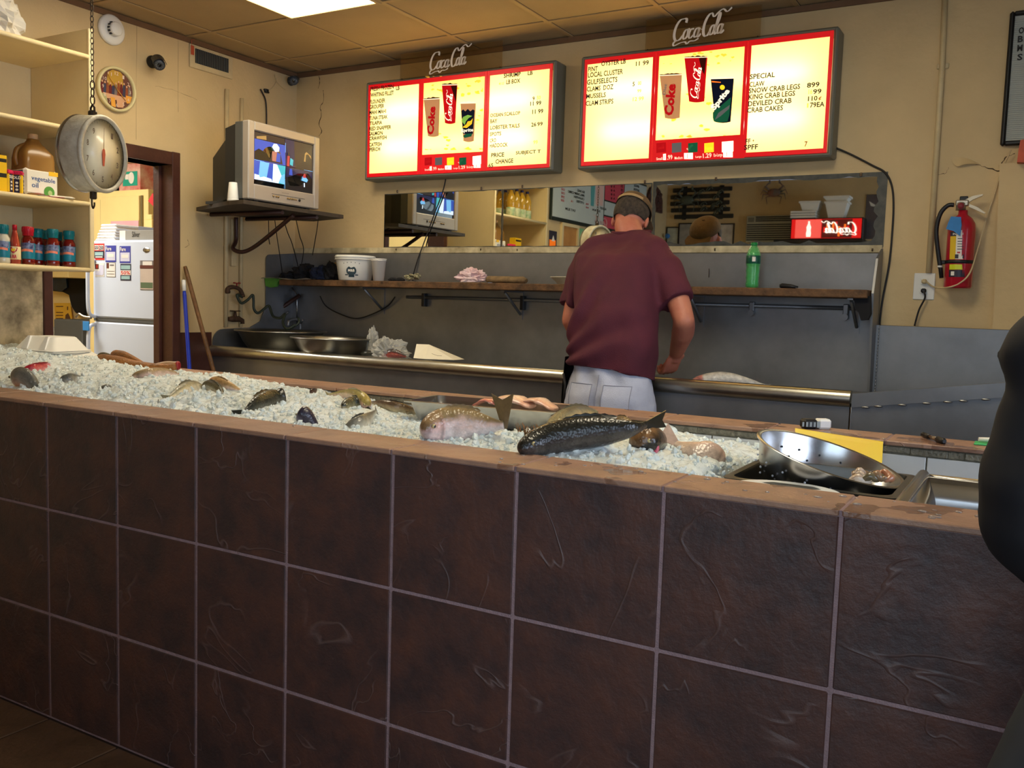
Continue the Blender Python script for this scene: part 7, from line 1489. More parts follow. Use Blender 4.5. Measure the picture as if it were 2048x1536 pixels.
b = MB(); frust(b, (c.x, .86, c.z-.002), .27, .22, .2, .16, 0, .04, .15); b.v = [(x, y, 2*(c.z-.002)-z) for x, y, z in b.v]; b.f = [f[::-1] for f in b.f]; obj('base', b, M_foam, t, sharp=.7)
for k, (dx, w_) in enumerate(((-.06, .03), (.02, .035))): pass
c = at(164, 722, y=.93); b = MB(); b.prism([(c.x-.08, .86, c.z+.02), (c.x+.075, .88, c.z-.008), (c.x+.08, .98, c.z-.002), (c.x-.07, 1.0, c.z+.03)], (0, 0, .022)); o = obj('foam_tray', b, M_foam, label='white foam tray leaning on the ice right of the clamshell', cat='tray', loc=c)
# ================================================================== PEOPLE
def remeshed(name, mb, mats, voxel, smooth=3, parent=None, label=None, cat=None, loc=None, fold=None, sub=0, group=None):
    """union overlapping volumes into one continuous surface"""
    me = bpy.data.meshes.new('tmp'); me.from_pydata(mb.v, [], mb.f); o = bpy.data.objects.new('tmp', me); COL.objects.link(o)
    m_ = o.modifiers.new('r', 'REMESH'); m_.mode = 'VOXEL'; m_.voxel_size = voxel; m_.use_smooth_shade = True
    s_ = o.modifiers.new('s', 'SMOOTH'); s_.iterations = smooth; s_.factor = .6
    dg = bpy.context.evaluated_depsgraph_get(); m2 = bpy.data.meshes.new_from_object(o.evaluated_get(dg))
    vs = [v.co.copy() for v in m2.vertices]; ns = [v.normal.copy() for v in m2.vertices]; fs = [tuple(p.vertices) for p in m2.polygons]
    bpy.data.objects.remove(o); bpy.data.meshes.remove(me); bpy.data.meshes.remove(m2)
    if fold: vs = [v+n*fold(v) for v, n in zip(vs, ns)]
    b = MB(); b.add(vs, fs, 0, True); return obj(name, b, mats, parent, loc, label, cat, group)
def taper(b, pts, rr, n=16, flat=1, ref=None):
    q = cat_path(pts, 5); k = len(q)-1; m_ = len(pts)-1; xs = [i/m_ for i in range(m_+1)]
    r = [lerp_list(xs, rr, i/k) for i in range(k+1)]; b.tube(q, r, n, flat=flat, ref=ref); b.ell(q[0], (r[0]*.98,)*3, 12, 8); b.ell(q[-1], (r[-1]*.98,)*3, 12, 8)
def hand(b, wrist, d, palm_n, curl=1.0, s=1.0, thumb_side=1):
    """palm and five unequal bent fingers; d: pointing direction, palm_n: palm normal"""
    d = Vector(d).normalized(); pn = (Vector(palm_n)-d*Vector(palm_n).dot(d)).normalized(); sd = d.cross(pn)*thumb_side; w = Vector(wrist)
    M_ = Matrix((sd, d, pn)).transposed(); b.ell(w+d*.045*s, (.04*s, .052*s, .016*s), 16, 12, R=M_); b.tube([w-d*.02*s, w+d*.03*s], [.026*s, .03*s], 14, flat=.75)
    for k, (off, L_) in enumerate(((.03, .072), (.011, .08), (-.010, .075), (-.029, .06))):
        base = w+d*.082*s+sd*off*s; p = base-d*.02*s; q = [p, base]; a = .35*curl; dd = d
        for seg in (.42, .32, .26):
            dd = (d*math.cos(a)+pn*math.sin(a)); base = base+dd*L_*seg*s; q.append(base); a += .75*curl
        b.tube(q, [.0095*s, .0095*s, .0088*s, .008*s, .0068*s], 10); b.ell(q[-1], (.0068*s,)*3, 8, 6)
    p = w+d*.02*s+sd*.03*s; q = [w+d*.012*s+sd*.02*s, p+sd*.012*s+pn*.008*s, p+sd*.024*s+d*.026*s+pn*.016*s*curl, p+sd*.014*s+d*.05*s+pn*.03*s*curl]
    b.tube(q, [.014*s, .0125*s, .0105*s, .008*s], 10); b.ell(q[-1], (.008*s,)*3, 8, 6)
def head(b, c, R, s=1):
    """skull, jaw, nose, brow, lips, ears; local -Y... face looks along local +Y, Z up"""
    def L(x, y, z): return c+R @ Vector((x, y, z))*s
    b.ell(L(0, -.012, .02), (.077*s, .096*s, .092*s), 24, 16, R=R); b.ell(L(0, .03, -.045), (.058*s, .06*s, .07*s), 20, 14, R=R); b.ell(L(0, .062, -.09), (.03*s, .026*s, .024*s), 14, 10, R=R)
    b.ell(L(0, .09, -.03), (.013*s, .02*s, .02*s), 12, 8, R=R); b.ell(L(0, .084, -.008), (.009*s, .013*s, .026*s), 12, 8, R=R); b.ell(L(0, .072, .02), (.05*s, .014*s, .012*s), 14, 8, R=R)
    b.ell(L(0, .083, -.062), (.022*s, .01*s, .006*s), 12, 8, R=R); b.ell(L(0, .082, -.072), (.019*s, .01*s, .007*s), 12, 8, R=R)
    for x in (-1, 1):
        b.ell(L(.081*x, -.002, -.015), (.008*s, .019*s, .032*s), 12, 10, R=R @ Matrix.Rotation(.25*x, 3, 'Z')); b.ell(L(.045*x, .06, -.03), (.02*s, .02*s, .02*s), 12, 8, R=R)
def eyes(c, R, parent, s=1):
    b = MB()
    for x in (-1, 1):
        e = c+R @ Vector((.031*x, .076, -.003))*s; b.ell(e, (.0125*s,)*3, 14, 10, 0, R=R); b.ell(e+R @ Vector((0, .0095, 0))*s, (.0055*s, .004*s, .0055*s), 10, 8, 1, R=R)
    obj('eye', b, [M_wht, M_eye], parent)
M_flesh = mat('skin', (198, 128, 100), .5, col2=(176, 98, 80), scale=9, bump=.08, bscale=150)
# ------------------------------------------------ fishmonger
man = thing('person', 'man in maroon T-shirt, light trousers and brown cap bent over the sink', 'person', (.95, 1.96, 0))
def A3(u, v, y): return at(u, v, y=y)
hc = A3(1262, 440, 2.32); RH = Matrix.Rotation(-.62, 3, 'X') @ Matrix.Rotation(.10, 3, 'Z')
shR, shL = A3(1318, 512, 2.17), A3(1172, 518, 2.16)
elR, elL = A3(1368, 640, 2.07), A3(1143, 640, 2.10)
wrR, wrL = A3(1352, 708, 2.27), A3(1185, 712, 2.36)
pel = A3(1222, 770, 1.965)
b = MB(); head(b, hc, RH, 1.0)
nk = A3(1262, 478, 2.235); taper(b, [nk+Vector((0, .04, -.08)), nk, hc+RH @ Vector((0, -.02, -.05))], [.045, .062, .062], 18)
taper(b, [pel+Vector((0, 0, -.02)), A3(1224, 660, 1.99), A3(1234, 570, 2.09), A3(1250, 505, 2.19)], [.115, .10, .09, .055], 20)
taper(b, [shL+Vector((.02, .02, -.01)), nk+Vector((0, .01, -.07)), shR+Vector((-.02, .02, -.01))], [.05, .055, .05], 16)
taper(b, [shR, shR.lerp(elR, .5)+Vector((.01, 0, 0)), elR], [.058, .054, .045]); taper(b, [elR, elR.lerp(wrR, .35)+Vector((.008, 0, 0)), wrR], [.046, .05, .03])
taper(b, [shL, shL.lerp(elL, .5), elL], [.058, .053, .045]); taper(b, [elL, elL.lerp(wrL, .35), wrL], [.046, .048, .029])
hand(b, wrR, A3(1337, 745, 2.31)-wrR, (-.8, .5, 0), 1.5, 1.15, 1); hand(b, wrL, Vector((.4, .7, -.35)), (.1, -.2, -1), .6, 1.0, -1)
ft = []
for sx in (-1, 1):
    hp = pel+Vector((.095*sx, 0, -.06)); kn = Vector((pel.x+.11*sx, 1.99, .50)); an_ = Vector((pel.x+.12*sx, 1.93, .09)); taper(b, [hp, kn, an_], [.095, .062, .045]); b.ell((an_.x, an_.y+.07, .045), (.042, .13, .038), 14, 10); ft.append(an_)
remeshed('body', b, M_flesh, .0062, 2, man)
eyes(hc, RH, man)
# hair: the back and sides of the skull below the cap line
b = MB(); vs = []; n1, n2 = 40, 20
def hairpt(a, t_): # a azimuth around the back (0 = centre back), t_ 0 at the cap line .. 1 at the nape
    zz_ = .055-.105*t_+.03*abs(math.sin(a))*t_; rr = math.sqrt(max(1-((zz_-.02)/.094)**2, .05)); return hc+RH @ Vector((.0835*math.sin(a)*rr, (-.012-.1035*math.cos(a)*rr), zz_))+Vector((0, 0, .0015*noise.noise((a*14, t_*5, 0))))
b.grid(lambda u, v: hairpt((u-.5)*2*1.62, v), n1, n2); k0 = len(b.v)
b.grid(lambda u, v: hc+(hairpt((.5-u)*2*1.62, v)-hc)*.93, n1, n2)
obj('hair', b, mat('hair_dark', (40, 32, 26), .7, col2=(84, 72, 60), scale=60, bump=.8, bscale=300), man)
b = MB()
def cappt(a, t_, k=1.0): # dome above the band
    z = .05+.062*math.sin(t_*PI/2)*1.05; rr = math.cos(t_*PI/2)**.55; return hc+RH @ Vector((.087*k*math.sin(a)*rr, -.008-.106*k*math.cos(a)*rr, z*1.0+(0 if abs(a) > .0 else 0)+.012*(1-t_)*math.cos(a)*0))
b.grid(lambda u, v: cappt(2*PI*u, v), 40, 12); b.grid(lambda u, v: cappt(-2*PI*u, v, .965), 40, 12)
M_capb = mat('cap_brown', (108, 86, 58), .9, col2=(80, 62, 42), scale=12, bump=.3, bscale=200)
cp = obj('cap', b, M_capb, man)
b = MB(); pth = [cappt((u-.5)*1.5, .02, 1.02)+RH @ Vector((0, 0, .004)) for u in [k/12 for k in range(13)]]; b.tube(pth, .0075, 8, flat=.35, ref=RH @ Vector((0, 0, 1))); obj('strap', b, mat('strap_tan', (172, 142, 98), .6), cp)
b = MB(); pts = [hc+RH @ Vector((.078*math.sin(a), .092+.075*math.cos(a)-.0, .052-.012*math.cos(a))) for a in [(-1.3+2.6*k/12) for k in range(13)]]; b.prism(pts+[hc+RH @ Vector((.07, .07, .055)), hc+RH @ Vector((-.07, .07, .055))], RH @ Vector((0, 0, .004))); obj('brim', b, M_capb, cp)
b = MB(); b.ell(cappt(0, 1.0)+RH @ Vector((0, 0, .002)), (.008, .008, .005)); obj('cap_button', b, M_capb, cp)
# T-shirt
b = MB()
rings = [(732, 764, 1138, 1311, 1.965, .142), (720, 751, 1139, 1312, 1.965, .141), (696, 722, 1139, 1313, 1.97, .14), (670, 0, 1141, 1314, 1.985, .14), (630, 0, 1146, 1317, 2.01, .145), (590, 0, 1150, 1320, 2.05, .15), (550, 0, 1152, 1325, 2.10, .148), (522, 0, 1158, 1328, 2.14, .135), (498, 0, 1178, 1326, 2.185, .105), (482, 0, 1200, 1318, 2.215, .08), (470, 0, 1222, 1303, 2.235, .068)]
NR = 40; vs = []
for i, (v, _, ul, ur, y, dp) in enumerate(rings):
    L_, R_ = A3(ul, v, y), A3(ur, _ or v, y); c = (L_+R_)/2; hw = (R_.x-L_.x)/2*.955
    for j in range(NR):
        a = 2*PI*j/NR; ca, sa = math.cos(a), math.sin(a); e = .82
        x = c.x+hw*math.copysign(abs(ca)**e, ca); tz = (R_.z-L_.z)*.5*ca; vs.append((x, c.y+dp*math.copysign(abs(sa)**.9, sa), c.z+tz+(-.02*sa if i < 8 else .0)))
nR = len(rings); b.add(vs, [(i*NR+j, i*NR+(j+1) % NR, (i+1)*NR+(j+1) % NR, (i+1)*NR+j) for i in range(nR-1) for j in range(NR)]+[tuple(range(NR))[::-1], tuple((nR-1)*NR+j for j in range(NR))])
slR, slL = shR.lerp(elR, .74), shL.lerp(elL, .80)
for s0_, s1_, rs in ((shR+Vector((-.03, 0, .0)), slR+Vector((.002, 0, 0)), (.078, .088, .084, .079)), (shL+Vector((.03, 0, 0)), slL+Vector((-.004, 0, 0)), (.074, .08, .074, .068))):
    q = [s0_, s0_.lerp(s1_, .33)+Vector((.012 if s0_.x > 1 else -.012, 0, .004)), s0_.lerp(s1_, .7), s1_]; b.tube(q, list(rs), 18)
    b.ell(s0_, (rs[0]*1.0,)*3, 16, 12)
taper(b, [A3(1190, 500, 2.17), A3(1262, 488, 2.21), A3(1312, 500, 2.17)], [.06, .07, .06])
def fold(v):
    d = (v-Vector((.74, 1.85, 1.12))); g = math.atan2(d.z, d.x); r = math.hypot(d.x, d.z)
    f = math.sin(g*14+3*noise.noise((v.x*5, v.y*5, v.z*5)))*.011*math.exp(-((r-.24)/.26)**2)
    return f+.013*noise.noise((v.x*9+v.z*3, v.y*6, v.z*5-v.x*3))+.0035*noise.noise((v.x*22, v.y*12, v.z*11))
remeshed('t_shirt', b, mat('maroon_cotton', (92, 34, 48), .85, col2=(76, 28, 42), scale=4, bump=.25, bscale=260), .009, 3, man, fold=fold)
# collar rib
b = MB(); pth = []
for k in range(25):
    a = 2*PI*k/24; L_, R_ = A3(1223, 469, 2.235), A3(1302, 470, 2.235); c = (L_+R_)/2; pth.append((c.x+(R_.x-L_.x)/2*.93*math.cos(a), c.y+.062*math.sin(a), c.z+.012-.022*math.sin(a)*0+.01*math.sin(a)))
b.tube(pth, .0075, 8, caps=False); obj('collar', b, mat('maroon_dark', (86, 30, 46), .85), man)
# trousers
b = MB(); vs = []; NT = 36
tr = [(A3(1224, 715, 1.968), .17, .112), (A3(1223, 738, 1.965), .178, .115), (A3(1221, 765, 1.96), .19, .124), (A3(1220, 790, 1.95), .197, .137), (A3(1220, 815, 1.95), .2, .14), (pel+Vector((0, 0, -.16)), .2, .13)]
for c, hw, dp in tr:
    for j in range(NT): a = 2*PI*j/NT; vs.append((c.x+hw*math.cos(a), c.y+dp*math.copysign(abs(math.sin(a))**.85, math.sin(a)), c.z))
b.add(vs, [(i*NT+j, i*NT+(j+1) % NT, (i+1)*NT+(j+1) % NT, (i+1)*NT+j) for i in range(5) for j in range(NT)]+[tuple(range(NT)), tuple(5*NT+j for j in range(NT))])
for sx in (-1, 1): hp = pel+Vector((.098*sx, 0, -.08)); taper(b, [hp, Vector((pel.x+.11*sx, 1.99, .5)), Vector((pel.x+.12*sx, 1.935, .1))], [.115, .088, .075], 20)

def pf_(v): return .005*math.sin(v.x*55+v.z*32+3*noise.noise((v.x*7, 0, v.z*7)))+.006*noise.noise((v.x*16, v.y*16, v.z*9))
tro = remeshed('trousers', b, mat('pale_denim', (206, 210, 226), .85, col2=(178, 182, 200), scale=7, bump=.25, bscale=280), .01, 2, man, fold=pf_)
b = MB()
for u in (1172, 1268): b.box(A3(u, 752, 1.8)+Vector((-.06, .028, -.12)), A3(u, 752, 1.8)+Vector((.06, .032, 0)), 0, .002) if 0 else None
 
b = MB(); 
for an_ in ft: b.ell((an_.x, an_.y+.075, .052), (.052, .145, .05), 16, 12)
obj('shoe', b, M_black, man)
def pback(x, z):
    k = [(c.z, hw, dp, c) for c, hw, dp in tr]; z = min(max(z, k[4][0]+.001), k[0][0]-.001)
    for i in range(4):
        if k[i+1][0] <= z <= k[i][0]: s_ = (k[i][0]-z)/(k[i][0]-k[i+1][0]); hw = k[i][1]*(1-s_)+k[i+1][1]*s_; dp = k[i][2]*(1-s_)+k[i+1][2]*s_; c = k[i][3].lerp(k[i+1][3], s_); break
    u = max(-1, min(1, (x-c.x)/hw)); return Vector((x, c.y-dp*max(1-u*u, 0)**.42-.010, z))
for sx in (-1, 1):
    cx_ = pel.x+.085*sx; zt_p = A3(1222, 772, 1.82).z; b = MB(); b.grid(lambda u, v: pback(cx_+(u-.5)*.115, zt_p-v*.12*(1-.12*abs(2*u-1))), 8, 8); obj('pocket', b, MC['pale_denim'], tro)
    b = MB(); b.tube([pback(cx_-.0575, zt_p-.11*(1-k/8))+Vector((0, -.001, 0)) for k in range(9)]+[pback(cx_+.0575*(k/4-1), zt_p)+Vector((0, -.001, 0)) for k in range(9)]+[pback(cx_+.0575, zt_p-.11*k/8)+Vector((0, -.001, 0)) for k in range(9)], .0014, 5); obj('stitching', b, mat('seam_grey', (150, 152, 170), .8), tro)
b = MB(); b.tube([pback(pel.x, A3(1222, 752, 1.83).z-.15*k/8)+Vector((0, -.001, 0)) for k in range(9)], .002, 5); obj('back_seam', b, mat('seam_grey', (150, 152, 170), .8), tro)
# dark apron wrapped round the front and left hip
b = MB(); c = A3(1222, 745, 1.965)
def ap(u, v):
    a = math.radians(204-150*u); return Vector((c.x+(.212+.012*math.sin(v*5))*math.cos(a), c.y+.158*math.sin(a), c.z+.06-v*.62))
b.grid(ap, 30, 14); b.grid(lambda u, v: c+(ap(1-u, v)-c)*1.0+Vector((0, -.003, 0)), 30, 14)
b.tube([ap(0, .12), ap(0, .12)+Vector((.02, -.02, -.05)), ap(0, .12)+Vector((.012, -.015, -.14))], .006, 6); obj('apron', b, mat('apron_dark', (34, 30, 28), .7, var=.3), man)
# knife in his hand
kp = A3(1336, 742, 2.33); b = MB(); t = thing('boning_knife', 'small knife held in the right hand of the man at the sink', 'knife', kp)
b.tube([kp+Vector((.03, -.03, .02)), kp+Vector((-.04, .03, -.01))], .009, 8); obj('handle', b, M_black, t); b = MB(); b.prism([kp+Vector((-.04, .03, -.002)), kp+Vector((-.15, .1, -.03)), kp+Vector((-.04, .03, -.02))], (.001, .001, 0)); obj('blade', b, M_steelb, t)
# ------------------------------------------------ customer at the right edge
cus = thing('person', 'customer in a black jacket and dark jeans cut off by the right picture edge', 'person', (2.86, -.27, 0))
CY_ = -.25; sh1 = Vector((2.655, CY_, 1.30)); el1 = Vector((2.652, CY_-.02, 1.13)); wr1 = Vector((2.74, CY_+.15, 1.06)); ch = Vector((2.875, CY_, 1.57)); RC_ = Matrix.Rotation(-.1, 3, 'X')
b = MB(); head(b, ch, RC_); taper(b, [Vector((2.875, CY_-.01, 1.28)), Vector((2.875, CY_, 1.5))], [.07, .058]); taper(b, [(2.87, CY_, .9), (2.87, CY_, 1.1), (2.87, CY_, 1.28)], [.13, .13, .14], 20)
taper(b, [sh1, el1], [.042, .038]); taper(b, [el1, wr1], [.038, .028]); hand(b, wr1, (.25, .8, -.12), (0, 0, -1), .35, .95, 1)
sh2 = Vector((3.07, CY_, 1.3)); el2 = Vector((3.12, CY_-.02, 1.06)); wr2 = Vector((3.05, CY_+.17, 1.05)); taper(b, [sh2, el2], [.05, .042]); taper(b, [el2, wr2], [.042, .028]); hand(b, wr2, (-.2, .8, -.12), (0, 0, -1), .35, .95, -1)
for sx in (-1, 1): taper(b, [(2.86+.09*sx, CY_-.04, .86), (2.85+.11*sx, CY_-.08, .48), (2.85+.12*sx, CY_-.1, .09)], [.09, .06, .045]); b.ell((2.85+.12*sx, CY_-.03, .045), (.042, .12, .038), 14, 10)
remeshed('body', b, M_flesh, .0075, 2, cus); eyes(ch, RC_, cus)
b = MB(); b.ell(ch+Vector((0, -.02, .03)), (.088, .105, .098), 24, 16); o = obj('hair', b, mat('hair_black', (24, 20, 18), .7, bump=.6, bscale=200), cus)
b = MB(); taper(b, [(2.87, CY_, .96), (2.87, CY_, 1.12), (2.87, CY_, 1.28)], [.18, .175, .175], 24); taper(b, [sh1+Vector((.0, 0, .012)), sh1+Vector((.002, 0, -.03)), sh1+Vector((-.004, 0, -.09)), el1+Vector((-.002, 0, .0)), el1+Vector((.008, .02, -.06)), el1+Vector((.05, .03, -.12))], [.072, .062, .064, .084, .075, .06]); taper(b, [el1, wr1+Vector((.0, 0, .01))], [.07, .045])
taper(b, [sh2+Vector((-.02, 0, -.01)), el2], [.08, .066]); taper(b, [el2, wr2], [.066, .046]); taper(b, [sh1+Vector((.04, 0, .02)), (2.87, CY_, 1.37), sh2+Vector((-.04, 0, .02))], [.06, .085, .06])
remeshed('jacket', b, mat('jacket_black', (14, 14, 20), .8, var=.3, scale=8), .011, 3, cus, fold=lambda v: .012*noise.noise((v.x*9, v.y*9, v.z*16)))
b = MB(); b.tube([(2.87, CY_, .98), (2.87, CY_, .86)], [.165, .17], 20, flat=.8, ref=(1, 0, 0))
for sx in (-1, 1): taper(b, [(2.85+.085*sx, CY_-.03, .86), (2.785+.12*sx, CY_-.07, .56), (2.77+.12*sx, CY_-.1, .1)], [.115, .094, .074], 18)
remeshed('jeans', b, mat('jeans_dark', (52, 54, 58), .85, var=.3, scale=12), .012, 2, cus)
b = MB()
for sx in (-1, 1): b.ell((2.79+.12*sx, CY_-.03, .05), (.052, .14, .048), 14, 10)
obj('shoe', b, M_black, cus)
# ================================================================== SHOP SIDE SEEN IN THE MIRRORS
# letter board on the shop-side left wall
q0, q1 = atm(1096, 451, x=FX), atm(1284, 470, x=FX); y0, y1 = q1.y, q0.y; zb = atm(1190, 458, x=FX).z; zt = CZ-.10
t = thing('letter_board', 'large grey letter board with pink panels on the shop side wall, seen in the mirror', 'sign', (FX, (y0+y1)/2, zb))
b = MB(); b.box((FX+.0005, y0, zb), (FX+.03, y1, zt), 0, .004); obj('frame', b, mat('frame_green', (24, 40, 34), .5), t)
ya, yb = y1+(y0-y1)*.50, y1+(y0-y1)*.72
def pn(a, c, z0, z1, m, nm): b = MB(); b.box((FX+.0302, min(a, c)+.01, z0), (FX+.033, max(a, c)-.01, z1)); return obj(nm, b, m, t)
M_bg = mat('board_pale', (196, 206, 200), .6, var=.05); M_bp = mat('board_pink', (214, 80, 96), .5, var=.1)
pn(y1, ya, zb+.03, zt-.02, M_bg, 'letter_panel'); pn(yb, y0, zb+.03, zt-.02, M_bg, 'letter_panel'); pn(ya, yb, zb+.03, zb+.14, M_bp, 'pink_panel'); pn(ya, yb, zb+.155, zb+.29, M_bg, 'letter_panel'); pn(ya, yb, zb+.305, zt-.02, M_bp, 'pink_panel')
b = MB()
def mt(s, u0, u1, v, h, mi=0):   # text read from the shop; px as seen in the mirror, so it runs right to left there
    a = atm(u1, v, x=FX+.035); c = atm(u0, v, x=FX+.035); e = atm(u1, v-h, x=FX+.035); put_text(b, s, (FX+.0345, a.y, a.z), (0, c.y-a.y, 0), (0, 0, e.z-a.z), mi, .03)
for s, u0, u1, v, h, mi in (('SEA BASS', 1154, 1169, 387, 5, 0), ('SMALL SHRIMP COMBO', 1135, 1168.5, 394, 5, 0), ('CRAWFISH', 1147, 1168, 401, 5, 0), ('OYSTERS', 1152, 1167.5, 408.5, 5, 0), ('16', 1141, 1145.5, 405, 4.5, 1), ('EAT SLIM', 1130, 1150, 424, 5, 0), ('150', 1122, 1129, 382, 5, 1), ('150', 1122, 1129, 389.5, 5, 1), ('295', 1121.5, 1128.5, 397, 5, 1), ('350', 1121, 1128, 404, 5, 1), ('95', 1171, 1177, 411, 4, 1), ('99', 1171, 1177, 418, 4, 1), ('NUGGET', 1199, 1212, 421, 4.5, 0), ('SUB BUN', 1184, 1200, 425, 4.5, 0)):
    mt(s, u0, u1, v, h, mi)
for k in range(4):
    for u0, u1, s in ((1221, 1224.5, '9'), (1226, 1229.5, 'A'), (1241, 1246, '75'), (1267, 1278, ['SINGLE', 'BOSTON', 'CLAMS', 'MIX'][k])): mt(s, u0, u1, 376+k*8, 5)
obj('lettering', b, [M_letter, mat('letter_red', (190, 60, 66), .5)], t)
b = MB(); a, c = atm(1215, 456, x=FX+.035), atm(1186, 446, x=FX+.035); put_script(b, (FX+.0345, a.y, zb+.04), (0, c.y-a.y, 0), (0, 0, .09), 0, wmul=1.3)
for k, (u, m_) in enumerate(((1185, 1), (1195, 0), (1203, 0))): p = atm(u, 385, x=FX+.035); b.prism([(FX+.0342, p.y-.05, p.z+.12), (FX+.0342, p.y+.05, p.z+.12), (FX+.0342, p.y+.035, p.z-.13), (FX+.0342, p.y-.035, p.z-.13)], (.001, 0, 0), m_)
obj('panel_print', b, [mat('print_pale', (230, 190, 180), .5), mat('print_teal', (90, 170, 170), .5)], t)
# small framed poster, serving hatch, green notice
a, c = atm(1096, 492, x=FX), atm(1112, 463, x=FX); b = MB(); b.box((FX+.0005, c.y, a.z-.05), (FX+.008, a.y, c.z), 0, .002); t = thing('wall_poster', 'small dark navy poster on the shop side wall, seen in the mirror', 'poster', (FX, a.y, a.z)); obj('frame', b, mat('poster_navy', (40, 40, 60), .5), t)
b = MB(); yc = (a.y+c.y)/2; b.box((FX+.0085, yc-.05, a.z-.04), (FX+.0092, yc+.07, a.z+.06), 0); b.prism([(FX+.009, yc-.03, a.z+.05), (FX+.009, yc+.03, a.z+.05), (FX+.009, yc, c.z-.04)], (.001, 0, 0), 1); obj('poster_print', b, [mat('print_orange', (226, 90, 60), .5), M_wht], t)
a, c = atm(1121, 496, x=FX), atm(1151, 457, x=FX); t = thing('serving_hatch', 'cream framed hatch with wooden panel on the shop side wall, seen in the mirror', 'hatch', (FX, a.y, a.z))
b = MB(); b.box((FX+.0005, c.y-.03, a.z-.1), (FX+.025, a.y+.03, a.z+.0)); b.box((FX+.0005, c.y-.03, c.z), (FX+.025, a.y+.03, c.z+.03)); b.box((FX+.0005, c.y-.03, a.z), (FX+.025, c.y, c.z)); b.box((FX+.0005, a.y, a.z), (FX+.025, a.y+.03, c.z)); obj('hatch_frame', b, M_cream, t)
b = MB(); b.box((FX+.0005, c.y, a.z), (FX+.008, a.y, c.z)); obj('wood_panel', b, mat('hatch_wood', (206, 150, 84), .5, col2=(180, 124, 66), scale=8), t)
a, c = atm(1153, 496, x=FX), atm(1167, 458, x=FX); b = MB(); b.box((FX+.0005, c.y, a.z-.03), (FX+.003, a.y, c.z)); obj('green_notice', b, mat('notice_green', (150, 210, 150), .6, col2=(110, 180, 120), scale=40), label='pale green paper notice on the shop side wall, seen in the mirror', cat='notice', loc=(FX, a.y, a.z))
def rear(u, v, dy=0): return atm(u, v, y=RY+dy)
# carved plaque on the side wall near the corner
a, c = atm(1289, 418, x=FX), atm(1322, 376, x=FX); b = MB(); yc, zc = (a.y+c.y)/2, (a.z+c.z)/2; hw, hh = abs(a.y-c.y)/2, abs(a.z-c.z)/2
b.prism([(FX+.0005, yc-hw, zc-hh), (FX+.0005, yc+hw, zc-hh), (FX+.0005, yc+hw*.95, zc), (FX+.0005, yc+hw*.6, zc+hh*.7), (FX+.0005, yc, zc+hh), (FX+.0005, yc-hw*.6, zc+hh*.7), (FX+.0005, yc-hw*.95, zc)], (.03, 0, 0))
for k in range(24): b.ell((FX+.034, yc+random.uniform(-.8, .8)*hw, zc+random.uniform(-.8, .5)*hh), (.012, .02, .02), 8, 6)
obj('carved_plaque', b, mat('plaque_brown', (96, 60, 50), .6, var=.5, scale=20), label='brown carved plaque on the shop side wall near the corner, seen in the mirror', cat='plaque', loc=(FX, yc, zc-hh))
# crab slat sign
a, c = rear(1344, 440), rear(1466, 366); x0, x1, z0, z1 = a.x, c.x, a.z, min(c.z, CZ-.03)
t = thing('crab_slat_sign', 'dark slatted wooden sign with metal crab and ornaments, seen in the mirror', 'sign', ((x0+x1)/2, RY, z0))
b = MB()
for k in range(5): zz_ = z0+(z1-z0)*k/5; o_ = random.uniform(-.03, .03); b.box((x0+o_, RY+.012, zz_+.008), (x1+o_, RY+.03, zz_+(z1-z0)/5-.02), 0, .006)
for x in (x0+.12, x1-.15): b.box((x, RY+.0005, z0), (x+.05, RY+.012, z1), 0, .002)
obj('slat_board', b, mat('slat_black', (48, 46, 40), .7, var=.4, scale=12), t)
def crab(b, c, r, mi=0, flat=.25):
    c = Vector(c); b.ell(c, (r, r*flat, r*.62), 18, 10, mi)
    for sx in (-1, 1):
        for k in range(4):
            a = math.radians(35-32*k) if k < 3 else math.radians(-62); o_ = c+Vector((sx*r*.75*math.cos(a), 0, r*.5*math.sin(a))); m_ = c+Vector((sx*r*(1.6+.05*k)*math.cos(a*.8), 0, r*(1.1*math.sin(a)+.35))); e_ = c+Vector((sx*r*2.0*math.cos(a), 0, r*(1.5*math.sin(a)-.35)))
            b.tube([o_, m_, e_], [r*.11, r*.09, r*.03], 6, mi)
        s0_ = c+Vector((sx*r*.7, 0, r*.4)); s1_ = c+Vector((sx*r*1.25, 0, r*.95)); s2_ = c+Vector((sx*r*.8, 0, r*1.45)); b.tube([s0_, s1_, s2_], [r*.12, r*.13, r*.1], 7, mi); b.ell(s2_+Vector((-sx*r*.1, 0, r*.12)), (r*.16, r*.1, r*.3), 10, 8, mi)
b = MB(); crab(b, (x0+.26*(x1-x0), RY+.045, (z0+z1)/2+.03), .085); obj('metal_crab', b, mat('crab_pewter', (96, 104, 92), .5, metal=.3, var=.3), t)
b = MB()
for k in range(12): p = Vector((x0+(x1-x0)*random.uniform(.42, .95), RY+.045, z0+(z1-z0)*random.uniform(.1, .9))); b.tube([p+Vector((.04*math.cos(j), 0, .03*math.sin(j*1.3))) for j in range(6)], .007, 6)
obj('metal_ornament', b, mat('crab_pewter', (96, 104, 92), .5), t, kind='stuff')
c = rear(1548, 381, .04); b = MB(); c.z = min(c.z, CZ-.14); crab(b, (c.x, RY+.045, c.z), .075); obj('painted_crab', b, mat('crab_blue', (86, 110, 110), .4, col2=(150, 90, 64), scale=9), label='blue and orange painted crab on the rear wall, seen in the mirror', cat='crab ornament', loc=(c.x, RY, c.z))
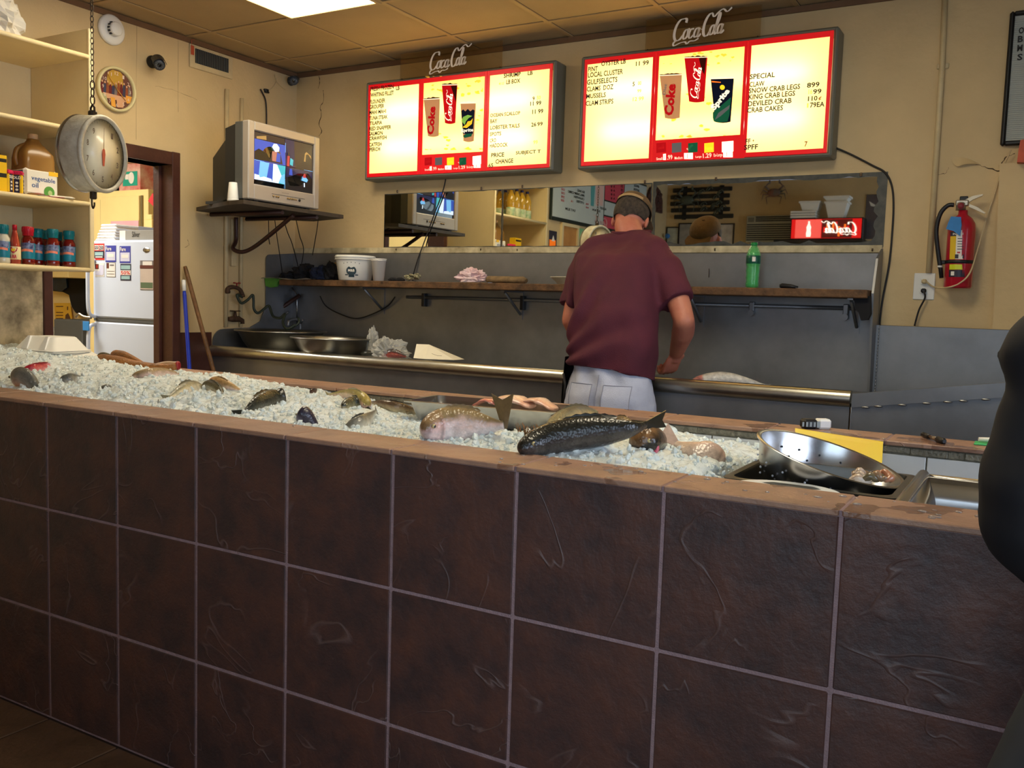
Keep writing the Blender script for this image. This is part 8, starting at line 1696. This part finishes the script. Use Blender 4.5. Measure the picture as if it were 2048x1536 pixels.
# framed pictures
for k, (u0, v0, u1, v1, l) in enumerate(((1334, 492, 1357, 456, 'small framed certificate in the corner, seen in the mirror'), (1358, 492, 1405, 448, 'dark framed photograph on the rear wall, seen in the mirror'), (1409, 490, 1467, 449, 'dark framed white print on the rear wall, seen in the mirror'))):
    a, c = rear(u0, v0), rear(u1, v1); a.x = max(a.x, FX+.01); t = thing('picture_frame', l, 'picture', ((a.x+c.x)/2, RY, a.z)); b = MB(); w_ = .014
    b.box((a.x, RY+.0005, a.z), (c.x, RY+.012, c.z)); obj('sheet', b, mat('photo_grey%s' % 'abc'[k], [(190, 196, 184), (170, 166, 160), (214, 208, 200)][k], .5, var=.35, scale=14), t)
    b = MB()
    for e in (((a.x-w_, a.z-w_), (a.x, c.z+w_)), ((c.x, a.z-w_), (c.x+w_, c.z+w_)), ((a.x, a.z-w_), (c.x, a.z)), ((a.x, c.z), (c.x, c.z+w_))): b.box((max(e[0][0], FX+.002), RY+.0005, e[0][1]), (e[1][0], RY+.02, e[1][1]))
    obj('frame', b, mat('frame_black', (34, 26, 22), .4), t)
c = rear(1331, 472, .1); b = MB(); b.ell((FX+.06, RY+.1, c.z), (.03, .03, .03)); obj('blue_ball', b, mat('ball_blue', (50, 120, 190), .4), label='small blue ball ornament in the shop corner, seen in the mirror', cat='ornament', loc=(FX+.06, RY+.1, c.z))
# wall air conditioner
a, c = rear(1494, 482), rear(1592, 431); t = thing('air_conditioner', 'beige window air conditioner in the rear wall, seen in the mirror', 'air conditioner', ((a.x+c.x)/2, RY, a.z))
M_ac = mat('ac_beige', (170, 168, 150), .5); M_slot = mat('ac_slot', (40, 40, 38), .7)
b = MB(); b.box((a.x, RY+.0005, a.z-.02), (c.x, RY+.08, c.z), 0, .008); obj('case', b, M_ac, t)
b = MB()
for k in range(8): z = a.z+(c.z-a.z)*.7*k/8; b.box((a.x+.012, RY+.081, z), (c.x-.012, RY+.0825, z+(c.z-a.z)*.045))
for k in range(3): z = c.z-(c.z-a.z)*(.24-.075*k); b.box((a.x+.2*(c.x-a.x), RY+.081, z), (c.x-.012, RY+.0825, z+(c.z-a.z)*.05))
obj('grille', b, M_slot, t)
b = MB(); b.box((a.x+.02, RY+.081, c.z-.07), (a.x+.17*(c.x-a.x), RY+.084, c.z-.02), 0, .002); obj('control_panel', b, mat('ac_panel', (120, 118, 104), .4), t)
# red lit sign with bottle and script, on a wall shelf; foam containers on it
DY = .32; a, c = rear(1579, 480, DY), rear(1728, 434, DY)
t = thing('shop_shelf', 'narrow dark shelf under the red lit sign on the rear wall, seen in the mirror', 'shelf', ((a.x+c.x)/2, RY, a.z)); b = MB(); b.box((a.x-.15, RY+.0005, a.z-.03), (c.x+.02, RY+.40, a.z-.002), 0, .003); obj('board', b, M_black, t); b = MB(); b.box((a.x, RY+.0005, a.z-.15), (a.x+.02, RY+.2, a.z-.031)); b.box((c.x-.05, RY+.0005, a.z-.15), (c.x-.03, RY+.2, a.z-.031)); obj('bracket', b, M_black, t)
t = thing('lit_sign', 'glowing red drinks sign with white bottle and script, seen in the mirror', 'sign', ((a.x+c.x)/2, RY+DY, a.z))
b = MB(); b.box((a.x, RY+DY-.18, a.z), (c.x, RY+DY-.002, c.z), 0, .008); obj('housing', b, M_black, t)
SR_ = mat('sign_red', (230, 16, 20), .4, emis=.8, ecol=(225, 12, 20)); SP = mat('sign_pink', (255, 110, 100), .4, emis=.9, ecol=(250, 84, 78)); SWt = mat('sign_white', (255, 240, 230), .4, emis=1.3, ecol=(255, 236, 226)); SOr = mat('sign_orange', (250, 110, 30), .4, emis=1, ecol=(250, 110, 30)); SDk = mat('sign_dark', (90, 8, 10), .4, emis=.6, ecol=(90, 8, 10))
W2 = c.x-a.x; H2 = c.z-a.z; yf = RY+DY
b = MB(); b.box((a.x+.012, yf-.0018, a.z+.016), (c.x-.02, yf+.0005, c.z-.012), 0); b.box((a.x+W2*.07, yf+.0006, a.z+.02), (a.x+W2*.43, yf+.001, c.z-.016), 1); b.box((a.x+W2*.44, yf+.0006, a.z+.02), (a.x+W2*.85, yf+.001, c.z-.016), 4)
for k in range(9): b.box((a.x+W2*(.46+.04*k), yf+.0011, a.z+.03+random.random()*H2*.4), (a.x+W2*(.49+.04*k), yf+.0014, a.z+H2*(.5+.35*random.random())), 3 if k % 2 else 0)
bx = a.x+W2*.26; b.prism([(bx+s_*x, yf+.0012, a.z+H2*z) for s_, x, z in ((-1, .022, .14), (-1, .026, .3), (-1, .02, .45), (-1, .025, .58), (-1, .01, .74), (-1, .009, .86), (1, .009, .86), (1, .01, .74), (1, .025, .58), (1, .02, .45), (1, .026, .3), (1, .022, .14))], (0, .001, 0), 2)
put_script(b, (c.x-W2*.06, yf+.0026, a.z+H2*.2), (-W2*.50, 0, 0), (0, 0, H2*.66), 2, wmul=1.5)
obj('lit_face', b, [SR_, SP, SWt, SOr, SDk], t)
zs_ = c.z+.001
def foambox(x, w0, w1, z, h, l, g, d0=.13, d1=.18):
    t = thing('foam_container', l, 'container', (x, RY+DY-.1, z)); b = MB(); vs = []
    for w_, d_, zz_ in ((w0, d0, 0), (w1, d1, h-.02), (w1+.02, d1+.02, h-.02), (w1+.02, d1+.02, h)): vs += [(x-w_/2, RY+DY-.1-d_/2, z+zz_), (x+w_/2, RY+DY-.1-d_/2, z+zz_), (x+w_/2, RY+DY-.1+d_/2, z+zz_), (x-w_/2, RY+DY-.1+d_/2, z+zz_)]
    b.add(vs, [(i*4+j, i*4+(j+1) % 4, (i+1)*4+(j+1) % 4, (i+1)*4+j) for i in range(3) for j in range(4)]+[(3, 2, 1, 0), (12, 13, 14, 15)]); obj('container_body', b, M_foam, t); return t
g = 'foam containers on the red sign'
e = atm(1672, 400, y=yf); foambox(e.x, .15, .22, zs_, .17, 'tall white foam tub on the red sign, lower of its stack, seen in the mirror', g); foambox(e.x, .2, .24, zs_+.171, .055, 'white foam tub nested on top of the tall tub, seen in the mirror', g)
e = atm(1606, 420, y=yf)
for k in range(3): foambox(e.x, .17, .24, zs_+.026*k, .025, ['bottom', 'middle', 'top'][k]+' tray of the short white foam stack on the red sign, seen in the mirror', g)
foambox(e.x+.06, .15, .2, zs_+.08, .10, 'square white foam tub on the short foam stack, seen in the mirror', g)
# grey poster at far right of the mirror
a, c = rear(1730, 440), rear(1775, 388); b = MB(); b.box((a.x, RY+.0005, a.z-.2), (min(c.x, 1.55), RY+.01, c.z), 0, .002); t = thing('grey_poster', 'dark grey glossy poster on the rear wall, seen at the mirror edge', 'poster', (a.x, RY, a.z)); obj('sheet', b, mat('poster_grey', (96, 92, 100), .2, var=.3), t)
b = MB(); b.prism([(a.x+.03, RY+.0105, c.z-.07), (a.x+.14, RY+.0105, c.z-.14), (a.x+.05, RY+.0105, c.z-.12)], (0, .001, 0)); obj('poster_print', b, M_wht, t)
